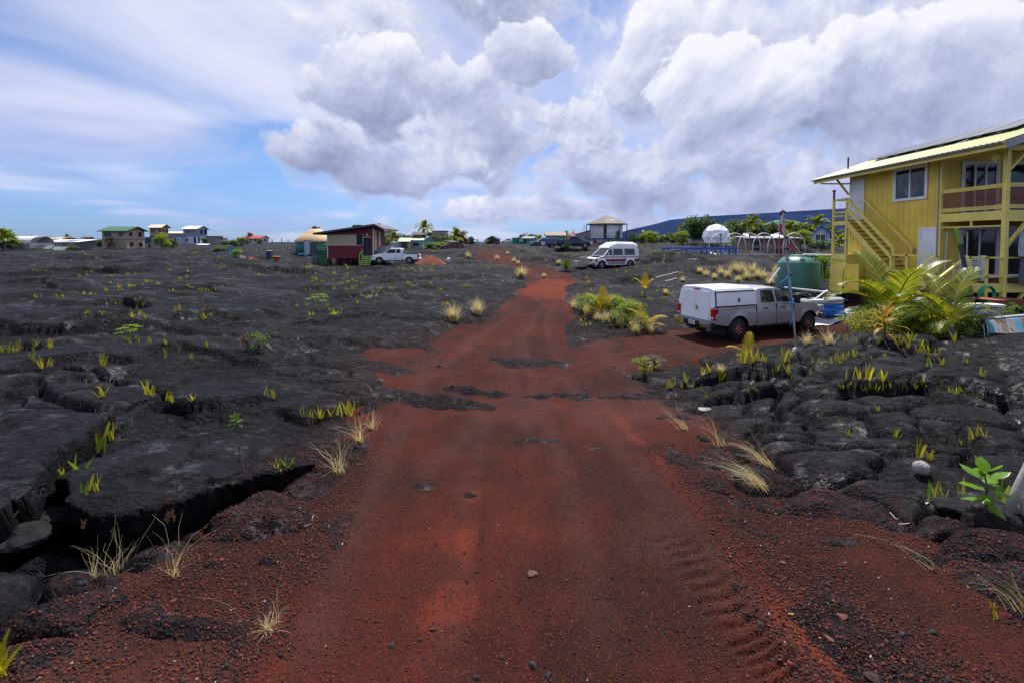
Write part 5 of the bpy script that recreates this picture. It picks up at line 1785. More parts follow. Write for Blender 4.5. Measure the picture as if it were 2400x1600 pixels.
cottage('long_white_house', 'long low white house far behind the solar roof', 'house', 122, 235, 10.0, 5, 2.3, 'flat', 0, .4, 0, C('white_wall_far', .5, .5, .5), WHITER, DKBR, [('f', x, .8, .9, .8) for x in (-3.6, -1.8, 0, 1.8, 3.6)])
cottage('tan_roof_house', 'low house with a pale tan roof behind the solar roof', 'house', 142, 175, 8.6, 5, 1.9, 'gx', .7, .5, R(-10), C('brown_wall2', .12, .09, .08), C('tan_roof', .52, .45, .30), DKBR)
sh = cottage('solar_house', 'long low building with a white sloping roof carrying dark solar panels', 'house', 160, 108, 9.6, 4.2, 1.6, 'shy', .5, .4, R(-4), C('dark_grey_wall', .10, .10, .11), WHITER, WHITER, [('f', 3.2, .3, 1.2, .9)], (), sink=.0)  # plain dark grey walls below the white roof
for i in range(3):
 o_ = MB().hexa([(-.1 + i * 1.1, -1.7, 1.74), (.9 + i * 1.1, -1.7, 1.74), (.9 + i * 1.1, .6, 2.01), (-.1 + i * 1.1, .6, 2.01), (-.1 + i * 1.1, -1.7, 1.78), (.9 + i * 1.1, -1.7, 1.78), (.9 + i * 1.1, .6, 2.05), (-.1 + i * 1.1, .6, 2.05)]).build('solar_panel', SOLAR, sh)
# ground row of leaning panels in front of it
for i, (px_, c_) in enumerate(((72, 'd'), (92, 'd'), (112, 'g'), (128, 'l'), (144, 'g'))):
 p_ = gat(px_, 98)
 m_ = {'d': DKGR, 'g': C('green_panel', .16, .25, .20), 'l': C('grey_panel', .24, .26, .30)}[c_]
 T = thing('leaning_sheet', ('dark sheet leaning by the white greenhouse, nearest its end', 'dark sheet second from the white greenhouse', 'green sheet leaning third from the greenhouse', 'grey sheet leaning between the two green sheets', 'green sheet at the right end of the leaning row')[i], 'panel', (p_.x, p_.y, p_.z - .1), 0, 'panels leaning in a row')
 MB().prism([(-.75, -.5, 0), (.75, -.5, 0), (.95, .6, .85), (-.55, .6, .85)], (0, .03, -.03)).build('sheet', m_, T)
 MB().bar((0, .55, 0), (.2, .58, .80), .06).build('prop', GREYW, T)


def barrel_greenhouse():
 p = gat(70, 100)
 T = thing('white_greenhouse', 'barrel-roofed greenhouse covered in white sheeting at the far left', 'greenhouse', (p.x, p.y, p.z - .1), R(-8))
 w, d, hz = 6.6, 4.6, 1.2
 mb = MB()
 n = 12
 for x in (-w / 2, w / 2):
  for k in range(n + 1):
   a = math.pi * k / n
   mb.v.append((x, -d / 2 * math.cos(a), hz + 1.55 * math.sin(a)))
 mb.f = [(k, k + 1, n + 2 + k, n + 1 + k) for k in range(n)]
 mb.build('cover', C('white_sheeting', .72, .72, .74, .4), T, True)
 MB().box(-w / 2, -d / 2, 0, w / 2, d / 2, hz - .02).build('wall', C('grey_sheeting', .34, .36, .38), T)
 for k in range(4):
  x = w / 2 + .02 + k * .55
  pts = [(x, -d / 2 * math.cos(math.pi * j / 10), hz + 1.5 * math.sin(math.pi * j / 10)) for j in range(11)]
  MB().tube([(x, -d / 2, 0)] + pts + [(x, d / 2, 0)], .035, 6).build('hoop', C('steel_tube', .45, .45, .45, .4), T)
 for (y, z) in ((-d / 2, hz), (0, hz + 1.5), (d / 2, hz)):
  MB().tube([(w / 2, y, z), (w / 2 + 1.7, y, z)], .03, 6).build('rail', C('steel_tube', .45, .45, .45), T)


barrel_greenhouse()


def lookout_house():
 T = cottage('lookout_house', 'far white house with red roofs and a little lookout tower', 'house', 600, 205, 9.2, 5, 2.0, 'gx', 1.1, .5, R(-10), C('pale_house_wall', .55, .53, .52), REDR, REDR, [('f', 1.6, .5, 1.0, 1.0, DKBR), ('f', 3.2, .5, 1.0, 1.0, DKBR), ('r', 0, .5, .8, 1.2, DKBR)], [('f', -.6, .1, .9, 1.7)])
 MB().box(-3.3, -.9, 2.5, -1.9, .5, 4.3).build('tower', C('grey_tower', .22, .20, .20), T)
 MB().box(-3.6, -1.2, 3.4, -1.6, .8, 3.55).build('tower_balcony', DKBR, T)
 for x in (-3.55, -2.6, -1.65):
  MB().box(x - .04, -1.18, 3.55, x + .04, -1.10, 4.15).build('rail_post', DKBR, T)
 MB().box(-3.6, -1.2, 4.1, -1.6, -1.12, 4.18).build('rail', DKBR, T)
 MB().box(-3.2, -.95, 3.7, -2.0, -.91, 4.25).build('tower_window', GLASSB, T)
 MB().hexa([(-3.7, -1.3, 4.3), (-1.5, -1.3, 4.3), (-1.5, .9, 4.3), (-3.7, .9, 4.3), (-3.2, -.8, 4.75), (-2.0, -.8, 4.75), (-2.0, .4, 4.75), (-3.2, .4, 4.75)]).build('tower_roof', REDR, T)


lookout_house()


def yurt():
 p = gat(741, 72)
 T = thing('yurt', 'round yurt with dark green walls, tan tent roof and dark dome', 'yurt', (p.x, p.y, p.z), 0)
 r = 2.95
 GW = C('yurt_green_canvas', .010, .17, .125, .7, bump=.15, bscale=12)
 TC = C('yurt_tan_canvas', .60, .40, .20, .7, bump=.1, bscale=10)
 MB().lathe([(r, .05), (r, 2.25)], 40, (0, 0, 0)).build('wall', GW, T, True)
 MB().lathe([(r + .02, 0), (r + .02, .25)], 40).build('base_skirt', C('purple_skirt', .12, .07, .22), T, True)
 prof = [(r + .16, 1.98), (r + .14, 2.22), (r * .72, 2.95), (r * .45, 3.55), (.62, 4.08)]
 RF = MB().lathe(prof, 40).build('roof', TC, T, True)
 MB().lathe([(r + .175, 1.95), (r + .20, 2.12), (r + .17, 2.14)], 40, cap=False).build('roof_flap', TC, RF, True)
 MB().lathe([(.66, 4.02), (.66, 4.14), (.50, 4.38), (.25, 4.50), (.02, 4.53)], 24).build('dome', C('smoked_dome', .05, .045, .045, .15), T, True)
 a = R(-90)
 d = MB().box(-.55, -r - .16, .0, .45, -r + .1, 2.25).build('door_surround', GREYS, T)
 MB().box(-.42, -r - .19, .1, .32, -r - .165, 2.05).build('door', C('pale_door', .42, .45, .52), d)


yurt()


def red_cabin():
 Y = 52.0
 s = Y / FPX
 g = at(822, 612, Y)
 T = wthing('red_cabin', 'burgundy cabin on stilts with cream upper panels and a sloping grey roof', 'cabin', (g.x, Y + 2, 0))
 P = lambda px, py, dy=0.0: Vector(((px - 1200) * s, Y + dy, 2.5 + (568 - py) * s))
 x0, x1 = P(768, 0).x, P(875, 0).x
 zb, zl, zr_ = P(0, 606).z, P(0, 550).z, P(0, 533).z
 D = 4.6
 # body (front wall with sloping top)
 MB().prism([(x0, Y, zb), (x1, Y, zb), (x1, Y, zr_), (x0, Y, zl)], (0, D, 0)).build('wall', BURG, T)
 zs = P(0, 575).z
 pn = MB().box(x0 + .06, Y - .03, zs, P(834.5, 0).x, Y - .002, P(0, 550.5).z).build('cream_panel', CREAMP, T)
 n = 14
 for i in range(n):
  xa = x0 + .06 + (P(834.5, 0).x - x0 - .06) * i / n
  MB().box(xa + .012, Y - .042, zs + .02, xa + (P(834.5, 0).x - x0 - .06) / n - .006, Y - .0305, P(0, 550.5).z - .02).build('slat', CREAMP, pn)
 w = MB().box(P(835, 0).x, Y - .02, zs + .03, P(851, 0).x, Y - .002, P(0, 551).z).build('window', DARK, T)
 for (a, b) in ((834.6, 835.6), (850.6, 851.6)):
  MB().box(P(a, 0).x, Y - .05, zs, P(b, 0).x, Y - .021, P(0, 550.6).z).build('window_post', OFFW, w)
 MB().box(x0 - .02, Y - .055, zs - .05, P(851, 0).x, Y - .032, zs - .003).build('batten', OFFW, T)
 for px in (768, 875.2):
  MB().box(P(px, 0).x - .05, Y - .06, zb, P(px, 0).x + .05, Y - .004, zl if px < 800 else zr_ - .05).build('corner_post', OFFW, T)
 dr = MB().box(P(853, 0).x, Y - .035, P(0, 600).z, P(869, 0).x, Y - .003, P(0, 557).z).build('doorway', DARK, T)
 MB().prism([(P(857, 0).x, Y - .05, P(0, 600).z), (P(865, 0).x, Y - .05, P(0, 600).z), (P(862, 0).x, Y - .05, P(0, 562).z), (P(860.5, 0).x, Y - .05, P(0, 560).z)], (0, .01, 0)).build('curtain', C('indigo_curtain', .03, .03, .08), dr)
 MB().box(P(852, 0).x, Y - .06, P(0, 557.2).z, P(870, 0).x, Y - .004, P(0, 556).z).build('lintel', OFFW, dr)
 MB().lathe([(.0, 0), (.12, .02), (.12, .06), (0, .1)], 10, (P(861, 0).x, Y - .12, P(0, 551).z), 'y', False).build('lamp', OFFW, T)
 # far side wall strip with tall panels, seen at a slant
 for (ya, yb, m_) in ((.3, 1.3, CREAMP), (1.9, 2.9, CREAMP)):
  MB().box(x1 + .002, Y + ya, zb + .9, x1 + .03, Y + yb, zr_ - .25).build('side_panel', m_, T)
 MB().box(x1 + .002, Y + 1.35, zb + .7, x1 + .04, Y + 1.7, zb + 1.6).build('side_window', GLASSB, T)
 # roof
 a, b, c = P(742, 549), P(883, 529), P(905, 539)
 RF = MB().prism([(a.x, Y - .9, a.z - .05), (b.x, Y - .9, b.z - .05), (b.x, Y - .9, b.z + .15), (a.x, Y - .9, a.z + .12)], (0, D + 1.8, 0)).build('roof', SLATE, T)
 MB().prism([(b.x, Y - .9, b.z - .05), (c.x, Y - .9, c.z - .08), (c.x, Y - .9, c.z + .10), (b.x, Y - .9, b.z + .15)], (0, D + 1.8, 0)).build('roof_lip', SLATE, T)
 MB().box(a.x - .02, Y - .94, a.z - .1, a.x + .06, Y + D + .94, a.z + .10).build('fascia', OFFW, RF)
 MB().lathe([(.2, b.z + .1), (.2, b.z + .35), (.02, b.z + .4)], 12, (P(880, 0).x, Y + 1.5, 0)).build('vent', OFFW, T)
 q = P(828, 536)
 MB().prism([(q.x - .5, Y + .6, q.z + .02), (q.x + .8, Y + .6, q.z + .15), (q.x + .7, Y + .6, q.z + .42), (q.x - .2, Y + .6, q.z + .42)], (0, 1.2, 0)).build('skylight', SLATE, T)
 # stilts and braces
 for i in range(7):
  x = x0 + .1 + (x1 - x0 - .2) * i / 6
  for dy in (.12, D - .2):
   MB().box(x - .06, Y + dy, -.6, x + .06, Y + dy + .12, zb - .002).build('stilt', BURG, T)
  if i < 6:
   x2 = x0 + .1 + (x1 - x0 - .2) * (i + 1) / 6
   MB().bar((x, Y + .10, zb - .05), (x2, Y + .10, gz((x + x2) / 2, Y) + .1), .05, .06).build('brace', BURG, T)
 MB().box(x0 + .3, Y + 1.5, -.4, x1 - .3, Y + D - .5, zb - .1).build('underfloor_shade', DARK, T)  # near-black box in place of the deep shade below the cabin floor
 # lime steps
 S = wthing('lime_steps', 'lime green wooden steps with one rail below the cabin door', 'steps', (P(863, 0).x, Y - .6, 0))
 xa, xb = P(851, 0).x, P(875, 0).x
 zg = gz(P(863, 0).x, Y - 1.2)
 for i in range(5):
  z = zg + (P(0, 600).z - zg) * (i + 1) / 5
  MB().box(xa, Y - 1.35 + .25 * i, z - .14, xb, Y - 1.30 + .25 * i, z - .02).build('riser', LIME, S)
  MB().box(xa, Y - 1.35 + .25 * i, z - .018, xb, Y - 1.06 + .25 * i, z).build('tread', LIME, S)
 for x in (xa + .05, (xa + xb) / 2, xb - .05):
  MB().bar((x, Y - 1.38, zg - .1), (x, Y - .2, P(0, 600).z - .05), .06, .12).build('stringer', LIME, S)
 MB().bar((xa, Y - 1.3, zg), (xa, Y - 1.3, zg + 1.1), .08).build('rail_post', LIME, S)
 MB().bar((xa, Y - .2, P(0, 600).z), (xa, Y - .2, P(0, 585).z), .08).build('rail_post', LIME, S)
 MB().bar((xa, Y - 1.35, zg + 1.1), (xa, Y - .1, P(0, 585).z), .07, .1).build('rail', LIME, S)
 # grey boards leaning at the right
 for i, (pa, pb, m_) in enumerate(((881, 893, C('purple_grey_board', .16, .14, .16)), (893.3, 904, C('purple_grey_board2', .20, .18, .20)), (904.3, 913, C('grey_board3', .24, .22, .23)), (913.3, 920, OFFW))):
  W = wthing('leaning_board', ('tall grey-purple board right of the cabin, nearest the steps', 'second grey-purple board right of the cabin', 'third grey board right of the cabin', 'white sheet at the right end of the boards by the cabin')[i], 'board', (P(pa, 0).x, Y + .4, 0), 'boards standing right of the cabin')
  top = 577 + i * .6
  MB().hexa([(P(pa, 0).x, Y + .3, -.2), (P(pb, 0).x, Y + .3, -.2), (P(pb, 0).x, Y + .36, -.2), (P(pa, 0).x, Y + .36, -.2), (P(pa, 0).x, Y + .5, P(0, top).z), (P(pb, 0).x, Y + .5, P(0, top + .5).z), (P(pb, 0).x, Y + .56, P(0, top + .5).z), (P(pa, 0).x, Y + .56, P(0, top).z)]).build('sheet', m_, W)
  MB().bar((P(pb, 0).x - .1, Y + .6, -.2), (P(pb, 0).x - .1, Y + .6, P(0, top + 3).z), .05).build('stake', GREYW, W)
 # green cupboard, dark posts, pallets on the left
 K = wthing('green_cupboard', 'dark green cupboard with lime rails beside the cabin', 'cupboard', (P(755, 0).x, Y + .6, 0))
 MB().box(P(744, 0).x, Y + .1, -.3, P(767, 0).x, Y + 1.2, P(0, 586).z).build('body', C('bottle_green', .012, .11, .03), K)
 for pa, pb in ((745, 755), (756, 766)):
  MB().box(P(pa, 0).x, Y + .06, -.1, P(pb, 0).x, Y + .098, P(0, 588).z).build('door', C('bottle_green', .012, .11, .03), K)
 for py in (580, 585):
  MB().bar(P(743, py, .1), P(768, py, .1), .08, .09).build('rail', LIME, K)
 for px in (743.5, 755, 767):
  MB().bar(P(px, 587, .1), P(px, 578, .1), .08).build('rail_post', LIME, K)
 MB().bar(P(741, 576, .1), P(753, 568.5, .1), .3, .06).build('lid', LIME, K)
 F = wthing('grey_fence_piece', 'dark grey-blue boards and pallets stacked left of the green cupboard', 'fence', (P(735, 0).x, Y + .3, 0))
 for i in range(3):
  MB().box(P(728.5 + i * 4.2, 0).x, Y + .2, P(0, 600).z, P(732.3 + i * 4.2, 0).x, Y + .26, P(0, 573 + (i % 2) * 1.5).z).build('board', C('slate_blue_board', .06, .075, .11), F)
 for i in range(4):
  MB().box(P(728.5, 0).x, Y + .05, P(0, 603 + i * 4).z, P(743.5, 0).x, Y + .1, P(0, 600.5 + i * 4).z).build('board', GREYS, F)
 MB().box(P(729.5, 0).x, Y + .15, -.3, P(742, 0).x, Y + .8, P(0, 601).z).build('crate', DKGR, F)


red_cabin()
COLLED = [C('c_red', .5, .03, .02), C('c_white', .66, .66, .68), C('c_blue', .02, .14, .45), C('c_teal', .02, .28, .33), C('c_yellow', .65, .52, .04), C('c_navy', .03, .05, .09), C('c_cyan', .02, .38, .62)]


def small_yard():
 # wheelie bin
 p = gat(631, 58)
 T = thing('wheelie_bin', 'dark slate wheelie bin standing on the lava left of the yurt', 'bin', p, R(10))
 MB().hexa([(-.25, -.28, .05), (.25, -.28, .05), (.25, .28, .05), (-.25, .28, .05), (-.32, -.36, .95), (.32, -.36, .95), (.32, .36, .95), (-.32, .36, .95)]).build('body', COLLED[5], T)
 MB().cbox((0, 0, 1.0), (.68, .8, .07), 0, R(4)).build('lid', GREYS, T, bevel=.02)
 for x in (-.22, .22):
  MB().lathe([(.1, -.03), (.1, .03)], 14, (x, .3, .1), 'x').build('wheel', RUBBER, T)
 p = gat(648, 55.5)
 T = thing('storage_tub', 'red storage tub with a yellow lid on the lava', 'tub', p, R(5))
 MB().hexa([(-.26, -.18, 0), (.26, -.18, 0), (.26, .18, 0), (-.26, .18, 0), (-.31, -.22, .36), (.31, -.22, .36), (.31, .22, .36), (-.31, .22, .36)]).build('body', COLLED[0], T)
 MB().box(-.29, -.21, .37, .29, .21, .52).build('inner_lid', BLACK, T)
 MB().box(-.34, -.25, .52, .34, .25, .60).build('lid', COLLED[4], T, bevel=.02)
 for i, (px, a, b, lab) in enumerate(((565, 1, 1, 'white bucket at the left end of the row of buckets'), (571.5, 1, 0, 'white bucket with a red top, second of the row'), (582, 0, 0, 'red bucket in the middle of the row of buckets'), (588.5, 1, 1, 'short white pail standing before the red buckets'), (593, 0, 0, 'red bucket at the right end of the row'))):
  p = gat(px, 57 + (i == 3) * -.4)
  T = thing('bucket', lab, 'bucket', p, 0, 'buckets on the lava')
  h = .38 if i != 3 else .24
  MB().lathe([(.12, 0), (.15, h)], 14).build('body', COLLED[a], T, True)
  MB().lathe([(.16, h - .02), (.165, h + .03), (.01, h + .05)], 14, cap=False).build('lid', COLLED[b], T)
  MB().tube([(-.15, 0, h * .85), (-.1, -.12, h * .6), (.1, -.12, h * .6), (.15, 0, h * .85)], .008, 5).build('handle', GREYM, T)
 # teal pallet rack
 p = gat(544, 60)
 T = thing('teal_pallet', 'teal painted pallet standing upright with a bush before it', 'pallet', p, R(-4))
 for i in range(7):
  MB().box(-.5, -.04, .06 + i * .18, .5, -.015, .17 + i * .18).build('slat', COLLED[3], T)
 for x in (-.46, 0, .46):
  MB().box(x - .04, -.0145, 0, x + .04, .1, 1.28).build('runner', COLLED[3], T)
 p = gat(511.5, 75)
 T = thing('blue_barrel', 'small blue barrel among shrubs left of the teal pallet', 'barrel', p)
 MB().lathe([(.26, 0), (.29, .1), (.29, .35), (.31, .38), (.29, .42), (.29, .7), (.26, .8)], 18).build('body', COLLED[2], T, True)
 MB().lathe([(.27, .79), (.27, .83)], 18).build('lid', COLLED[2], T)
 # lounge chair
 p = gat(709, 61)
 T = thing('lounge_chair', 'bright blue plastic lounge chair in front of the yurt', 'chair', p, R(20))
 BL = COLLED[6]
 MB().hexa([(-.5, -.3, .30), (.25, -.3, .30), (.25, .3, .30), (-.5, .3, .30), (-.5, -.3, .34), (.25, -.3, .34), (.25, .3, .34), (-.5, .3, .34)]).build('seat', BL, T)
 MB().hexa([(.22, -.3, .30), (.27, -.3, .30), (.27, .3, .30), (.22, .3, .30), (.52, -.3, 1.0), (.56, -.3, 1.0), (.56, .3, 1.0), (.52, .3, 1.0)]).build('backrest', BL, T)
 MB().hexa([(-.85, -.3, .05), (-.48, -.3, .30), (-.48, .3, .30), (-.85, .3, .05), (-.85, -.3, .09), (-.48, -.3, .34), (-.48, .3, .34), (-.85, .3, .09)]).build('footrest', BL, T)
 for x in (-.45, .3):
  for y in (-.28, .28):
   MB().bar((x, y, 0), (x, y, .3), .05).build('leg', BL, T)
 # cinder heap
 p = gat(1006, 50)
 n, m = 28, 12
 mb = MB()
 for j in range(m):
  rr = 1.75 * j / (m - 1)
  for i in range(n):
   a = 2 * math.pi * i / n
   q = rr * (1 + .12 * math.sin(3 * a + 1))
   x, y = q * math.cos(a) * 1.15, q * math.sin(a) * .8
   h = 1.22 * (1 - (rr / 1.75)) ** 0.85 + .05 * math.sin(5 * a + 3 * rr)
   mb.v.append((p.x + x, p.y + y, gz(p.x, p.y) - .12 + h))
 for j in range(m - 1):
  for i in range(n):
   mb.f.append((j * n + i, j * n + (i + 1) % n, (j + 1) * n + (i + 1) % n, (j + 1) * n + i))
 o = mb.build('cinder_heap', C('heap_cinder', .155, .036, .018, .9, var=.3, bump=.8, bscale=40), None, True)
 setp(o, 'heap of red cinders piled behind the white pickup truck', 'heap')
 # armchair beside the van
 p = gat(1362, 41.5)
 T = thing('armchair', 'worn beige armchair standing in front of the camper van', 'armchair', p, R(200))
 BG = C('beige_upholstery', .46, .42, .34, .8, bump=.2)
 MB().box(-.4, -.38, .12, .4, .38, .45).build('seat', BG, T, bevel=.05)
 MB().hexa([(-.42, .2, .2), (.42, .2, .2), (.42, .42, .2), (-.42, .42, .2), (-.36, .38, .95), (.36, .38, .95), (.36, .56, .95), (-.36, .56, .95)]).build('backrest', BG, T, bevel=.06)
 for x in (-.48, .48):
  MB().box(x - .1, -.38, .1, x + .1, .36, .62).build('armrest', BG, T, bevel=.05)
 for x in (-.4, .4):
  for y in (-.32, .32):
   MB().box(x - .03, y - .03, 0, x + .03, y + .03, .13).build('leg', DKBR, T)


small_yard()

# --- centre: mint sheds, houses among the palms
cottage('mint_shed', 'mint green shed with a patchy pale roof, right of the cabin', 'shed', 970, 88, 3.6, 2.6, 1.55, 'shy', .3, .2, R(4), MINT, C('pale_patchy_roof', .45, .50, .42, dirt=((.35, .18, .12), .6)), OFFW, [('f', .6, .55, 1.0, .55, C('mauve_frame', .3, .2, .22))])
cottage('tan_door_shed', 'little shed with a tan door and pale green awning roof', 'shed', 949, 85.5, 1.9, 1.6, 1.3, 'shy', .55, .2, R(4), C('tan_door_wall', .36, .26, .18), C('pale_green_awning', .42, .52, .36), OFFW, (), [('f', 0, .1, 1.2, 1.1)])
cottage('white_lean_to', 'pale blue-white lean-to at the left end of the mint sheds', 'shed', 932, 88, 1.8, 2.0, 1.5, 'shx', -.2, .1, 0, C('bluish_white_wall', .45, .48, .56), OFFW, OFFW)
cottage('mint_barn', 'mint shed with a gable standing behind the patchy roofed shed', 'shed', 1003, 96, 2.6, 3.0, 1.3, 'gy', .9, .2, R(14), MINT, C('grey_green_roof', .22, .28, .26), MINT)
cottage('teal_hut', 'small teal hut with a sloping roof under the palms', 'hut', 1020, 100, 2.2, 2.2, 1.6, 'shx', .35, .25, R(8), C('deep_teal_wall', .03, .13, .13), SHEDR, DKBR, (), [('f', .4, .1, .7, 1.3)])
cottage('sand_house', 'tall sand coloured house end behind the palms right of the cabin', 'house', 914, 145, 2.6, 3, 4.2, 'flat', 0, .2, 0, C('sand_wall', .42, .34, .24), SHEDR, OFFW, [('f', 0, 2.4, 1.0, .8)])
cottage('blue_roof_house', 'house with a dark blue roof between the palms', 'house', 935, 150, 3.4, 3.4, 2.6, 'gx', .7, .4, R(-20), C('dark_teal_wall', .05, .08, .10), C('dark_blue_roof', .02, .07, .16), BLUET)
cottage('ochre_house', 'ochre yellow house half hidden by palms', 'house', 959, 150, 4.2, 3.4, 2.9, 'flat', 0, .2, 0, OCHRE, C('ochre_roof', .38, .30, .10), OCHRE, [('f', -.8, 1.3, .9, .8), ('f', 1.0, 1.3, .9, .8)])
cottage('dark_pavilion', 'dark open pavilion roof behind the tallest palm', 'pavilion', 985, 150, 3.6, 3, 3.4, 'gx', .7, .7, 0, DKBR, DKGR, OFFW)
cottage('beige_flat_house', 'two-storey beige house with a flat grey roof behind the palms', 'house', 1032, 150, 4.4, 4, 4.2, 'flat', 0, .3, R(-6), C('warm_grey_wall', .34, .30, .24), SHEDR, SHEDR, [('f', -1.0, 2.6, 1.0, .8, OFFW), ('f', 1.0, 2.6, 1.0, .8, OFFW)])
cottage('brown_shed', 'dark brown gabled shed alone on the skyline', 'shed', 1157, 130, 3.0, 3, 1.35, 'gy', .75, .35, R(-14), C('dark_shed_wall', .06, .05, .06), DKGR, C('grey_edge', .25, .26, .28), (), [('f', .2, .1, .9, 1.1)])
cottage('teal_shed', 'narrow turquoise shed with a flat roof, left of two', 'shed', 1210, 122, 1.9, 2, 1.6, 'shx', .1, .2, R(-10), TEALW, SHEDR, OFFW, [('f', -.5, .7, .5, .5, C('mauve_frame2', .3, .15, .15))], [('f', .5, .1, .5, 1.2)])
cottage('teal_shed', 'wider turquoise shed with pale roof edge, right of two', 'shed', 1241, 112, 2.7, 2.4, 1.4, 'gx', .3, .25, R(-22), TEALW, SHEDR, OFFW, [('f', .4, .5, .6, .5, OFFW)], [('f', -.7, .1, .6, 1.2)])
p_ = gat(1224, 118)
T = thing('plank_fence', 'short brown plank fence between the two turquoise sheds', 'fence', p_, 0)
for i in range(6):
 MB().box(-.6 + i * .2, -.03, 0, -.42 + i * .2, .0, .95 + .04 * (i % 2)).build('plank', BROWN, T)
for z in (.25, .75):
 MB().box(-.6, .002, z, .58, .05, z + .08).build('rail', BROWN, T)
cottage('turquoise_house', 'turquoise house with a brown shingle roof and three white windows', 'house', 1301, 140, 5.6, 4.4, 2.3, 'gx', .95, .35, 0, TEALW, BROWNR, OFFW, [('f', -1.6, 1.0, .7, .85, WHITE), ('f', .1, 1.0, .7, .85, WHITE), ('f', 1.5, 1.0, .7, .85, WHITE)], sink=.5)
cottage('pagoda_house', 'peach house with a small red pagoda roof beside a pine', 'house', 1343, 190, 2.6, 2.6, 3.2, 'hip', 1.3, .5, 0, C('grey_peach_wall', .28, .24, .24), C('terracotta_roof', .50, .16, .09), PEACH, [('f', 0, 1.6, 1.4, .8, DKBR)])
cottage('red_roof_house', 'grey house with a long red sloping roof left of the octagonal house', 'house', 1364, 160, 4.6, 5, 2.9, 'shx', 1.3, .3, 0, C('grey_blue_wall', .20, .24, .24), REDR, REDR, [('f', .7, 1.3, .6, .7, OFFW)], sink=.3)
cottage('orange_house', 'bright orange house wall glimpsed behind the dark blue pickup', 'house', 1327, 165, 2.0, 3, 2.6, 'flat', 0, .2, 0, PEACH, C('terracotta_roof', .5, .16, .09), PEACH)
cottage('red_flat_house', 'small far house with a pink-red flat roof behind the palm', 'house', 1530, 150, 2.2, 3, 2.4, 'flat', 0, .3, 0, C('brick_wall', .20, .12, .10), C('pink_red_roof', .42, .14, .13), REDR, [('f', 0, 1.2, 1.2, .7)])
cottage('white_flat_house', 'grey house with a flat white roof before the blue mountain', 'house', 1560, 130, 4.6, 3.6, 2.2, 'flat', 0, .35, R(-4), C('bluish_block_wall', .17, .20, .24), WHITER, DKBR, [('f', -1.4, 1.0, .9, .8), ('f', .1, 1.0, .9, .8), ('f', 1.5, 1.0, .9, .8)])
cottage('green_roof_hall', 'broad building with a low green hip roof among the trees', 'hall', 1833, 118, 8.6, 6, 4.9, 'hip', 1.0, .7, 0, C('dark_green_wall', .02, .07, .05), C('jade_roof', .02, .13, .07), C('jade_eave', .03, .2, .12), [('f', -2.5, 3.2, 1.6, .8), ('f', 0, 3.2, 1.6, .8), ('f', 2.5, 3.2, 1.6, .8)])


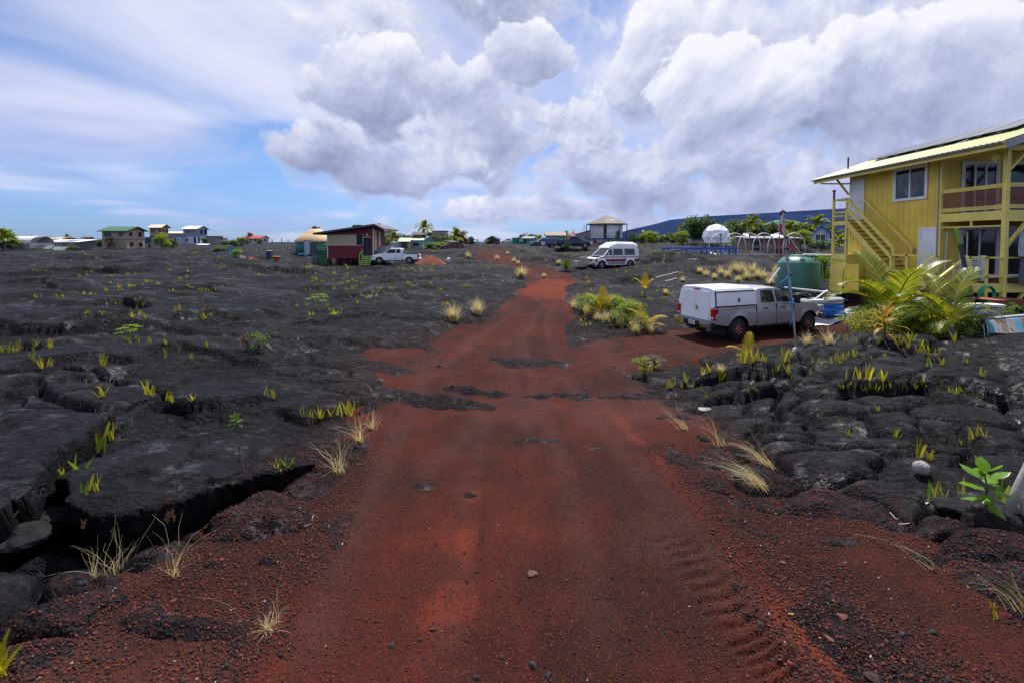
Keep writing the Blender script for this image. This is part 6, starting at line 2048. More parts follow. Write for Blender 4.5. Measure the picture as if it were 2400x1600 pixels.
def octagon_house():
 Y = 95.0
 g = gat(1421, Y)
 T = thing('octagonal_house', 'octagonal white house raised on posts with a brown pyramid roof', 'house', (g.x, g.y, g.z), R(4))
 r, z0, z1 = 3.3, .95, 4.0
 ring = lambda rr, z, n=8: [(rr * math.cos(2 * math.pi * (k + .5) / n), rr * math.sin(2 * math.pi * (k + .5) / n), z) for k in range(n)]
 MB().prism(ring(r, z0), (0, 0, z1 - z0)).build('wall', C('cool_white_wall', .70, .72, .76), T)
 A = ring(r + .95, z1 - .12)
 RF = MB()
 for k in range(8):
  a, b = A[k], A[(k + 1) % 8]
  MB().add([a, b, (0, 0, z1 + 1.75), (a[0] * .97, a[1] * .97, a[2] - .12), (b[0] * .97, b[1] * .97, b[2] - .12)], [(0, 1, 2), (0, 3, 4, 1)]).build('roof_panel', C('brown_octagon_roof', .13, .095, .065, .7, bump=.2), T)
 MB().prism(ring(r + .93, z1 - .26), (0, 0, .10)).build('eave', DKBR, T)
 for i in range(3):
  MB().cbox((.1 + i * .38, -2.35, z1 + .62), (.33, .02, .42), 0, R(-58)).build('solar_panel', C('pale_solar', .30, .30, .42, .2), T)
 MB().prism(ring(r + 1.0, z0 - .16), (0, 0, .14)).build('deck', DKGR, T)
 for (x, y, _) in ring(r + .85, 0):
  MB().box(x - .07, y - .07, -.6, x + .07, y + .07, z1 - .2).build('post', DKGR, T)
 R8 = ring(r + .9, 0)
 for k in range(8):
  a, b = R8[k], R8[(k + 1) % 8]
  if 3 <= k <= 7:
   for z in (z0 + .5, z0 + 1.0):
    MB().bar((a[0], a[1], z), (b[0], b[1], z), .04).build('deck_rail', DKGR, T)
   for j in range(1, 6):
    x, y = a[0] + (b[0] - a[0]) * j / 6, a[1] + (b[1] - a[1]) * j / 6
    MB().bar((x, y, z0), (x, y, z0 + 1.0), .03).build('baluster', DKGR, T)
 MB().box(-.75, -r * .93 - .06, z0 + .1, 1.45, -r * .93 + .0, z1 - .35).build('white_screen', WHITE, T)
 MB().box(-1.3, -r * .93 - .05, z0, -.85, -r * .93, z1 - .4).build('door', DKBR, T)
 for k in (4, 5):
  a, b = ring(r + .01, 0)[k - 1 if k == 4 else 4], ring(r + .01, 0)[k]
 for (u, v) in ((.2, .45), (.55, .8)):
  a, b = ring(r + .03, 0)[3], ring(r + .03, 0)[4]
  pa = [a[i] + (b[i] - a[i]) * u for i in range(2)]
  pb = [a[i] + (b[i] - a[i]) * v for i in range(2)]
  MB().poly((pa[0], pa[1], z0 + .6), (pb[0], pb[1], z0 + .6), (pb[0], pb[1], z1 - .5), (pa[0], pa[1], z1 - .5)).build('window', GLASSB, T)
 # steps on the left
 for i in range(6):
  MB().box(-4.6 - .28 * i, -2.7, z0 - .1 - .17 * i, -4.3 - .28 * i, -1.6, z0 - .05 - .17 * i).build('step', GREYS, T)
 for y in (-2.75, -1.55):
  MB().bar((-4.2, y, z0 + .95), (-6.0, y, -.05 + .95), .06, .1).build('stair_rail', GREYW, T)
  MB().bar((-4.2, y, z0 - .1), (-6.0, y, -.15), .06, .2).build('stringer', DKGR, T)
 # open frame at the right
 for x in (4.5, 6.2):
  for y in (-1.5, .3):
   MB().bar((x, y, -.4), (x, y, 2.5), .10).build('frame_post', DKGR, T)
 for y in (-1.5, .3):
  MB().bar((4.4, y, 2.5), (6.3, y, 2.5), .12).build('frame_beam', DKGR, T)
  MB().bar((4.4, y, .4), (6.3, y, .4), .12).build('frame_beam', DKGR, T)
 MB().lathe([(.0, 0), (.12, .03), (.14, .1)], 8, (1.6, -r - .6, z1 - .5), 'y', False).build('lamp', WHITE, T)


octagon_house()


def dome():
 p = gat(1678, 75)
 T = thing('geodesic_dome', 'white geodesic dome tent with a round vent, on a low platform', 'dome tent', (p.x, p.y, p.z), 0)
 bm = bmesh.new()
 bmesh.ops.create_icosphere(bm, subdivisions=2, radius=2.15)
 bmesh.ops.bisect_plane(bm, geom=bm.verts[:] + bm.edges[:] + bm.faces[:], plane_co=(0, 0, -.95), plane_no=(0, 0, 1), clear_inner=True)
 DM = C('dome_fabric', .90, .90, .91, .4)
 k = 0
 for f in list(bm.faces):
  c = f.calc_center_median()
  vs = [(v.co + (c - v.co) * .012) * 1.0 + Vector((0, 0, 1.55)) for v in f.verts]
  low = c.z < -.35
  mb = MB().add(vs, [tuple(range(len(vs)))])
  mb.build('dome_panel', C('clear_panel', .66, .67, .72, .25) if (low and k % 3 == 0) else DM, T)
  k += 1
 MB().lathe([(2.1, .60), (2.12, .66)], 40).build('base_ring', WHITE, T)
 s = MB()
 for e in bm.edges:
  a, b = e.verts[0].co + Vector((0, 0, 1.55)), e.verts[1].co + Vector((0, 0, 1.55))
  s.bar(a, b, .022, .022)
 s.build('frame', C('dome_seam', .84, .84, .86), T)
 bm.free()
 MB().lathe([(.17, -.02), (.17, .03), (.0, .031)], 14, (-.2, -2.12, 1.9), 'y', False).build('vent', DARK, T)
 MB().box(-2.5, -2.6, .46, 2.6, 2.3, .60).build('platform', GREYW, T)
 for x in (-2.3, 0, 2.3):
  for y in (-2.4, 2.0):
   MB().box(x - .07, y - .07, -.4, x + .07, y + .07, .46).build('post', GREYW, T)
 F = thing('slat_fence', 'weathered grey slat fence left of the white dome', 'fence', (p.x - 3.6, p.y - 1.5, p.z), 0)
 for z in (.5, .72, .94):
  MB().box(-1.0, 0, z, 1.0, .03, z + .13).build('slat', GREYW, F)
 for x in (-.95, 0, .95):
  MB().box(x - .05, .032, -.2, x + .05, .12, 1.15).build('post', GREYW, F)


dome()


def hoop_frame():
 Y = 51
 p = gat(1772, Y)
 s = Y / FPX
 T = thing('hoop_frame', 'bare greenhouse frame of white pipe hoops and weathered posts', 'greenhouse frame', (p.x, p.y, p.z), R(-14))
 for i in range(6):
  x = -3.7 + i * 1.5
  yaw = R(40)
  r = 1.25
  pts = []
  for j in range(15):
   a = math.pi * j / 14
   u = -r * math.cos(a)
   pts.append((x + u * 1.05, u * .55, .85 + 1.55 * math.sin(a)))
  MB().tube([(pts[0][0], pts[0][1], 0)] + pts + [(pts[-1][0], pts[-1][1], 0)], .05, 7).build('hoop', PVC, T, True)
  MB().bar((x, 0, -.1), (x, 0, 2.35), .10).build('post', GREYW, T)
 for (y, z, dx) in ((-.68, .85, -1.3), (.68, .85, 1.3), (-.68, .12, -1.3), (0, 1.05, 0)):
  MB().bar((-4.0 + dx, y, z), (4.2 + dx, y, z - .1), .07, .09).build('rail', GREYW if z > .5 else PVC, T)
 # driftwood colour panels inside
 for (x, w_, h_, m_) in ((1.2, .8, 1.2, GREYS), (2.4, .7, 1.5, BURG), (-2.6, .9, .8, GREYW)):
  MB().box(x, 1.3, 0, x + w_, 1.36, h_).build('panel', m_, T)
 MB().bar((3.2, -.4, 1.9), (4.2, -.6, .3), .06).build('prop', PVC, T)
 MB().cbox((3.3, -.3, .95), (.5, .02, .5), R(10), 0, R(25)).build('cloth', C('flag_red', .42, .06, .07), T)


hoop_frame()
SH = cottage('plank_shed', 'long low shed with brown plank front behind the hoop frame', 'shed', 1797, 60, 6.4, 3.6, 1.75, 'shy', -.0 + .25, .45, R(-3), C('brown_plank_wall', .24, .125, .06, .7, dirt=((.12, .07, .04), .55)), C('grey_white_roof', .20, .20, .22), DKGR, [('f', -2.2, .3, .7, 1.1, DKBR)], [('f', 1.7, .1, .8, 1.5)])
for i in range(9):
 MB().box(-1.5 + (i % 3) * 1.05, -1.86, .35 + (i // 3) * .45, -.5 + (i % 3) * 1.05, -1.803, .76 + (i // 3) * .45).build('plank', C('brown_plank_wall', .24, .125, .06), SH)
for (x, w_, z, a) in ((-2.7, .7, 2.35, 12), (1.2, 1.3, 2.3, -6)):
 MB().cbox((x, -.2, z), (w_, .9, .05), 0, R(24), R(a)).build('roof_sheet', WHITE, SH)
 MB().bar((x, .2, 1.95), (x, .1, z + .15), .05).build('prop', GREYW, SH)


def blue_platform():
 Y = 47
 p = gat(1640, Y)
 T = thing('blue_platform', 'long unfinished platform with bright blue beams on blue legs', 'platform', (p.x, p.y, p.z), R(-5))
 BL = C('bright_blue_beam', .012, .10, .48, .5)
 MB().box(-2.6, -.06, .58, 3.7, .06, .80).build('beam', BL, T)
 MB().box(-2.6, 1.6, .58, 3.7, 1.72, .80).build('beam', BL, T)
 MB().box(-3.8, -.05, .62, -2.9, .05, .78).build('beam', BL, T)
 for i in range(8):
  MB().box(-2.5 + i * .85, .062, .60, -2.4 + i * .85, 1.598, .76).build('joist', BL, T)
 for x in (-2.5, -.9, .7, 2.1, 3.55):
  for y in (0, 1.66):
   MB().box(x - .06, y - .05, -.2, x + .06, y + .05, .58).build('leg', BL, T)
  MB().bar((x, 0, .1), (x + .55, 0, .58), .07).build('brace', BL, T)
 MB().box(-3.75, -.05, -.1, -3.65, .05, .62).build('leg', BL, T)
 items = [('plywood_sheet', 'grey plywood sheet leaning on the left end of the blue platform', 'sheet', (-2.55, -.5), (.75, .05, .75), GREYS, 20), ('teal_drum', 'small teal drum at the left end of the blue platform', 'drum', (-3.15, -.5), (.3, .3, .45), COLLED[3], 0), ('cinder_block', 'pale concrete block under the blue platform', 'block', (-1.4, -.35), (.55, .3, .4), OFFW, 0)]
 for (nm, lab, ct, (x, y), d, m_, tilt) in items:
  wx, wy = p.x + x, p.y + y
  K = thing(nm, lab, ct, (wx, wy, gz(wx, wy)), R(-5))
  if nm == 'teal_drum':
   MB().lathe([(.14, 0), (.16, .05), (.16, .4), (.14, .45)], 14).build('body', m_, K, True)
   MB().lathe([(.165, .2), (.17, .22), (.165, .24)], 14, cap=False).build('hoop', m_, K)
  elif nm == 'cinder_block':
   MB().box(-.28, -.15, 0, .28, -.09, .4).box(-.28, .09, 0, .28, .15, .4).build('face', m_, K)
   for x in (-.28, -.03, .22):
    MB().box(x, -.088, 0, x + .06, .088, .4).build('web', m_, K)
  else:
   MB().cbox((0, 0, d[2] / 2), d, 0, R(tilt)).build('sheet', m_, K)
   MB().bar((.2, .2, 0), (.2, .0, .6), .05).build('stake', GREYW, K)
 # scrap timber in heaps
 for i in range(9):
  x = .9 + random.uniform(-.5, 1.6)
  wx, wy = p.x + x, p.y - .8 + random.uniform(-.3, .3)
  a = random.uniform(0, 3.1)
  L = random.uniform(.5, 1.1)
  z = gz(wx, wy) + .05
  K = MB().bar((-math.cos(a) * L, -math.sin(a) * .3, 0), (math.cos(a) * L, math.sin(a) * .3, random.uniform(.1, .5)), .09, .03).build('scrap_board', [GREYW, OFFW, BROWN][i % 3], None)
  K.location = (wx, wy, z)
  setp(K, 'short weathered scrap board in the heap below the blue platform', 'board', 'scrap boards below the blue platform')


blue_platform()


def aframe():
 Y = 72
 p = gat(1922, Y)
 T = thing('blue_trim_cottage', 'white cottage with steep grey roof and bright blue trim', 'cottage', (p.x, p.y, p.z - .1), R(-32))
 BL = C('vivid_blue_trim', .015, .16, .62, .5)
 W_ = C('cottage_white', .55, .58, .66)
 hw, d = 1.15, 1.9
 MB().box(-hw, -d, 0, hw, d, 1.9).build('wall', W_, T)
 MB().prism([(-hw, -d, 1.9), (hw, -d, 1.9), (0, -d, 3.25)], (0, 2 * d, 0)).build('gable', W_, T)
 for sg in (-1, 1):
  MB().prism([(0, -d - .4, 3.45), (sg * 1.95, -d - .4, 1.25), (sg * 1.95, -d - .4, 1.13), (0, -d - .4, 3.30)], (0, 2 * d + .8, 0)).build('roof_slope', C('cottage_roof', .20, .19, .17), T)
  MB().prism([(0, -d - .44, 3.48), (sg * 1.98, -d - .44, 1.25), (sg * 1.98, -d - .44, 1.05), (0, -d - .44, 3.24)], (0, .05, 0)).build('barge_board', BL, T)
 wf = MB().box(-.75, -d - .04, .35, -.68, -d - .001, 1.95).box(.55, -d - .04, .35, .62, -d - .001, 1.95).box(-.68, -d - .04, 1.88, .55, -d - .001, 1.95).box(-.08, -d - .04, .35, -.02, -d - .001, 1.88).build('french_window', WHITE, T)
 for a, b in ((-.68, -.08), (-.02, .55)):
  MB().box(a, -d - .02, .36, b, -d - .002, 1.87).build('pane', GLASSB, wf)
 MB().box(.66, -d - .05, .2, .74, -d - .001, 2.2).build('trim', BL, T)
 MB().box(-1.5, -d - 1.2, .1, 1.4, -d - .05, .2).build('porch', GREYW, T)
 for x in (-1.45, .2, 1.3):
  MB().box(x - .05, -d - 1.2, -.4, x + .05, -d - 1.1, .95).build('porch_post', BL, T)
 for z in (.45, .9):
  MB().box(-1.5, -d - 1.19, z, 1.4, -d - 1.13, z + .1).build('porch_rail', BL, T)
 for i in range(8):
  MB().box(-1.4 + i * .35, -d - 1.18, .2, -1.3 + i * .35, -d - 1.14, .9).build('picket', BL, T)


aframe()


def tank_and_pipes():
 p = gat(1872, 24.6)
 z = .10
 T = thing('water_tank', 'big green plastic water tank with domed lid beside the house', 'tank', (p.x, p.y, z))
 GT = C('green_tank_plastic', .045, .175, .125, .45, var=.08)
 MB().lathe([(.98, -.3), (1.0, .0), (1.0, 1.26), (.97, 1.32), (.72, 1.58), (.42, 1.64), (.42, 1.70), (.36, 1.72), (0.01, 1.72)], 48).build('shell', GT, T, True)
 for zz in (.25, .6, .95):
  MB().lathe([(1.002, zz), (1.010, zz + .02), (1.002, zz + .04)], 48, cap=False).build('rib', GT, T, True)
 MB().lathe([(.32, 1.72), (.34, 1.73), (.34, 1.79), (.0, 1.80)], 24, (.45, -.3, -.12)).build('lid', C('dark_green_lid', .015, .07, .05, .4), T, True)
 for a in (200, 250, 300):
  c, s_ = math.cos(R(a)), math.sin(R(a))
  MB().tube([(c * .82 - s_ * .1, s_ * .82 + c * .1, 1.47), (c * .80, s_ * .80, 1.58), (c * .82 + s_ * .1, s_ * .82 - c * .1, 1.47)], .03, 6).build('lifting_lug', GT, T)
 H = MB().tube([(p.x + .5, p.y - .4, z + 1.72), (p.x + .62, p.y - .75, z + 1.66), (p.x + .70, p.y - .86, z + 1.2), (p.x + .76, p.y - .86, z + .6), (p.x + .68, p.y - .95, z + .12), (p.x + .3, p.y - 1.2, z - .02)], .022, 8).build('garden_hose', C('turquoise_hose', .02, .35, .25, .4), None, True)
 setp(H, 'turquoise garden hose hanging down the front of the green tank', 'hose')
 Pp = wthing('overflow_pipe', 'white plastic pipe from the tank lid towards the yellow house', 'pipe', (p.x, p.y - .2, z + 1.7))
 MB().tube([(p.x - .05, p.y - .3, z + 1.62), (p.x + .05, p.y - .3, z + 1.74), (p.x + 2.0, p.y - .9, z + 1.72), (p.x + 2.12, p.y - .9, z + 1.62), (p.x + 2.12, p.y - .9, z + 1.3)], .04, 8).build('pipe', PVC, Pp, True)
 MB().tube([(p.x + 1.0, p.y - .6, z + 1.73), (p.x + 1.1, p.y - .63, z + 1.73)], .052, 8).build('coupling', PVC, Pp)
 a, b = at(1803, 664, 23.4), at(1828, 628, 23.6)
 Q = wthing('prop_pipe', 'white pipe leaning against the left side of the green tank', 'pipe', a)
 MB().tube([a, b], .045, 8).build('pipe', PVC, Q)
 MB().tube([b - Vector((.03, 0, .05)), b], .055, 8).build('cap', PVC, Q)
 # white pipe frame beyond the pickup's bonnet
 F = wthing('pipe_frame', 'loose white plastic pipe frame lying on rubble beyond the pickup', 'pipe frame', at(1900, 690, 21.5))
 pts = [at(1838, 674, 22.3), at(1885, 679, 22.0), at(1934, 684, 21.6), at(1905, 706, 20.8)]
 for i in range(3):
  MB().tube([pts[i], pts[i + 1]], .04, 8).build('pipe', PVC, F)
 MB().tube([pts[2], pts[2] + Vector((.1, -.05, .03))], .055, 8).build('elbow', PVC, F)
 MB().tube([at(1917, 683, 21.5), at(1939, 720, 21.2)], .02, 6).build('rod', BLACK, F)
 # rubble wall and loose boards at the foot of the house
 for i in range(34):
  px, py = random.uniform(1866, 1985), random.uniform(688, 706)
  q = at(px, py, 21.8 + random.uniform(-.3, .5))
  s_ = random.uniform(.10, .22)
  r_ = ROCKS[i % len(ROCKS)]
  o = link_mesh('lava_rock', r_, None)
  o.location = (q.x, q.y, max(gz(q.x, q.y) + s_ * .25, min(q.z, gz(q.x, q.y) + .5)))
  o.scale = (s_, s_, s_ * .7)
  o.rotation_euler = (0, 0, i * 1.3)
  setp(o, 'black lava rock in the low rubble bank beyond the pickup', 'rock', 'rocks of the rubble bank')
 for i, (pa, pb, Y) in enumerate((((1868, 687), (1962, 700), 22.0), ((1880, 681), (1975, 690), 22.4), ((1925, 684), (1985, 703), 21.9))):
  a, b = at(*pa, Y), at(*pb, Y - .3)
  o = MB().bar(a, b, .28, .04).build('loose_board', C('sandy_board', .42, .32, .22, .8, dirt=((.28, .22, .17), .6)), None)
  setp(o, ('long sandy board lying lowest on the rubble bank', 'sandy board lying nearest the house on the rubble bank', 'short sandy board slanting down the rubble bank')[i], 'board', 'boards on the rubble bank')


def rock_meshes(n=6):
 out = []
 for k in range(n):
  bm = bmesh.new()
  bmesh.ops.create_icosphere(bm, subdivisions=3, radius=1.0)
  ph = k * 3.7
  for v in bm.verts:
   c = v.co
   f = 1 + .22 * math.sin(c.x * 2.3 + ph) * math.cos(c.y * 2.9 + ph * .7) + .16 * math.sin(c.z * 4.1 + ph) + .09 * math.sin(c.x * 7 + c.y * 6 + ph) + random.uniform(-.05, .05)
   v.co = Vector((c.x * f * 1.1, c.y * f, c.z * f * .75))
  me = bpy.data.meshes.new('rock')
  bm.to_mesh(me)
  bm.free()
  me.materials.append(M('black_rock', (.011, .0105, .012), .8, .4, 2.0, .7, 8.0, spec=.2))
  out.append(me)
 return out


ROCKS = rock_meshes()
tank_and_pipes()


def pool_and_pole():
 c = gat(1928, 20.9)
 z = gz(c.x, c.y)
 T = thing('paddling_pool', 'round blue inflatable pool with a limp grey top ring beside the pickup', 'pool', (c.x, c.y, z))
 BL = C('pool_blue', .015, .17, .62, .35)
 MB().lathe([(.78, .02), (.86, .12), (.90, .28), (.84, .42), (.76, .44), (.72, .2), (.70, .05)], 36).build('wall', BL, T, True)
 for (dz, rr, col, tilt) in ((.50, .10, BL, 3), (.62, .13, C('pool_grey', .36, .38, .38, .4), 6)):
  mb = MB()
  pts = []
  n = 30
  for i in range(n + 1):
   a = 2 * math.pi * i / n
   wob = 1 + .05 * math.sin(3 * a + dz * 9)
   pts.append((.74 * wob * math.cos(a), .74 * wob * math.sin(a), dz + .09 * math.cos(a + 1) * (dz > .55)))
  mb.tube(pts, rr, 10, False)
  mb.build('ring', col, T, True)
 MB().poly(*[(.74 * math.cos(2 * math.pi * i / 20), .74 * math.sin(2 * math.pi * i / 20), .38) for i in range(20)]).build('water', C('pool_water', .05, .2, .35, .05), T)
 # white ground sheet
 mb = MB()
 n = 14
 for i in range(n):
  for j in range(6):
   x, y = c.x - 1.2 + 2.7 * i / (n - 1), c.y - 1.25 + .22 * j + .08 * math.sin(i * 1.3)
   mb.v.append((x, y, gz(x, y) + .03 + .03 * abs(math.sin(i * 2.1 + j))))
 mb.f = [(i * 6 + j, (i + 1) * 6 + j, (i + 1) * 6 + j + 1, i * 6 + j + 1) for i in range(n - 1) for j in range(5)]
 o = mb.build('ground_sheet', C('white_tarp', .60, .60, .62, .6), None, True)
 setp(o, 'crumpled white ground sheet spread under the blue pool', 'tarpaulin')
 # flag pole
 b = hit(1866, 817)
 Y = b.y
 T = wthing('flag_pole', 'weathered wooden pole leaning slightly left, bound with blue rope', 'pole', b)
 seq = [(1866, 817, .022), (1861, 760, .024), (1854, 690, .026), (1849, 640, .028), (1843, 590, .036), (1840, 550, .034), (1836, 515, .028), (1834.5, 491, .02)]
 MB().tube([at(px, py, Y) for px, py, _ in seq], [r for _, _, r in seq], 10).build('shaft', C('pole_wood', .42, .37, .31, .8, dirt=((.16, .13, .11), .5)), T, True)
 for (px, py) in ((1834.8, 497), (1843, 557), (1844, 583), (1851.5, 643), (1855.8, 712)):
  q = at(px, py, Y)
  MB().lathe([(.03, -.03), (.058, -.02), (.058, .02), (.03, .03)], 10, q).build('binding', BLACK if py < 660 else C('blue_rope', .02, .18, .60), T)
 q = at(1865, 819, Y - .05)
 F = wthing('furled_flag', 'furled striped flag with a dark blue corner tied to the pole top', 'flag', at(1838, 540, Y))
 mb = MB()
 cols = [(1832.5, 499), (1832, 512), (1832, 526), (1833, 540), (1836, 553)]
 FL = [C('flag_navy', .015, .02, .07), C('flag_white', .62, .60, .60), C('flag_red2', .40, .05, .07)]
 for k, (w0, w1, m_) in enumerate(((-.06, -.02, FL[0]), (-.035, .005, FL[1]), (-.07, -.03, FL[1]), (-.055, -.015, FL[2]))):
  mb = MB()
  seg = cols[:3] if k == 0 else (cols[2:] if k > 1 else cols)
  for i in range(len(seg)):
   a = at(*seg[i], Y - .03 - .012 * k)
   sway = .02 * math.sin(i * 2 + k)
   mb.v += [tuple(a + Vector((w0 + sway, 0, 0))), tuple(a + Vector((w1 + sway + .01, -.03, 0)))]
  mb.f = [(2 * i, 2 * i + 1, 2 * i + 3, 2 * i + 2) for i in range(len(seg) - 1)]
  mb.build('fold', m_, F)
 K = wthing('blue_rope', 'blue rope hanging in loops from the pole', 'rope', at(1850, 690, Y))
 RB = C('blue_rope', .02, .18, .60)
 for i, seq in enumerate(([(1848, 642), (1847, 660), (1849, 680), (1853, 700), (1855, 713), (1857, 730), (1853, 745), (1855, 756), (1850, 764)], [(1849, 642), (1851, 670), (1855, 700)], [(1848, 648), (1840, 656), (1830, 662), (1824, 668), (1828, 676)])):
  MB().tube([at(px, py, Y - .04) for px, py in seq], .010 if i else .013, 6).build('strand', RB if i != 1 else C('pale_rope', .55, .55, .62), K, True)
 o = link_mesh('white_stone', ROCKS[1].copy(), None)
 o.data.materials.clear()
 o.data.materials.append(C('white_coral', .55, .52, .48, .8))
 o.location = at(1863, 820, Y - .12)
 o.scale = (.07, .06, .08)
 setp(o, 'small white stone at the foot of the wooden pole', 'stone')


pool_and_pole()


def porch_clutter():
 # grey tarpaulin on the right of the porch
 Y = 15.9
 m1, m2 = C('pale_tarp', .34, .36, .41, .5, bump=.5, bscale=6), C('dark_tarp', .075, .08, .10, .5, bump=.5, bscale=6)
 T = wthing('hanging_tarp', 'grey tarpaulin hung across the porch at the right edge', 'tarpaulin', at(2400, 560, Y))
 for (za, zb, mt, nm) in ((2.95, 1.95, m1, 'upper_sheet'), (1.97, 1.15, m2, 'lower_sheet')):
  mb = MB()
  n, k = 22, 9
  for i in range(n):
   for j in range(k):
    u, v = i / (n - 1), j / (k - 1)
    x = 17.62 + 2.4 * u
    z = za + (zb - za) * v + .06 * math.sin(u * 5 + v * 2) - (.10 * (1 - u) if nm == 'upper_sheet' and v < .3 else 0) - (.16 * (1 - u) if nm == 'lower_sheet' and v > .6 else 0)
    y = Y - .08 + .05 * math.sin(u * 17 + v * 3) + .03 * math.sin(u * 31 - v * 5) - .03 * v
    if nm == 'lower_sheet':
     y -= .05
    mb.v.append((x, y, z))
  mb.f = [(i * k + j, (i + 1) * k + j, (i + 1) * k + j + 1, i * k + j + 1) for i in range(n - 1) for j in range(k - 1)]
  mb.build(nm, mt, T, True)
 # white slatted chair
 c = at(2268, 655, 16.9)
 T = thing('slatted_chair', 'white slatted garden chair standing on the lower deck', 'chair', (c.x, c.y, 1.08), R(170))
 for i in range(6):
  MB().box(-.26, .22 + .02 * i, .42 + i * .085, .26, .25 + .02 * i, .47 + i * .085).build('back_slat', WHITE, T)
  MB().box(-.26, -.28 + i * .085, .38, .26, -.21 + i * .085, .40).build('seat_slat', WHITE, T)
 for x in (-.28, .28):
  MB().box(x - .02, -.28, 0, x + .02, -.24, .62).build('leg', WHITE, T)
  MB().box(x - .02, .2, 0, x + .02, .36, .93).build('leg', WHITE, T)
  MB().box(x - .035, -.3, .60, x + .035, .26, .63).build('armrest', WHITE, T)
 c = at(2232, 655, 16.6)
 T = thing('cardboard_box', 'small brown cardboard box with a black mark on the deck', 'box', (c.x, c.y, 1.08), R(8))
 CB = C('cardboard', .32, .19, .10, .85)
 MB().box(-.18, -.14, 0, .18, .14, .24).build('body', CB, T)
 MB().box(-.183, -.143, .235, -.01, .143, .246).box(.01, -.143, .235, .183, .143, .246).build('flap', CB, T)
 MB().box(-.06, -.146, .11, .06, -.1415, .15).build('print', DARK, T)
 a, b = at(2211, 656, 17.0), at(2221, 545, 17.3)
 T = wthing('screen_frame', 'grey aluminium screen frame leaning on the porch wall', 'frame', a)
 for (p, q) in ((a, b), (b, b + Vector((.75, 0, 0))), (a + Vector((.85, 0, 0)), b + Vector((.75, 0, 0))), (a, a + Vector((.85, 0, 0)))):
  MB().bar(p, q, .04).build('bar', GREYM, T)
 a, b = at(2283, 700, 15.6), at(2241, 537, 15.8)
 T = wthing('leaning_pole', 'dark wooden pole with a green tip leaning in front of the porch', 'pole', a)
 m_ = a.lerp(b, .78)
 MB().bar(a - Vector((0, 0, .3)), m_, .09).build('shaft', C('dark_pole', .05, .05, .055, .8), T)
 MB().bar(m_, b, .085).build('painted_tip', C('green_tip', .16, .36, .05, .7), T)
 # green hose coil, rusty table, white basin
 c = at(2312, 690, 15.4)
 T = thing('hose_coil', 'coil of green hose hung below the deck', 'hose', c)
 for i in range(5):
  pts = [((.27 - .01 * i) * math.cos(2 * math.pi * k / 26), -.02 * i + .15 * (i % 2) * .3, .27 * math.sin(2 * math.pi * k / 26)) for k in range(27)]
  MB().tube(pts, .02, 7, False).build('loop', C('green_hose', .02, .33, .16, .4), T, True)
 MB().tube([(.2, -.05, -.2), (.0, -.12, -.3), (-.25, -.1, -.1), (-.27, -.1, -.32)], .02, 7).build('tail', C('green_hose', .02, .33, .16), T, True)
 c = gat(2343, 14.6)
 T = thing('rusty_table', 'rust-red wooden table below the porch', 'table', (c.x, c.y, c.z), R(6))
 RT = C('rust_red_wood', .20, .05, .025, .7)
 zt = at(0, 700, 14.6).z - c.z
 for i in range(5):
  MB().box(-.62, -.38 + i * .152, zt - .04, .62, -.235 + i * .152, zt - .003 * (i % 2)).build('board', RT, T)
 MB().box(-.6, -.37, zt - .15, .6, -.33, zt - .045).build('apron', RT, T)
 for x in (-.55, .55):
  for y in (-.33, .33):
   MB().box(x - .045, y - .045, 0, x + .045, y + .045, zt - .042).build('leg', RT, T)
 c = gat(2292, 13.9)
 zt = at(0, 712, 13.9).z
 T = thing('white_board', 'long white board lying flat on a blue crate and grey bags', 'board', (c.x, c.y, zt), R(-4))
 MB().box(-.68, -.2, -.05, .66, .2, 0).build('slab', WHITE, T, bevel=.02)
 MB().box(-.62, -.205, -.075, .6, .19, -.052).build('edge', OFFW, T)
 T = thing('blue_crate', 'blue plastic crate under the white board', 'crate', (c.x - .35, c.y, zt - .42), 0)
 MB().box(-.25, -.2, 0, .25, .2, .30).build('body', COLLED[2], T)
 MB().box(-.27, -.22, .30, .27, .22, .345).build('rim', COLLED[2], T)
 for i, x in enumerate((.05, .42)):
  o = link_mesh('stuffed_bag', ROCKS[2 + i].copy(), None)
  o.data.materials.clear()
  o.data.materials.append(C('grey_bag', .30, .32, .38, .5))
  o.location = (c.x + x, c.y - .05, zt - .27)
  o.scale = (.2, .2, .27)
  setp(o, ('stuffed grey bag under the middle of the white board', 'stuffed grey bag under the right end of the white board')[i], 'bag')
 # old painted boards leaning at the right edge
 Y = 12.7
 cols = [C('flaky_teal', .03, .30, .36, dirt=((.35, .33, .30), .5)), C('flaky_lilac', .34, .33, .42, dirt=((.18, .12, .07), .55)), C('bare_wood', .28, .22, .17, dirt=((.22, .12, .05), .5)), C('flaky_grey', .36, .35, .36, dirt=((.20, .13, .08), .5)), C('flaky_blue', .10, .36, .50, dirt=((.30, .27, .25), .48)), C('brown_bare', .25, .15, .06, dirt=((.38, .36, .36), .5))]
 for i in range(9):
  pa, pb = 2310 + i * 16.5, 2310 + (i + 1) * 16.5 - 1.0
  t0, b0 = 752 - i * 1.5 + (i % 3), 818 + i * 2
  sh_ = 22
  ta, tb = at(pa, t0, Y + .55), at(pb, t0, Y + .55)
  ba, bb = at(pa + sh_, b0, Y - .1), at(pb + sh_, b0, Y - .1)
  K = wthing('painted_board', ('flaking teal board', 'flaking lilac board', 'bare grey-brown board', 'flaking white board', 'flaking sky-blue board', 'brown weathered board')[i % 6] + (' in the broken panel at the right edge, ' + ('leftmost', 'second from left', 'third from left', 'fourth from left', 'fifth from left', 'sixth from left', 'seventh from left', 'eighth from left', 'rightmost')[i]), 'board', ba, 'boards of the broken panel')
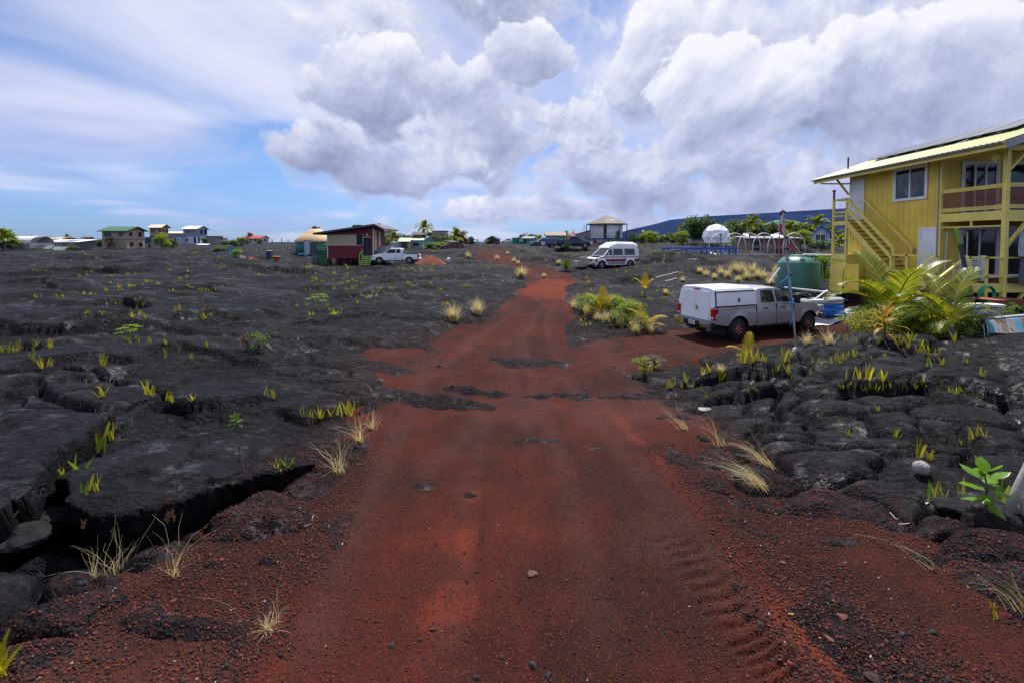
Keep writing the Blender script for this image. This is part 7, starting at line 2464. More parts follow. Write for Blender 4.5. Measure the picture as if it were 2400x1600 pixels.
  MB().hexa([ba, bb, tb, ta, ba + Vector((0, .03, .02)), bb + Vector((0, .03, .02)), tb + Vector((0, .03, .02)), ta + Vector((0, .03, .02))]).build('plank', cols[i % 6], K)
  MB().bar(ba.lerp(ta, .9) + Vector((0, .05, 0)), bb.lerp(tb, .9) + Vector((0, .05, 0)), .05).build('backing_strip', GREYW, K)
 a, b = at(2303, 748, 12.9), at(2420, 738, 12.9)
 o = MB().bar(a, b, .16, .05).build('top_plank', C('blue_grey_plank', .30, .32, .40, .8, dirt=((.16, .15, .16), .5)), None)
 setp(o, 'blue-grey plank lying along the top of the broken painted panel', 'plank')
 for i, (p0, p1) in enumerate((((2305, 762), (2311, 808)), ((2313, 758), (2318, 806)))):
  o = MB().tube([at(*p0, 12.6), at(*p1, 12.5)], .012, 6).build('bamboo_stake', C('grey_stake', .30, .32, .38), None)
  setp(o, ('thin grey stake left of the painted boards', 'thin grey stake touching the painted boards')[i], 'stake', 'stakes by the painted boards')


porch_clutter()


def skyline_junk():
 # small digger
 p = gat(1098, 140)
 T = thing('yellow_digger', 'small yellow excavator parked on the skyline', 'excavator', (p.x, p.y, p.z), R(20))
 YD = C('digger_yellow', .62, .36, .02, .5)
 for y in (-.7, .7):
  MB().box(-1.0, y - .2, 0, 1.0, y + .2, .55).build('track', BLACK, T, bevel=.15)
 MB().box(-.8, -.7, .58, .8, .7, 1.1).build('body', YD, T)
 MB().box(-.1, -.65, 1.1, .8, .1, 2.1).build('cab', GLASSB, T)
 MB().bar((-.7, .3, 1.1), (-1.6, .3, 2.5), .22).build('boom', YD, T)
 MB().bar((-1.6, .3, 2.5), (-2.1, .3, 1.1), .2).build('arm', YD, T)
 MB().cbox((-2.1, .3, .85), (.5, .6, .45)).build('bucket', YD, T)
 p = gat(1105, 139)
 T = thing('dark_water_tank', 'dark teal tank standing beside the yellow excavator', 'tank', (p.x, p.y, p.z))
 MB().lathe([(.75, 0), (.75, 1.9), (.3, 2.3), (.01, 2.32)], 20).build('shell', C('dark_teal_tank', .02, .06, .07), T, True)
 MB().lathe([(.25, 2.28), (.25, 2.4), (.01, 2.42)], 14).build('lid', BLACK, T)
 # wrecks among the palms
 p = gat(1048, 92)
 box_vehicle('wrecked_car', 'black wrecked car among bushes left of the pale wreck', 'wreck', p, R(100), 'car', M('dull_black', (.02, .02, .022), .7, .2), suv=True)
 p = gat(1056, 90)
 box_vehicle('wrecked_car', 'pale grey wrecked car between the black and the rusty wreck', 'wreck', p, R(70), 'car', M('dull_grey', (.30, .31, .33), .7, .2, dirt=((.2, .1, .06), .55)), suv=True)
 p = gat(1076, 84)
 box_vehicle('wrecked_car', 'rusty red-brown wrecked car below the right-hand palm', 'wreck', p, R(192), 'car', M('rust_red', (.16, .05, .04), .8, .4, 4.0, dirt=((.3, .22, .2), .55)))
 # bits beside the octagonal house
 for i, (px, m_, lab) in enumerate(((1386, COLLED[1], 'small white crate below the octagonal house steps'), (1391, COLLED[0], 'small red crate below the octagonal house steps'), (1396, DKGR, 'small dark crate below the octagonal house steps'))):
  p = gat(px, 80)
  T = thing('plastic_crate', lab, 'crate', p, i * .6)
  MB().box(-.22, -.18, 0, .22, .18, .05).build('floor', m_, T)
  for s_ in (-1, 1):
   MB().box(-.22, s_ * .18 - .015, .052, .22, s_ * .18 + .015, .42 + .1 * i).build('side', m_, T)
   MB().box(s_ * .22 - .015, -.16, .052, s_ * .22 + .015, .16, .42 + .1 * i).build('side', m_, T)
 # white sheet lying on the lava at the left, bag by the track
 p = gat(476, 118)
 o = MB().hexa([(p.x - 1.6, p.y - .4, p.z + .35), (p.x + 1.5, p.y - .5, p.z + .3), (p.x + 1.6, p.y + .5, p.z + .5), (p.x - 1.3, p.y + .5, p.z + .55), (p.x - 1.6, p.y - .4, p.z + .42), (p.x + 1.5, p.y - .5, p.z + .37), (p.x + 1.6, p.y + .5, p.z + .57), (p.x - 1.3, p.y + .5, p.z + .62)]).build('white_sheet', WHITE, None)
 setp(o, 'flat white sheet lying on the lava before the white and grey house', 'sheet')
 p = gat(1051, 52)
 o = link_mesh('white_bag', ROCKS[3].copy(), None)
 o.data.materials.clear()
 o.data.materials.append(C('bag_white', .55, .56, .62, .5))
 o.location = (p.x, p.y, p.z + .2)
 o.scale = (.22, .2, .4)
 setp(o, 'crumpled white and blue bag standing on the lava right of the cinder heap', 'bag')
 for i, (pa, pb, lab) in enumerate((((1527, 655), (1590, 640), 'long white pipe lying on the lava above the pickup canopy'), ((1560, 661), (1586, 655), 'short white pipe lying on the lava behind the pickup canopy'), ((1612, 609), (1634, 610), 'white lath lying on the lava below the blue platform'))):
  a, b = hit(*pa), hit(*pb)
  o = MB().tube([a + Vector((0, 0, .05)), b + Vector((0, 0, .08))], .026, 8).build('white_pipe', PVC, None)
  setp(o, lab, 'pipe')


skyline_junk()


# ------------------------------------------------------------------ plants
L_PALM = leafmat('palm_leaf', (.11, .17, .013), (.22, .27, .02), (.42, .34, .03), .45, .4)
L_PALMY = leafmat('young_palm_leaf', (.40, .36, .015), (.60, .44, .02), (.58, .30, .02), .5, .4)
L_FERN = leafmat('fern_leaf', (.22, .26, .012), (.40, .37, .02), (.38, .20, .02), .5, .6)
L_FERNB = leafmat('bright_fern_leaf', (.44, .44, .015), (.58, .52, .02), None, .5, .6)
L_FERND = leafmat('shade_fern_leaf', (.12, .22, .012), (.22, .33, .02), None, .5, .6)  # greener leaf than the other two ferns
L_TREE = leafmat('tree_leaf', (.050, .100, .012), (.105, .165, .02), (.13, .15, .02), .30)
L_TREED = leafmat('dark_tree_leaf', (.030, .065, .012), (.060, .105, .018), None, .28)
L_TREEB = leafmat('bright_tree_leaf', (.15, .24, .012), (.27, .34, .020), None, .45)
L_BUSH = leafmat('bush_leaf', (.055, .130, .012), (.115, .215, .022), (.16, .20, .02), .38)
L_NONI = leafmat('broad_leaf', (.10, .24, .010), (.17, .32, .015), (.33, .34, .02), .42, .3)
L_DRY = leafmat('dry_grass', (.58, .47, .30), (.80, .70, .50), (.46, .40, .18), .35, .7)
L_GRASS = leafmat('green_grass', (.22, .27, .02), (.36, .36, .04), (.48, .40, .14), .4, .6)
L_TI = leafmat('ti_leaf', (.30, .22, .015), (.45, .20, .02), (.40, .08, .02), .40, .4)
L_BROWN = leafmat('brown_twig_leaf', (.10, .06, .04), (.17, .11, .07), (.10, .12, .03), .2)
BARK = M('bark', (.10, .085, .07), .85, .3, 6.0, .5, 20.0)
BARKG = M('grey_bark', (.17, .155, .14), .85, .3, 6.0, .6, 20.0)
RACH = M('rachis', (.34, .22, .03), .5, .2, 4.0)
STEM = M('green_stem', (.16, .18, .05), .6, .2, 6.0)


def rnd_unit():
 v = Vector((random.gauss(0, 1), random.gauss(0, 1), random.gauss(0, 1)))
 return v.normalized()


def leaf(mb, p, d, n, L, W):
 """a pointed leaf of two folded halves"""
 d = d.normalized()
 s = d.cross(n)
 s = s.normalized() if s.length > 1e-4 else Vector((1, 0, 0))
 nn = s.cross(d)
 q = p + d * L * .45
 k = len(mb.v)
 mb.v += [tuple(p), tuple(q + s * W * .5 + nn * W * .12), tuple(p + d * L - nn * W * .1), tuple(q - s * W * .5 + nn * W * .12)]
 mb.f += [(k, k + 1, k + 2), (k, k + 2, k + 3)]


def raw(mb, name, mat, parent=None, smooth=False):
 me = bpy.data.meshes.new(name)
 me.from_pydata(mb.v, [], mb.f)
 if smooth:
  me.polygons.foreach_set('use_smooth', [True] * len(me.polygons))
 return link_mesh(name, me, mat, parent)


def raw_mesh(mb, name, mat):
 me = bpy.data.meshes.new(name)
 me.from_pydata(mb.v, [], mb.f)
 me.materials.append(mat)
 return me


def frond_meshes(L, e0, bend, npair, ll, lw, seed, droop=.55, yellow=False, mat=None):
 """a feather palm frond growing along +x: leaflets mesh, midrib mesh"""
 rs = random.Random(seed)
 n = 16
 pts = []
 p = Vector((0, 0, 0))
 e = e0
 for i in range(n + 1):
  pts.append(p.copy())
  p = p + Vector((math.cos(e), .02 * math.sin(i * .7 + seed), math.sin(e))) * (L / n)
  e -= bend / n * (0.5 + 1.2 * i / n)
 rb = MB().tube(pts, [.012 * L * (1 - .85 * i / n) + .003 for i in range(n + 1)], 5)
 mb = MB()
 for i in range(npair):
  t = .16 + .84 * i / (npair - 1)
  f = t * n
  a = int(min(n - 1, f))
  q = pts[a].lerp(pts[a + 1], f - a)
  d = (pts[a + 1] - pts[a]).normalized()
  up = Vector((-d.z, 0, d.x))
  ln = ll * (math.sin(math.pi * min(.98, .12 + .86 * t)) ** .6) * rs.uniform(.85, 1.1)
  for sd in (1, -1):
   ang = R(62 - 28 * t) + rs.uniform(-.08, .08)
   dirv = d * math.cos(ang) + Vector((0, sd, 0)) * math.sin(ang) + up * .25
   dirv.normalize()
   w = lw * rs.uniform(.8, 1.15)
   m1 = q + dirv * ln * .5 + Vector((0, 0, -droop * ln * .10))
   m2 = q + dirv * ln * .95 + Vector((0, 0, -droop * ln * rs.uniform(.35, .65)))
   wd = d * w
   k = len(mb.v)
   mb.v += [tuple(q - wd * .3), tuple(q + wd * .3), tuple(m1 + wd * .5), tuple(m1 - wd * .5), tuple(m2)]
   mb.f += [(k, k + 1, k + 2, k + 3), (k + 3, k + 2, k + 4)]
 return raw_mesh(mb, 'frond', mat or (L_PALMY if yellow else L_PALM)), raw_mesh(rb, 'midrib', RACH)


def palm(label, loc, fronds, trunk_h, sc, tilt=0.0, group=None, trunk_r=.09, rib=True, name='coconut_palm', seed=0):
 """fronds: list of (variant, azimuth degrees, extra lift degrees, scale)"""
 T = thing(name, label, 'palm', loc, 0, group)
 top = Vector((tilt * trunk_h, 0, trunk_h))
 n = 8
 MB().tube([(tilt * trunk_h * (i / n) ** 1.5, .03 * math.sin(i + seed), -.25 + (trunk_h + .3) * i / n) for i in range(n + 1)], [trunk_r * (1.35 - .5 * i / n) for i in range(n + 1)], 9).build('trunk', BARKG, T, True)
 for (var, az, lift, s) in fronds:
  lm, rm = var
  o = link_mesh('frond', lm, None, T)
  o.location = top
  o.rotation_euler = (0, -R(lift), R(az))
  o.scale = (s * sc,) * 3
  if rib:
   r_ = link_mesh('midrib', rm, None, o)
 return T


FV = [frond_meshes(1.0, R(66), R(95), 48, .36, .022, 1), frond_meshes(1.0, R(48), R(100), 48, .36, .022, 2), frond_meshes(1.0, R(76), R(50), 48, .34, .022, 3, .35), frond_meshes(1.0, R(25), R(80), 46, .34, .022, 4, .8)]
FVY = [frond_meshes(1.0, R(70), R(60), 34, .36, .04, 11, .4, True), frond_meshes(1.0, R(35), R(70), 34, .34, .04, 12, .7, True), frond_meshes(1.0, R(80), R(25), 32, .34, .04, 13, .3, True)]
FFAR = [frond_meshes(1.0, R(60), R(95), 24, .36, .07, 21), frond_meshes(1.0, R(35), R(95), 24, .36, .07, 22), frond_meshes(1.0, R(78), R(60), 24, .34, .07, 23), frond_meshes(1.0, R(10), R(70), 22, .34, .07, 24)]


def near_palms():
 g = gat(2095, 15.4)
 palm('young coconut palm with arching dark fronds against the yellow house', (g.x, g.y, g.z), [(FV[0], 185, 4, 1.05), (FV[2], 95, 0, 1.15), (FV[1], 168, 8, 1.0), (FV[0], 40, 0, 1.0), (FV[1], 330, 0, .9), (FV[3], 190, 6, .85), (FV[3], 250, 10, .8), (FV[2], 250, -10, 1.05), (FV[1], 215, 0, .9), (FV[1], 20, 6, .8), (FV[2], 355, -6, 1.1), (FVY[1], 200, -8, .8)], .4, 2.4, 0, None, .12)
 g = gat(2232, 13.2)
 palm('young coconut palm with upright yellow-ribbed fronds nearest the front steps', (g.x, g.y, g.z + .1), [(FV[2], 20, 2, 1.1), (FV[2], 75, -6, 1.05), (FV[0], 172, 4, 1.0), (FV[3], 185, 18, .85), (FV[0], 5, -6, .8), (FV[3], 350, 12, .75), (FV[1], 150, 4, .85), (FV[3], 215, 6, .8), (FVY[1], 195, 4, .7), (FV[1], 330, 10, .7)], .25, 1.8, 0, None, .10)
 p = hit(1752, 842)
 palm('small golden coconut seedling on the lava beside the drive', p, [(FVY[1], 172, 22, 1.0), (FVY[2], 55, -8, 1.15), (FVY[1], 200, 8, .7)], .05, .62, 0, 'golden palm seedlings', .035)
 p = hit(1412, 742)
 palm('golden palm seedling in the thicket left of the pickup, farther one', p, [(FVY[0], 172, 6, 1.0), (FVY[2], 80, 0, 1.05), (FVY[0], 20, 2, .9), (FVY[1], 190, 10, .8), (FVY[1], 350, 12, .7)], .1, 1.25, 0, 'golden palm seedlings', .05)
 p = hit(1512, 772)
 palm('golden palm seedling with drooping tips right beside the pickup bumper', p, [(FVY[0], 165, 0, 1.0), (FVY[1], 10, 16, 1.05), (FVY[2], 120, 0, .9), (FVY[1], 200, 8, .8), (FVY[1], 340, 0, .8)], .1, 1.05, 0, 'golden palm seedlings', .05)
 p = hit(1511, 694)
 palm('small golden palm seedling alone on the lava above the pickup', p, [(FVY[0], 170, 0, 1.0), (FVY[2], 70, 0, 1.05), (FVY[0], 10, 0, .9), (FVY[1], 250, 14, .7)], .35, 1.0, 0, 'golden palm seedlings', .05)
 p = hit(2072, 790)
 T = thing('ti_plant', 'ti plant with red and yellow strap leaves in front of the green bush', 'plant', p)
 MB().tube([(0, 0, -.05), (.02, 0, .25), (.0, .02, .5)], [.03, .025, .015], 7).build('stem', BROWN, T)
 for i in range(16):
  mb = MB()
  a = i * 2.4
  e = R(70 - 6 * i)
  d = Vector((math.cos(a) * math.cos(e), math.sin(a) * math.cos(e), math.sin(e)))
  o_ = Vector((0, 0, .5 - .022 * i))
  L_ = .52
  pts = [o_, o_ + d * L_ * .5, o_ + d * L_ * .85 + Vector((0, 0, -.05)), o_ + d * L_ * 1.05 + Vector((0, 0, -.14))]
  s = Vector((-math.sin(a), math.cos(a), 0))
  mb.v = [tuple(pts[0])] + [tuple(pts[1] + s * .05), tuple(pts[1] - s * .05), tuple(pts[2] + s * .035), tuple(pts[2] - s * .035), tuple(pts[3])]
  mb.f = [(0, 1, 2), (1, 3, 4, 2), (3, 5, 4)]
  raw(mb, 'leaf', L_TI, T)


near_palms()


def crown(rx, ry, rz, n, ll, clumps, seed, flat=0.0):
 rs = random.Random(seed)
 mb = MB()
 cs = []
 for i in range(clumps):
  while True:
   c = Vector((rs.uniform(-1, 1), rs.uniform(-1, 1), rs.uniform(-.9, 1)))
   if .25 < c.length < .95:
    break
  cs.append((c, rs.uniform(.18, .42)))
 for i in range(n):
  c, r = cs[i % clumps]
  v = Vector((rs.gauss(0, 1), rs.gauss(0, 1), rs.gauss(0, .8)))
  v = v.normalized() * (rs.random() ** .45) * r
  q = c + v
  p = Vector((q.x * rx, q.y * ry, q.z * rz))
  d = (v.normalized() + Vector((rs.gauss(0, .6), rs.gauss(0, .6), rs.gauss(-.2, .5)))).normalized()
  nrm = Vector((rs.gauss(0, .6), rs.gauss(0, .6), 1)).normalized()
  s = ll * rs.uniform(.6, 1.3)
  leaf(mb, p, d, nrm, s, s * .5)
 return mb, [Vector((c.x * rx, c.y * ry, c.z * rz)) for c, r in cs]


CROWNS = {}


def tree(label, loc, w, h, trunk=.35, mat=L_TREE, seed=1, n=1400, ll=.28, name='leafy_tree', cat='tree', group=None, dep=None, clumps=26, stems=1):
 T = thing(name, label, cat, loc, 0, group)
 key = (mat.name, seed % 5, n, clumps)
 rx, ry, rz = .5, .5, .5
 zc = h * (trunk + (1 - trunk) / 2)
 if key not in CROWNS:
  mb, cs = crown(.5, .5, .5, n, .105 if n < 3000 else .062, clumps, seed % 5 + 31)
  CROWNS[key] = (raw_mesh(mb, 'crown', mat), cs)
 me, cs = CROWNS[key]
 o = link_mesh('crown', me, None, T)
 o.location = (0, 0, zc)
 o.scale = (w, dep or w, h * (1 - trunk))
 o.rotation_euler = (0, 0, seed * 1.7)
 tb = MB()
 r0 = .03 * h + .02
 rs = random.Random(seed)
 for k in range(stems):
  ox = rs.uniform(-.1, .1) * w if stems > 1 else 0
  tb.tube([(ox * .3, 0, -.2), (ox * .6, .02, h * trunk * .5), (ox, 0, zc - h * .1), (ox * 1.2, 0, zc + h * .1)], [r0 * 1.2 / stems ** .5, r0 / stems ** .5, r0 * .7 / stems ** .5, r0 * .3 / stems ** .5], 7)
 M_ = Matrix.Rotation(seed * 1.7, 3, 'Z')
 for c in cs[::3]:
  v = M_ @ Vector((c.x * w, c.y * (dep or w), c.z * h * (1 - trunk)))
  tb.tube([(0, 0, zc - h * (1 - trunk) * .35), (v.x * .5, v.y * .5, zc + v.z * .35 - .02 * h), (v.x, v.y, zc + v.z)], [r0 * .5, r0 * .3, r0 * .1], 5)
 tb.build('trunk', BARK, T, True)
 return T


def settlement_trees():
 G = 'trees of the settlement'
 rows = [  # px, Y, width, height, trunk share, material, label
  (380, 112, 3.6, 3.6, .12, L_TREEB, 'bright green round tree before the tan house'),
  (404, 116, 2.4, 2.2, .10, L_TREE, 'low green bush at the right of the bright round tree'),
  (258, 118, 1.9, 3.2, .12, L_TREE, 'slender dull green shrub before the beige house wall'),
  (236, 132, 2.6, 1.9, .08, L_TREED, 'dark bush at the left corner of the beige house'),
  (352, 118, 1.6, 1.3, .1, L_TREED, 'small dark bush at the right corner of the beige house'),
  (8, 96, 4.2, 3.6, .10, L_TREED, 'dense dark tree at the left edge of the photograph'),
  (26, 96, 2.4, 2.0, .08, L_TREE, 'green bush right of the dark tree at the left edge'),
  (40, 210, 14.0, 3.2, .08, L_TREED, 'long dark hedge behind the dark-roofed house'),
  (90, 230, 8.0, 2.8, .08, L_TREED, 'dark trees right of the dark-roofed house'),
  (205, 128, 3.4, 3.2, .12, L_BROWN, 'purple-brown bare bush right of the solar roof'),
  (188, 140, 3.4, 1.6, .1, L_TREED, 'low dark bush behind the end of the solar roof'),
  (225, 155, 5.0, 2.2, .1, L_TREED, 'dark bushes between solar roof and beige house'),
  (50, 99, 1.4, 1.9, .15, L_BUSH, 'small green bush against the white greenhouse'),
  (168, 100, 2.2, 1.1, .08, L_BUSH, 'low bright bush at the foot of the leaning sheets'),
  (482, 142, 2.6, 2.2, .12, L_TREE, 'bush before the white and grey house corner'),
  (548, 110, 2.6, 1.6, .1, L_BUSH, 'green bushes left of the lookout house, left one'),
  (568, 118, 3.2, 2.2, .1, L_TREE, 'green bushes left of the lookout house, right one'),
  (532, 140, 4.0, 1.4, .1, L_BUSH, 'low shrub row right of the tin sheds'),
  (609, 150, 2.4, 1.6, .1, L_TREE, 'bush before the lookout house'),
  (553, 59.2, 1.5, 1.2, .1, L_TREEB, 'bright leafy bush growing before the teal pallet'),
  (514, 74, 2.0, .9, .1, L_BUSH, 'shrubs round the small blue barrel'),
  (902, 110, 3.0, 2.6, .1, L_TREED, 'dark tree right behind the cabin roof'),
  (948, 112, 3.4, 2.4, .1, L_TREE, 'green tree behind the mint shed'),
  (985, 104, 3.4, 2.4, .12, L_TREEB, 'bright tree at the foot of the tallest palm'),
  (1008, 130, 2.2, 3.9, .3, L_TREED, 'dark round-headed tree right of the tallest palm'),
  (1020, 112, 3.4, 2.6, .1, L_TREE, 'green tree before the flat beige house'),
  (1050, 104, 3.6, 3.0, .1, L_TREE, 'leafy tree between the two right-hand palms'),
  (1082, 104, 3.4, 3.4, .15, L_BROWN, 'brownish thin tree right of the right-hand palm'),
  (1030, 86, 3.0, 1.3, .08, L_TREEB, 'yellow-green bushes before the wrecks'),
  (1010, 82, 2.4, 1.2, .08, L_BUSH, 'low bushes right of the mint sheds'),
  (1143, 128, 2.0, 1.3, .1, L_BUSH, 'pale bush left of the brown shed'),
  (1233, 150, 4.6, 3.2, .12, L_TREED, 'dark broad tree behind the turquoise sheds'),
  (1252, 150, 4.0, 3.0, .12, L_TREE, 'green tree left of the turquoise house'),
  (1329, 67, 1.1, 1.7, .25, L_TREED, 'slim dark shrub standing before the dark blue pickup'),
  (1447, 88, 1.2, 2.9, .35, L_TREED, 'slim dark tree before the octagonal house'),
  (1483, 72, 1.5, 2.1, .3, L_TREED, 'dark shrub tree right of the octagonal house'),
  (1500, 95, 3.0, 2.0, .1, L_BUSH, 'green bush left of the far palm'),
  (1522, 92, 3.2, 2.6, .1, L_TREEB, 'pale green bush below the far palm'),
  (1548, 96, 4.0, 2.0, .1, L_BUSH, 'bushes before the flat white roof'),
  (1577, 98, 3.6, 2.6, .1, L_TREE, 'bushes right of the flat white roof'),
  (1622, 92, 5.4, 5.2, .15, L_TREE, 'broad green tree left of the dome, left half'),
  (1650, 90, 4.8, 5.8, .15, L_TREED, 'tall green tree directly left of the dome'),
  (1600, 86, 2.6, 2.8, .1, L_TREEB, 'yellow-green tree at the left end of the grove'),
  (1690, 96, 5.2, 5.0, .12, L_TREE, 'green tree right behind the dome'),
  (1720, 100, 5.4, 5.4, .12, L_TREE, 'green tree above the hoop frame, left'),
  (1752, 104, 5.8, 5.2, .12, L_TREED, 'dark green tree above the hoop frame, middle'),
  (1790, 100, 5.6, 5.5, .12, L_TREE, 'green tree above the plank shed'),
  (1825, 98, 5.4, 4.6, .12, L_TREED, 'dark tree before the green hip roof'),
  (1862, 96, 5.0, 4.8, .12, L_TREE, 'green tree right of the green hip roof'),
  (1893, 98, 4.6, 4.6, .12, L_TREED, 'dark tree left of the blue-trimmed cottage'),
  (1935, 100, 5.0, 3.8, .12, L_TREE, 'tree behind the blue-trimmed cottage roof'),
  (1968, 96, 4.6, 3.4, .12, L_TREED, 'dark tree between cottage and yellow house'),
  (1876, 62, 3.0, 2.7, .3, L_TREEB, 'light green papaya-like tree left of the blue-trimmed cottage'),
  (1925, 60, 3.0, 1.6, .3, L_BUSH, 'broad light green shrub before the blue-trimmed cottage'),
  (1932, 26.5, 1.0, 1.7, .1, L_TREEB, 'leafy green shrub between the tank and the yellow stairs'),
  (1224, 60, .5, .6, .1, L_BUSH, 'tiny bush by the far bend of the track'),
 ]
 for i, (px, Y, w, h, tr, mt, lab) in enumerate(rows):
  g = gat(px, Y)
  far = Y > 50
  tree(lab, (g.x, g.y, g.z - .1), w, h, tr, mt, i, 900 if far and w < 2 else 1900, .24 if far else .12, 'leafy_tree' if tr >= .12 else 'leafy_bush', 'tree' if tr >= .12 else 'bush', G, dep=min(w, 5.0), clumps=20 if w < 4 else 34)
 far = [(997, 104, 4.2, 2.6, 'tallest coconut palm, rising from the bushes in mid distance'), (923, 92, 2.1, 2.3, 'short palm right beside the red cabin roof'), (1070, 98, 2.2, 2.6, 'bushy palm at the right end of the mid-distance grove'), (1036, 108, 1.0, 1.8, 'small palm before the flat beige house'), (962, 114, .8, 1.9, 'low palm before the ochre house'),
   (1328, 150, 2.4, 2.0, 'small palm above the dark blue pickup'), (1264, 126, 1.0, 1.9, 'palm left of the turquoise house'), (1513, 108, 1.3, 2.2, 'palm on the skyline before the blue mountain'), (1763, 92, 4.3, 2.6, 'palm rising highest behind the plank shed'), (1705, 82, .8, 2.4, 'low palm right beside the dome'),
   (1757, 84, .6, 2.2, 'low palm above the hoop frame'), (1911, 88, 4.0, 2.5, 'palm rising left of the blue-trimmed cottage'), (1966, 74, .7, 2.0, 'low palm seen through the yellow stair posts'), (1850, 90, 3.2, 2.3, 'palm behind the flag pole'), (12, 92, 2.3, 2.9, 'dark palm at the left edge of the photograph'),
   (158, 172, 2.6, 1.6, 'tiny palm on the skyline above the solar roof'), (558, 130, 1.6, 1.0, 'thin papaya palm left of the lookout house'), (1716, 79, .3, 1.5, 'yellowing low palm right of the dome')]
 for i, (px, Y, th, L, lab) in enumerate(far):
  g = gat(px, Y)
  rs = random.Random(i)
  fr = [(FFAR[k % 4], k * 137.5 + rs.uniform(-15, 15), rs.uniform(-8, 8), rs.uniform(.85, 1.1)) for k in range(16)]
  palm(lab, (g.x, g.y, g.z - .1), fr, th, L, rs.uniform(-.06, .06), 'palms of the settlement', .10, False, seed=i)
 # norfolk pines
 for i, (px, Y, h, lab) in enumerate(((1369, 185, 5.6, 'tall thin Norfolk pine left of the octagonal roof'), (1344, 190, 4.4, 'shorter Norfolk pine above the red pagoda roof'))):
  g = gat(px, Y)
  T = thing('norfolk_pine', lab, 'tree', (g.x, g.y, g.z + (1.5 if i else 2.2)), 0, 'Norfolk pines')
  MB().tube([(0, 0, -2.5), (0, 0, h)], [.12, .02], 7).build('trunk', BARK, T)
  mb = MB()
  for k in range(16):
   z = .3 + (h - .4) * k / 15
   rr = (1 - k / 15.5) * .95 + .06
   for j in range(7):
    a = j * 2 * math.pi / 7 + k * .4
    leaf(mb, Vector((0, 0, z)), Vector((math.cos(a), math.sin(a), .22)), Vector((0, 0, 1)), rr, .16)
    leaf(mb, Vector((math.cos(a) * rr * .4, math.sin(a) * rr * .4, z + .05)), Vector((math.cos(a + .5), math.sin(a + .5), .5)), Vector((0, 0, 1)), rr * .5, .12)
  raw(mb, 'crown', L_TREED, T)
 # bare spindly trees on the left skyline
 for i, (px, Y, h) in enumerate(((624, 150, 1.8), (639, 140, 1.9), (661, 140, 2.2), (676, 135, 1.6))):
  g = gat(px, Y)
  tree(('spindly shrub on the skyline nearest the lookout house', 'spindly tree second from the lookout house', 'tallest spindly tree left of the yurt', 'spindly tree nearest the yurt')[i], (g.x, g.y, g.z), .9, h, .35, L_TREED, 60 + i, 160, .16, 'spindly_tree', 'tree', 'spindly trees on the skyline', clumps=8)


settlement_trees()


def bushes_by_house():
 rows = [(2062, 14.6, 1.5, .85, L_BUSH, 'feathery green bush at the left of the palms by the house'), (2125, 14.3, 1.9, 1.05, L_BUSH, 'big green bush between the two palms by the house'), (2190, 14.0, 1.6, .75, L_TREE, 'green bush under the right-hand palm by the house'), (2260, 13.6, 1.1, .9, L_BUSH, 'low leafy bush left of the painted boards'), (2160, 13.4, 1.5, .7, L_TREEB, 'low bright green bush in front of the palm trunks'), (2040, 13.7, 1.0, .65, L_GRASS, 'tangle of yellow-green weeds at the left of the bushes'), (2395, 13.7, 1.3, .9, L_BUSH, 'green papaya leaves above the painted boards'), (1385, 23.0, 1.5, .75, L_TREEB, 'bright green weeds at the far end of the roadside thicket'), (1432, 21.4, 1.7, .8, L_TREEB, 'bright green weeds in the middle of the roadside thicket'), (1470, 20.0, 1.5, .75, L_TREEB, 'bright green weeds nearest the pickup bumper'), (1500, 19.0, 1.1, .5, L_GRASS, 'yellow-green weeds at the near tip of the roadside thicket')]
 for i, (px, Y, w, h, mt, lab) in enumerate(rows):
  g = gat(px, Y)
  tree(lab, (g.x, g.y, g.z - .05), w, h + .25, .04, mt, 80 + i, 3200, .11, 'leafy_bush', 'bush', 'bushes in front of the yellow house' if px > 1900 else 'weeds of the roadside thicket', clumps=46, stems=3)


bushes_by_house()


def papaya(label, p, h, n, ll, name='papaya_plant', stem=.02, mat=None, cat='plant', group=None, droop=.2):
 """stem with a rosette of lobed leaves on stalks"""
 T = thing(name, label, cat, p, 0, group)
 MB().tube([(0, 0, -.05), (.02, .01, h * .5), (0, 0, h)], [stem, stem * .9, stem * .7], 7).build('stem', STEM, T)
 for i in range(n):
  a = i * 2.4
  e = R(55 - 70 * i / n)
  d = Vector((math.cos(a) * math.cos(e), math.sin(a) * math.cos(e), math.sin(e)))
  tip = Vector((0, 0, h)) + d * ll * 1.1
  mb = MB()
  mb.tube([(0, 0, h), tip], .004 + stem * .1, 4)
  for k in range(7):
   b = a + R(-110 + 36.6 * k)
   dd = Vector((math.cos(b), math.sin(b), -droop))
   leaf(mb, tip, dd, Vector((0, 0, 1)), ll * (1.0 - abs(k - 3) * .12), ll * .38)
  raw(mb, 'leaf', mat or L_NONI, T)
 return T


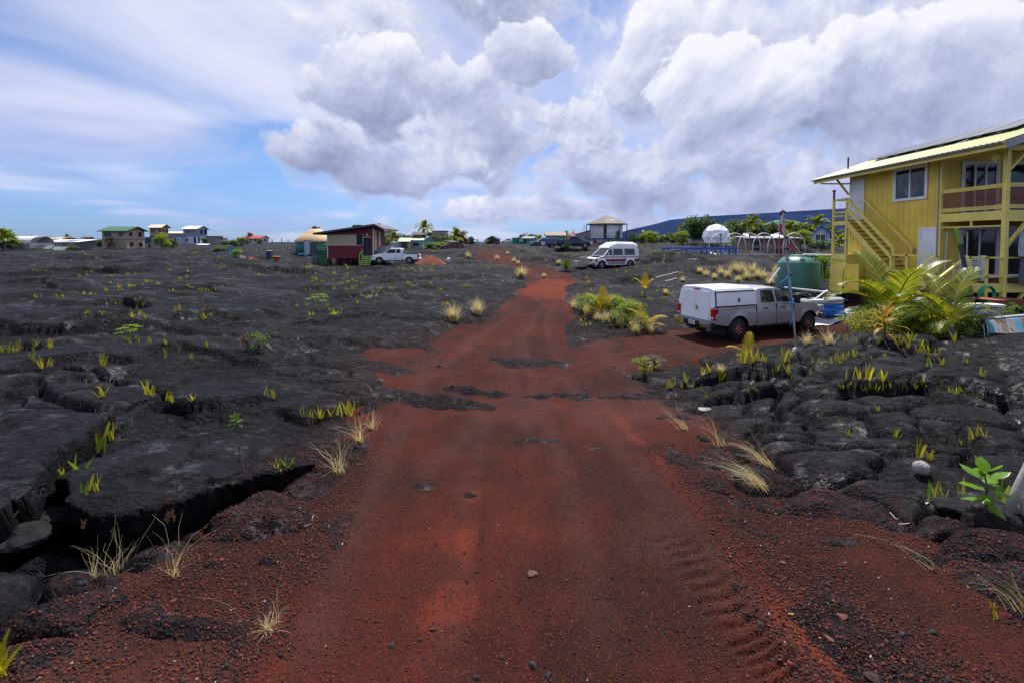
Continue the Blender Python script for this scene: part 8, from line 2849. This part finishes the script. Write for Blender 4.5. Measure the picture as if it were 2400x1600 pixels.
def foreground_plants():
 for (px, py, h, n, ll, lab) in ((1985, 778, .45, 8, .26, 'papaya seedling with lobed leaves beside the blue pool'), (2012, 770, .6, 8, .24, 'second papaya seedling, nearer the bushes'), (745, 752, .75, 7, .24, 'little papaya plant with dark leaves in the lava left of the road'), (303, 797, .26, 8, .17, 'bright green broad-leaved seedling on the lava far left')):
  p = hit(px, py)
  papaya(lab, p, h, n, ll)
 # noni seedling
 p = hit(2308, 1200)
 T = thing('noni_seedling', 'broad-leaved green noni seedling in a lava hollow at the right', 'plant', p, 0, None, 1.02)
 MB().tube([(0, 0, -.08), (.01, 0, .12), (.02, .01, .27), (.0, .02, .40)], [.012, .011, .009, .006], 7).build('stem', BROWN, T)
 rs = random.Random(5)
 for i in range(15):
  a = i * 2.4 + 2.6
  t = i / 14
  z = .42 - .30 * t
  e = R(62 - 78 * t)
  d = Vector((math.cos(a) * math.cos(e), math.sin(a) * math.cos(e), math.sin(e)))
  L_ = .24 * (1 - .35 * abs(t - .45)) * rs.uniform(.85, 1.1)
  s = Vector((-math.sin(a), math.cos(a), 0))
  n_ = s.cross(d)
  mb = MB()
  o_ = Vector((.015, .01, z))
  W_ = L_ * .52
  for k, (u, w) in enumerate(((.06, .05), (.25, .75), (.5, 1.0), (.75, .72), (1.0, .0))):
   c = o_ + d * L_ * u + Vector((0, 0, -.10 * L_ * u * u * 2.2))
   mb.v += [tuple(c + s * W_ * w * .5 + n_ * .015 * w), tuple(c), tuple(c - s * W_ * w * .5 + n_ * .015 * w)]
  for k in range(4):
   b = 3 * k
   mb.f += [(b, b + 3, b + 4, b + 1), (b + 1, b + 4, b + 5, b + 2)]
  raw(mb, 'leaf', L_NONI, T, True)
 # tall stem with a leaf rosette
 p = hit(577, 1128)
 T = thing('rosette_weed', 'thin-stemmed weed with a leafy rosette on top at the slab edge', 'plant', p)
 tip = at(553, 985, p.y) - p
 MB().tube([(0, 0, -.03), tip * .4 + Vector((-.02, 0, 0)), tip * .8 + Vector((.0, 0, 0)), tip], [.010, .009, .007, .006], 6).build('stem', BROWN, T)
 for i in range(18):
  a = i * 2.4
  e = R(70 - 6.5 * i)
  d = Vector((math.cos(a) * math.cos(e), math.sin(a) * math.cos(e), math.sin(e)))
  mb = MB()
  leaf(mb, tip + Vector((0, 0, .02 - .004 * i)), d, Vector((0, 0, 1)), .095, .045)
  raw(mb, 'leaf', L_BUSH, T)
 mb = MB()
 for i in range(14):
  leaf(mb, tip + Vector((random.uniform(-.05, .05), random.uniform(-.03, .03), .06)), rnd_unit() + Vector((0, 0, .6)), rnd_unit(), .03, .02)
 raw(mb, 'flower_head', L_BROWN, T)
 # small shrubs
 for i, (px, py, w, h, mt, lab) in enumerate(((605, 826, .55, .48, L_BUSH, 'flowering weed shrub on the lava left of the road'), (578, 822, .35, .45, L_BROWN, 'dry flower stalk beside the weed shrub'), (1510, 878, .65, .55, L_TREEB, 'leafy weed clump at the corner of road and drive'), (1535, 862, .5, .4, L_BROWN, 'dry twiggy weed behind the leafy clump'), (1218, 640, 0, 0, None, ''))):
  if w:
   p = hit(px, py)
   tree(lab, p, w, h, .15, mt, 120 + i, 420, .07, 'weed_shrub', 'shrub', None, clumps=14, stems=4)
 # big agave and its neighbours
 p = gat(1327, 40)
 T = thing('agave', 'big dark green spiky agave left of the camper van', 'agave', p)
 for i in range(46):
  a = i * 2.4
  e = R(86 - 1.5 * i)
  d = Vector((math.cos(a) * math.cos(e), math.sin(a) * math.cos(e), math.sin(e)))
  s = Vector((-math.sin(a), math.cos(a), 0))
  L_ = 1.25 - .004 * i
  q = Vector((0, 0, .1))
  mb = MB()
  mb.v = [tuple(q + s * .03), tuple(q - s * .03), tuple(q + d * L_ * .5 + s * .055), tuple(q + d * L_ * .5 - s * .055), tuple(q + d * L_ + Vector((0, 0, -.05)))]
  mb.f = [(0, 1, 3, 2), (2, 3, 4)]
  raw(mb, 'leaf', L_TREE, T)


foreground_plants()


def fern_mesh(nf, h, spread, seed, pn=17, wide=.088):
 rs = random.Random(seed)
 mb = MB()
 for f in range(nf):
  a = rs.uniform(0, 6.28)
  lean = rs.uniform(.03, spread * .55)
  d0 = Vector((math.cos(a) * lean, math.sin(a) * lean, 1)).normalized()
  o = Vector((rs.uniform(-.3, .3) * h * .8, rs.uniform(-.2, .2) * h * .6, 0))
  L = h * rs.uniform(.55, 1.1)
  b = rs.uniform(0, 6.28)
  s = Vector((math.cos(b), math.sin(b) * .5, 0)).normalized()
  bend = Vector((math.cos(a), math.sin(a), -.3)) * rs.uniform(.02, .22) * L
  P = lambda t: o + d0 * L * t + bend * t * t
  for i in range(pn):
   t = .10 + .88 * i / (pn - 1)
   w = L * wide * (math.sin(math.pi * (.12 + .84 * t)) ** .7)
   q, q2 = P(t), P(min(1, t + .06))
   up = (q2 - q).normalized() if (q2 - q).length > 1e-6 else d0
   k = len(mb.v)
   mb.v += [tuple(q - up * L * .022), tuple(q + up * L * .034), tuple(q + s * w + up * L * .045), tuple(q - s * w + up * L * .045)]
   mb.f += [(k, k + 2, k + 1), (k, k + 1, k + 3)]
  k = len(mb.v)
  mb.v += [tuple(P(0) - s * .004), tuple(P(0) + s * .004), tuple(P(.98))]
  mb.f += [(k, k + 1, k + 2)]
 return mb


FERN = {}
for mt in (L_FERN, L_FERNB, L_FERND):
 FERN[mt.name] = [raw_mesh(fern_mesh(n, 1.0, sp, 200 + i), 'fern', mt) for i, (n, sp) in enumerate(((3, .3), (5, .5), (7, .6), (10, .8), (2, .2), (8, .5)))]


def put_fern(px, py, hpx, mt, var, lab, group, p=None):
 p = p or hit(px, py)
 sc = max(.05, hpx * p.y / FPX)
 o = link_mesh('sword_fern', FERN[mt.name][var % 6], None)
 o.location = (p.x, p.y, p.z - .02)
 o.scale = (sc, sc, sc)
 o.rotation_euler = (0, 0, random.uniform(-.5, .5))
 setp(o, lab, 'fern', group)


def ferns():
 rows = [(80, 848, 34), (118, 858, 26), (100, 862, 30), (238, 930, 34), (205, 900, 22), (345, 925, 38), (362, 928, 30), (395, 938, 28), (405, 940, 24), (450, 938, 20), (628, 930, 38), (640, 932, 24), (715, 975, 32), (730, 978, 26), (752, 978, 34), (772, 975, 24), (800, 975, 44), (815, 975, 40), (835, 965, 42)]
 for i, (x, y, h) in enumerate(rows):
  put_fern(x, y, h, L_FERNB if i in (5, 16, 17, 18, 9) else L_FERN, i, 'yellow sword fern in the crack behind the big left slab', 'ferns behind the big left slab')
 rows = [(245, 1060, 60), (258, 1030, 50), (232, 1045, 40), (180, 1125, 60), (165, 1155, 66), (175, 1185, 60), (205, 1175, 60), (222, 1150, 50), (150, 1120, 40), (12, 1235, 46), (62, 1215, 42), (508, 1150, 40), (535, 1140, 40), (560, 1135, 30), (655, 1112, 46), (668, 1105, 40), (690, 1098, 36), (430, 1185, 28), (445, 1190, 24), (600, 1128, 30), (10, 1575, 92), (-6, 1590, 100)]
 for i, (x, y, h) in enumerate(rows):
  if i >= 20:
   put_fern(x, y, h, L_FERN, i, 'yellow-green fern cut off by the lower left corner', 'ferns at the lower left corner')
  else:
   put_fern(x, y, h, L_FERND if i % 3 == 0 else L_FERN, i, 'green fern in the dark gap under the left slab', 'ferns under the left slab')
 rows = [(1978, 888, 28), (2008, 888, 36), (2037, 890, 42), (2066, 892, 32)]
 for i, (x, y, h) in enumerate(rows):
  put_fern(x, y, h, L_FERNB, i, ('bright yellow fern, leftmost of four on the right lava bank', 'bright yellow fern, second of four on the right lava bank', 'bright yellow fern, tallest of four on the right lava bank', 'bright yellow fern, rightmost of four on the right lava bank')[i], 'four bright ferns')
 k = 0
 for x in range(1926, 2340, 13):
  y = float(np.interp(x, (1905, 2050, 2150, 2230, 2330), (908, 918, 908, 922, 945)))
  if random.random() < .8:
   put_fern(x + random.uniform(-5, 5), y + random.uniform(-8, 3), random.uniform(14, 28), L_FERN, k, 'small fern in the row along the right bank crack', 'row of ferns on the right bank')
   k += 1
 rows = [(1862, 888, 24), (1900, 880, 18), (2300, 880, 24), (2208, 855, 24), (2180, 862, 38), (2172, 830, 34), (2186, 838, 26), (2262, 852, 22), (2100, 1024, 28), (2058, 962, 20), (2275, 1032, 44), (2296, 1022, 36), (2200, 1036, 20), (2250, 1040, 18), (2158, 1070, 48), (2180, 1078, 34), (2185, 1172, 56), (2200, 1166, 46), (2250, 1158, 46), (2238, 1200, 34), (2350, 1172, 60), (2384, 1195, 48), (2333, 1450, 40), (2328, 1425, 30), (1620, 912, 30), (1606, 898, 34), (1690, 896, 26), (1698, 890, 20), (1755, 922, 22), (1770, 918, 18), (1640, 916, 20), (1572, 910, 24), (1822, 870, 24), (1845, 875, 30), (1792, 888, 18), (1810, 880, 22), (1730, 905, 14), (1655, 935, 20), (1838, 848, 40), (1852, 838, 24), (1905, 850, 22), (1990, 1020, 20), (1960, 1000, 26), (2010, 1010, 18), (2140, 800, 26), (2236, 800, 28), (1985, 800, 26), (2005, 804, 22), (1930, 806, 24), (1945, 805, 28), (2110, 806, 24), (2060, 806, 24)]
 for i, (x, y, h) in enumerate(rows):
  put_fern(x, y, h, L_FERN if i % 4 else L_FERND, i, 'scattered yellow-green fern on the right lava bank', 'ferns scattered on the right bank')
 # ferns beside the road thicket and round the seedlings
 rows = [(1745, 850, 44), (1760, 852, 40), (1735, 852, 36), (1775, 846, 34), (1725, 848, 26), (1790, 850, 30)]
 for i, (x, y, h) in enumerate(rows):
  put_fern(x, y, h, L_FERN, i + 2, 'fern at the foot of the golden seedling', 'ferns round the golden seedling')
 # the open lava left and right: in small groups, mostly along the cracks
 spots = []
 for (pts, h, w) in LEDGE:
  if pts[0][1] < 9.5:
   continue
  for k in range(3):
   i = random.randrange(len(pts) - 1)
   f = random.random()
   spots.append((pts[i][0] + (pts[i + 1][0] - pts[i][0]) * f, pts[i][1] + (pts[i + 1][1] - pts[i][1]) * f - .08))
 for k in range(46):
  Y = 8 + 44 * random.random() ** 1.4
  x = random.uniform(-1.0, -.06) * Y if random.random() < .7 else random.uniform(.18, .62) * Y
  spots.append((x, Y))
 cnt = 0
 for (sx, sy) in spots:
  n_ = random.choice((1, 2, 3, 4, 5))
  sc = random.uniform(.13, .30)
  for j in range(n_):
   x, y = sx + random.gauss(0, .35), sy + random.gauss(0, .08)
   if float(road_mask(np.array([x]), np.array([y]))[0]) > -.4 or cnt > 235:
    continue
   left = x < 0
   o_ = (sc * random.uniform(.6, 1.2)) * FPX / y
   put_fern(0, 0, o_, L_FERN if random.random() < .9 else L_FERNB, cnt, 'small yellow fern dotted on the lava ' + ('left of the road' if left else 'above the silver pickup'), 'ferns dotted on the lava ' + ('left' if left else 'right'), Vector((x, y, gz(x, y))))
   cnt += 1
 # tiny far sprigs nobody could count
 mb = MB()
 k = 0
 while k < 900:
  Y = 16 + 80 * random.random() ** 1.1
  x = random.uniform(-1.05, 1.0) * Y
  if float(road_mask(np.array([x]), np.array([Y]))[0]) > -.3 or gnoise(np.array([x * .3]), np.array([Y * .12]), 78)[0] < .12:
   k += .25
   continue
  z = gz(x, Y)
  for j in range(5):
   a = random.uniform(0, 6.28)
   h = random.uniform(.07, .20) * (1 + Y / 120)
   b = Vector((x + random.uniform(-.15, .15), Y, z - .02))
   leaf(mb, b, Vector((math.cos(a) * .3, math.sin(a) * .3, 1)), Vector((0, -1, .2)), h, h * .3)
  k += 1
 o = raw(mb, 'fern_sprigs', L_FERN)
 o['kind'] = 'stuff'
 setp(o, 'tiny yellow-green fern sprigs sprinkled over the distant lava', 'ferns')


ferns()


def grass_mb(n, h, spread, seed, lean=(0, 0), w=.006, curl=.5):
 rs = random.Random(seed)
 mb = MB()
 for i in range(n):
  a = rs.uniform(0, 6.28)
  s = abs(rs.gauss(0, 1)) * spread
  d = Vector((math.cos(a) * s + lean[0], math.sin(a) * s + lean[1], 1)).normalized()
  L = h * rs.uniform(.45, 1.1)
  o = Vector((rs.gauss(0, .06) * h * 1.2, rs.gauss(0, .05) * h, 0))
  side = Vector((math.cos(a + 1.57), math.sin(a + 1.57), 0))
  pts = []
  p = o.copy()
  dd = d.copy()
  for k in range(5):
   pts.append(p.copy())
   p = p + dd * L / 4
   dd = (dd + Vector((d.x * .3 + rs.gauss(0, .22), d.y * .3 + rs.gauss(0, .22), -curl * .5 * rs.random()))).normalized()
  k0 = len(mb.v)
  for k, q in enumerate(pts):
   ww = w * (1 - .2 * k)
   mb.v += [tuple(q - side * ww / 2), tuple(q + side * ww / 2)]
  mb.f += [(k0 + 2 * k, k0 + 2 * k + 1, k0 + 2 * k + 3, k0 + 2 * k + 2) for k in range(4)]
 return mb


def grass_clump(px, py, hpx, n, label, lean=(0, 0), spread=.35, green=.25, seed=0, w=None, group=None, heads=0):
 p = hit(px, py)
 h = hpx * p.y / FPX
 T = thing('grass_clump', label, 'grass', (p.x, p.y, p.z - .02), 0, group)
 ww = w or max(.003, 1.0 * p.y / FPX)
 raw(grass_mb(n, h, spread, seed, lean, ww), 'blades', L_DRY, T)
 if green:
  raw(grass_mb(int(n * green) + 4, h * .45, spread * 1.2, seed + 50, (lean[0] * .5, 0), ww * 1.1), 'green_blades', L_GRASS, T)
 if heads:
  mb = MB()
  rs = random.Random(seed)
  for i in range(heads):
   c = Vector((lean[0] * h + rs.uniform(-.35, .35) * h, rs.uniform(-.1, .1) * h, h * rs.uniform(.8, 1.05)))
   for j in range(14):
    leaf(mb, c + Vector((rs.uniform(-.01, .01), 0, j * .006 * h / .5)), Vector((rs.gauss(0, .6), rs.gauss(0, .3), 1)), Vector((0, -1, 0)), .04 * h / .5, .012)
  raw(mb, 'seed_heads', L_BROWN, T)
 return T


def grasses():
 grass_clump(275, 1345, 145, 20, 'dry straw grass clump, middle one on the lava at lower left', (.12, 0), .42, .1, 1)
 grass_clump(222, 1350, 120, 15, 'dry straw grass clump, leftmost at lower left', (0, 0), .5, .15, 2, heads=2)
 grass_clump(408, 1350, 150, 22, 'tall straw grass clump with green base, rightmost at lower left', (.1, 0), .35, .4, 3, heads=2)
 grass_clump(628, 1475, 62, 60, 'short tuft of yellow grass on the red cinders in the foreground', (0, 0), .75, .5, 4)
 grass_clump(600, 1470, 150, 2, 'two long bent straw stems beside the short tuft', (-.45, 0), .12, 0, 5)
 grass_clump(655, 1468, 185, 2, 'long upright straw stems rising from the short tuft', (.02, 0), .05, 0, 6)
 grass_clump(795, 1108, 115, 34, 'straw grass at the near end of the slab beside the road', (-.05, 0), .5, .25, 7)
 grass_clump(845, 1035, 85, 40, 'straw grass by the road edge, behind the nearest slab clump', (-.12, 0), .45, .3, 8)
 grass_clump(872, 1005, 55, 26, 'short straw grass farthest along the left slab', (.1, 0), .5, .3, 9)
 grass_clump(1785, 1140, 150, 70, 'pale straw grass blown to the left on the right road edge', (-.85, 0), .25, .1, 10)
 grass_clump(1805, 1095, 120, 50, 'pale straw grass behind the blown clump on the right edge', (-.7, 0), .25, .1, 11)
 grass_clump(1690, 1045, 120, 14, 'thin straw stalks by the black stone right of the road', (-.3, 0), .3, .2, 12)
 grass_clump(1610, 1005, 90, 16, 'small leaning straw tuft at the right road edge', (-.7, 0), .2, .1, 13)
 grass_clump(2195, 1335, 190, 7, 'few long straw stems lying left on the right cinders', (-1.1, .1), .12, .1, 14)
 grass_clump(2400, 1430, 230, 12, 'long pale stems leaning in from the right edge', (-.7, 0), .2, .4, 15)
 grass_clump(1063, 752, 50, 170, 'yellow-green grass clump left of the road, nearer one', (0, 0), .45, .9, 16, w=.02)
 grass_clump(1120, 737, 46, 200, 'tan grass clump left of the road, farther one', (0, 0), .4, .3, 17, w=.02)
 grass_clump(1222, 652, 32, 240, 'bright yellow-green clump at the bend of the track', (0, 0), .4, 2.2, 18, w=.035)
 grass_clump(1345, 722, 40, 90, 'dry brown grass at the left end of the thicket by the drive', (0, 0), .6, .2, 19, w=.014)
 for i, (x, y, h, g, lab) in enumerate(((1378, 740, 44, 2.5, 'yellow-green grass at the foot of the farther golden seedling'), (1420, 756, 42, 2.6, 'green grass in the thicket, left of the middle'), (1455, 768, 46, 2.8, 'tall green grass in the middle of the thicket by the drive'), (1490, 782, 44, 3.0, 'bright grass tongue at the near end of the thicket'), (1525, 782, 36, 2.5, 'green grass under the golden seedling by the bumper'), (1400, 752, 30, 2.0, 'short grass along the lava edge of the thicket'))):
  grass_clump(x, y, h, 80, lab, (0, 0), .45, g, 30 + i, w=.016, group='grass of the roadside thicket')
 for i, (x, y, h) in enumerate(((1655, 648, 22), (1690, 645, 26), (1722, 640, 34), (1740, 642, 34), (1765, 640, 30), (1790, 655, 30), (1815, 655, 26), (1640, 640, 18), (1805, 668, 26), (1560, 690, 16), (1205, 615, 14), (1165, 610, 16), (1098, 605, 18), (1190, 597, 10), (1215, 620, 12), (1275, 650, 12), (1310, 620, 14), (1705, 652, 24), (1750, 655, 28), (1775, 652, 28), (1675, 655, 18), (1820, 640, 26), (1730, 662, 20), (1600, 660, 14))):
  grass_clump(x, y, h, 130, 'olive grass tuft on the lava ' + ('behind the silver pickup' if x > 1500 else 'by the far track'), (0, 0), .5, 1.6, 60 + i, w=.03, group='olive grass ' + ('behind the pickup' if x > 1500 else 'by the far track'))
 for i, (x, y, h, lab) in enumerate(((1893, 806, 36, 'wispy dry grass between pole and bushes, left tuft'), (1945, 806, 46, 'wispy dry grass between pole and bushes, right tuft'), (1885, 782, 34, 'olive grass by the pickup front wheel'), (1690, 870, 26, 'sparse dry grass left of the golden seedling'))):
  grass_clump(x, y, h, 60, lab, (-.1, 0), .5, .6, 90 + i, w=.012)


grasses()


def odds():
 # coconut husk
 p = hit(2160, 1112)
 mb = MB()
 n, m = 18, 9
 for j in range(m + 1):
  t = math.pi * j / m
  for i in range(n):
   a = 2 * math.pi * i / n
   r = .088 * math.sin(t) * (1 + .06 * math.cos(3 * a)) + .001
   mb.v.append((r * math.cos(a), r * math.sin(a), .085 - .085 * math.cos(t)))
 for j in range(m):
  for i in range(n):
   mb.f.append((j * n + i, j * n + (i + 1) % n, (j + 1) * n + (i + 1) % n, (j + 1) * n + i))
 T = thing('coconut_husk', 'dry grey coconut husk lying on the lava at the right', 'coconut', p, .5)
 mb.build('husk', M('husk_grey', (.30, .27, .24), .85, .3, 14.0, .8, 30.0, streak=4), T, True)
 MB().tube([(0, -.088, .05), (0, -.078, .12), (0, -.03, .165)], .006, 5).build('split', DARK, T)
 # smaller coconut shell
 p = hit(1650, 962)
 o = link_mesh('coconut_shell', ROCKS[0].copy(), None)
 o.data.materials.clear()
 o.data.materials.append(M('pale_shell', (.30, .28, .25), .8, .2))
 o.location = (p.x, p.y, p.z + .015)
 o.scale = (.10, .08, .065)
 setp(o, 'pale half-buried coconut on the right lava bank', 'coconut')
 # driftwood roots at the right edge
 p = hit(2392, 1190)
 T = thing('driftwood_stump', 'silver-grey driftwood trunk standing at the right edge', 'driftwood', p)
 WD = M('silver_wood', (.34, .32, .31), .8, .3, 8.0, .7, 20.0, streak=5)
 B0 = Vector((0, 0, 0))
 for i, pts in enumerate(([(-.10, 0, -.05), (-.03, 0, .18), (.09, .02, .42), (.22, .03, .70)], [(.02, -.03, -.05), (.03, -.02, .15), (.10, 0, .38)], [(-.04, -.05, -.05), (.0, -.04, .10), (.06, 0, .30)], [(.12, -.02, -.05), (.10, 0, .2), (.15, 0, .45)])):
  r0 = (.05, .035, .025, .035)[i]
  MB().tube(pts, [r0 * 1.3, r0] + [r0 * .85] * (len(pts) - 2), 9).build('root' if i else 'trunk', WD, T, True)
 # twigs and litter
 for i, (pts, r_, c_, nm, lab) in enumerate((([(2082, 1196), (2098, 1214), (2122, 1224)], .0035, (.60, .57, .54), 'dry_twig', 'white crooked twig on the cinders below the coconut husk'), ([(2105, 1228), (2132, 1226)], .003, (.60, .57, .54), 'dry_twig', 'short white twig beside the crooked twig'),
            ([(712, 1232), (728, 1228), (735, 1205)], .0025, (.55, .45, .32), 'grass_stalk', 'bent straw stalk lying on the left cinders'), ([(1848, 1440), (1860, 1441)], .006, (.65, .50, .10), 'yellow_leaf', 'tiny yellow leaf lying on the near road'),
            ([(2050, 1010), (2080, 1002), (2110, 1008)], .004, (.5, .48, .45), 'dry_twig', 'thin curved twig on the right lava bank'), ([(1505, 848), (1530, 850)], .008, (.5, .48, .45), 'dry_twig', 'pale twig by the golden seedling'))):
  q = [hit(*p_) + Vector((0, 0, r_)) for p_ in pts]
  o = MB().tube(q, r_, 6).build(nm, M(nm + '_%d' % i, c_, .8), None)
  setp(o, lab, 'twig' if 'twig' in nm else 'litter')
 # big stones
 rows = [('lava_boulder', 30, 1275, .2, 'big rough black boulder at the left edge below the slab'), ('lava_boulder', 105, 1235, .16, 'dark lava block beside the big boulder under the slab'), ('lava_boulder', 1648, 1028, .065, 'small black lava stone at the right road edge'), ('lava_boulder', 2235, 1195, .13, 'flat-topped dark block left of the noni seedling'), ('lava_boulder', 340, 1110, 0, '')]
 for i, (nm, px, py, s, lab) in enumerate(rows):
  if not s:
   continue
  p = hit(px, py)
  o = link_mesh(nm, ROCKS[(i + 2) % 6], None)
  o.location = (p.x, p.y, p.z + s * .2)
  o.scale = (s * 1.25, s, s * .9)
  o.rotation_euler = (0, 0, i * 1.1)
  setp(o, lab, 'rock')
 # loose stones on the road
 cols = [M('stone_%d' % i, c, .85, .25, 20.0, .6, 30.0) for i, c in enumerate(((.17, .075, .045), (.035, .032, .034), (.06, .03, .026), (.15, .12, .10)))]
 st = [bpy.data.meshes[m.name].copy() for m in ROCKS[:4]]
 for m, c in zip(st, cols):
  m.materials.clear()
  m.materials.append(c)
 rows = [(1247, 1348, .036, 0), (1226, 1262, .018, 1), (1120, 1340, .018, 1), (1175, 1352, .018, 2), (920, 1515, .026, 1), (1015, 1475, .022, 2), (1248, 1560, .028, 1), (1285, 1585, .024, 1), (1835, 1320, .022, 0), (1842, 1305, .018, 1), (1976, 1448, .026, 0), (1945, 1500, .024, 0), (2115, 1490, .030, 1), (2185, 1485, .028, 1), (1782, 1465, .024, 1), (1878, 1463, .022, 1), (2042, 1590, .034, 2), (1797, 1280, .022, 1), (1638, 1405, .016, 1), (1940, 1372, .026, 1), (1130, 1258, .014, 1), (1075, 1325, .016, 1), (985, 1500, .018, 1), (1117, 1590, .02, 1), (1195, 905, .05, 1), (1030, 860, .06, 1), (1060, 905, .05, 1), (1375, 912, .05, 1), (1210, 874, .04, 3), (1440, 860, .05, 1)]
 for i, (px, py, s, k) in enumerate(rows):
  p = hit(px, py)
  o = link_mesh('road_stone', st[k], None)
  o.location = (p.x, p.y, p.z + s * .35)
  o.scale = (s, s * .8, s * .75)
  o.rotation_euler = (.2, 0, i * 1.9)
  big = {0: 'rusty fist-sized stone in the middle of the near road', 3: 'pale stone on the road'}
  setp(o, 'rusty fist-sized stone alone in the middle of the near road' if i == 0 else ('small rusty stone loose on the cinder road', 'small dark stone loose on the cinder road', 'small brown stone loose on the cinder road', 'small pale stone loose on the far road')[k], 'stone', None if i == 0 else 'loose stones on the road')
 # gravel: single grains too many to count
 base_v = np.array([(1, 0, 0), (-1, 0, 0), (0, 1, 0), (0, -1, 0), (0, 0, 1), (0, 0, -1)], float)
 base_f = np.array([(0, 2, 4), (2, 1, 4), (1, 3, 4), (3, 0, 4), (2, 0, 5), (1, 2, 5), (3, 1, 5), (0, 3, 5)])
 N = 230000
 rr = 1.9 * np.exp(RNG.random(N) * 1.35)
 th = np.radians(RNG.uniform(-52, 52, N))
 X, Y = rr * np.sin(th), rr * np.cos(th)
 m = road_mask(X, Y)
 edge = np.exp(-((m - 0.1) / .5) ** 2) + .25 * (X > 1.2) * (Y < 4.5) + .26
 keep = (m > -.6) & (RNG.random(N) < edge * .8 + .02)
 X, Y, m = X[keep], Y[keep], m[keep]
 n = len(X)
 Z = gz_many(X, Y)
 s = .0030 + .0075 * RNG.random(n) ** 3 + .007 * (RNG.random(n) < .015)
 s = s * (1 + .5 * (m < .5))
 rot = RNG.uniform(0, 6.28, n)
 V = base_v[None] * (1 + RNG.uniform(-.45, .25, (n, 6, 1))) * np.stack([s, s * RNG.uniform(.6, 1, n), s * RNG.uniform(.5, .9, n)], -1)[:, None, :]
 V = V + RNG.normal(0, .18, V.shape) * s[:, None, None]
 c, q = np.cos(rot)[:, None], np.sin(rot)[:, None]
 V = np.stack([V[..., 0] * c - V[..., 1] * q + X[:, None], V[..., 0] * q + V[..., 1] * c + Y[:, None], V[..., 2] + (Z + s * .3)[:, None]], -1)
 F = (base_f[None] + (np.arange(n) * 6)[:, None, None]).reshape(-1, 3)
 col = np.repeat(RNG.random(n), 6)
 o = np_mesh('cinder_gravel', V.reshape(-1, 3), F, None, None, False, {'tint': col})
 gm = bpy.data.materials.new('gravel_grains')
 gm.use_nodes = True
 t = NT(gm.node_tree)
 b = t.n['Principled BSDF']
 a = t.add('ShaderNodeAttribute', attribute_name='tint').outputs['Fac']
 cc = t.mix(t.ss(a, .28, .40), (.011, .0090, .0095, 1), (.048, .0105, .0068, 1))
 cc = t.mix(t.ss(a, .62, .82), cc, (.15, .030, .013, 1))
 cc = t.mix(t.ss(a, .995, .998), cc, (.40, .36, .32, 1))
 t.l.new(cc, b.inputs['Base Color'])
 b.inputs['Roughness'].default_value = .9
 o.data.materials.append(gm)
 o['kind'] = 'stuff'
 setp(o, 'loose red and black cinder gravel on the road and its edges', 'gravel')


odds()


# ------------------------------------------------------------------ mountain and air
def mountain():
 prof = [(1380, 562), (1440, 549), (1480, 538), (1530, 527), (1570, 516), (1650, 508), (1760, 502), (1860, 496), (1980, 489), (2150, 483), (2400, 476), (2700, 470), (3200, 468), (4500, 470)]
 D = 5200.0
 co, q = [], []
 n, m = 220, 26
 az = np.linspace(math.atan((1340 - 1200) / FPX), R(80), n)
 for i, a in enumerate(az):
  px = 1200 + FPX * math.tan(a) if a < R(72) else 4500
  py = float(np.interp(px, [p[0] for p in prof], [p[1] for p in prof]))
  ridge = (568 - py) / FPX * D * (1 if a < R(70) else math.cos(R(70)) / max(.2, math.cos(a)) * 0 + 1)
  ridge = max(ridge, 0)
  for j in range(m):
   t = j / (m - 1)
   y = D * (.62 + .38 * t) if t < 1 else D
   x = math.tan(a) * y
   z = EYE + ridge * (t ** 1.25) * (.62 + .38 * t) - 12 * (1 - t) ** 4
   z += (6 * float(fbm(np.array([x / 160.0]), np.array([y / 220.0]), 4, 5)[0]) * math.sin(math.pi * min(1, t * 1.02)) * (ridge / 300)) + (2.2 * float(gnoise(np.array([x / 30.0]), np.array([y / 30.]), 6)[0]) if t > .95 else 0)
   co.append((x, y, z))
 for i in range(n - 1):
  for j in range(m - 1):
   a = i * m + j
   q.append((a, a + m, a + m + 1, a + 1))
 o = np_mesh('mountain', co, q, M('hazy_forest_slope', (.010, .018, .040), .9, .5, .004, spec=0.0))  # blue of the distant haze is mixed into the forest colour
 o['kind'] = 'structure'


mountain()
hz = MB().box(-9000, -7200, -15, 34000, 7200, 700).build('haze', None)
hz.data.materials.clear()
hm = bpy.data.materials.new('haze_air')
hm.use_nodes = True
t = NT(hm.node_tree)
t.n.clear()
out = t.add('ShaderNodeOutputMaterial')
pv = t.add('ShaderNodeVolumePrincipled')
pv.inputs['Color'].default_value = (0.20, 0.36, 1.0, 1)
pv.inputs['Density'].default_value = 0.00002
pv.inputs['Anisotropy'].default_value = 0.2
t.l.new(pv.outputs[0], out.inputs['Volume'])
hz.data.materials.append(hm)
setp(hz, 'thin bluish sea haze in the air over the whole scene', 'haze', None, 'stuff')


# ------------------------------------------------------------------ alike things: say which one, counted from the left
def count_off():
 by = {}
 for o in COL.objects:
  if o.parent is None and 'label' in o and o.get('kind') is None:
   by.setdefault(o['label'], []).append(o)
 for lab, os_ in by.items():
  if len(os_) < 2:
   continue
  os_.sort(key=lambda o: o.location.x / max(.5, o.location.y))
  for i, o in enumerate(os_):
   n = i + 1
   o['label'] = lab + ', %d%s from the left' % (n, 'th' if 10 <= n % 100 <= 20 else {1: 'st', 2: 'nd', 3: 'rd'}.get(n % 10, 'th'))


count_off()
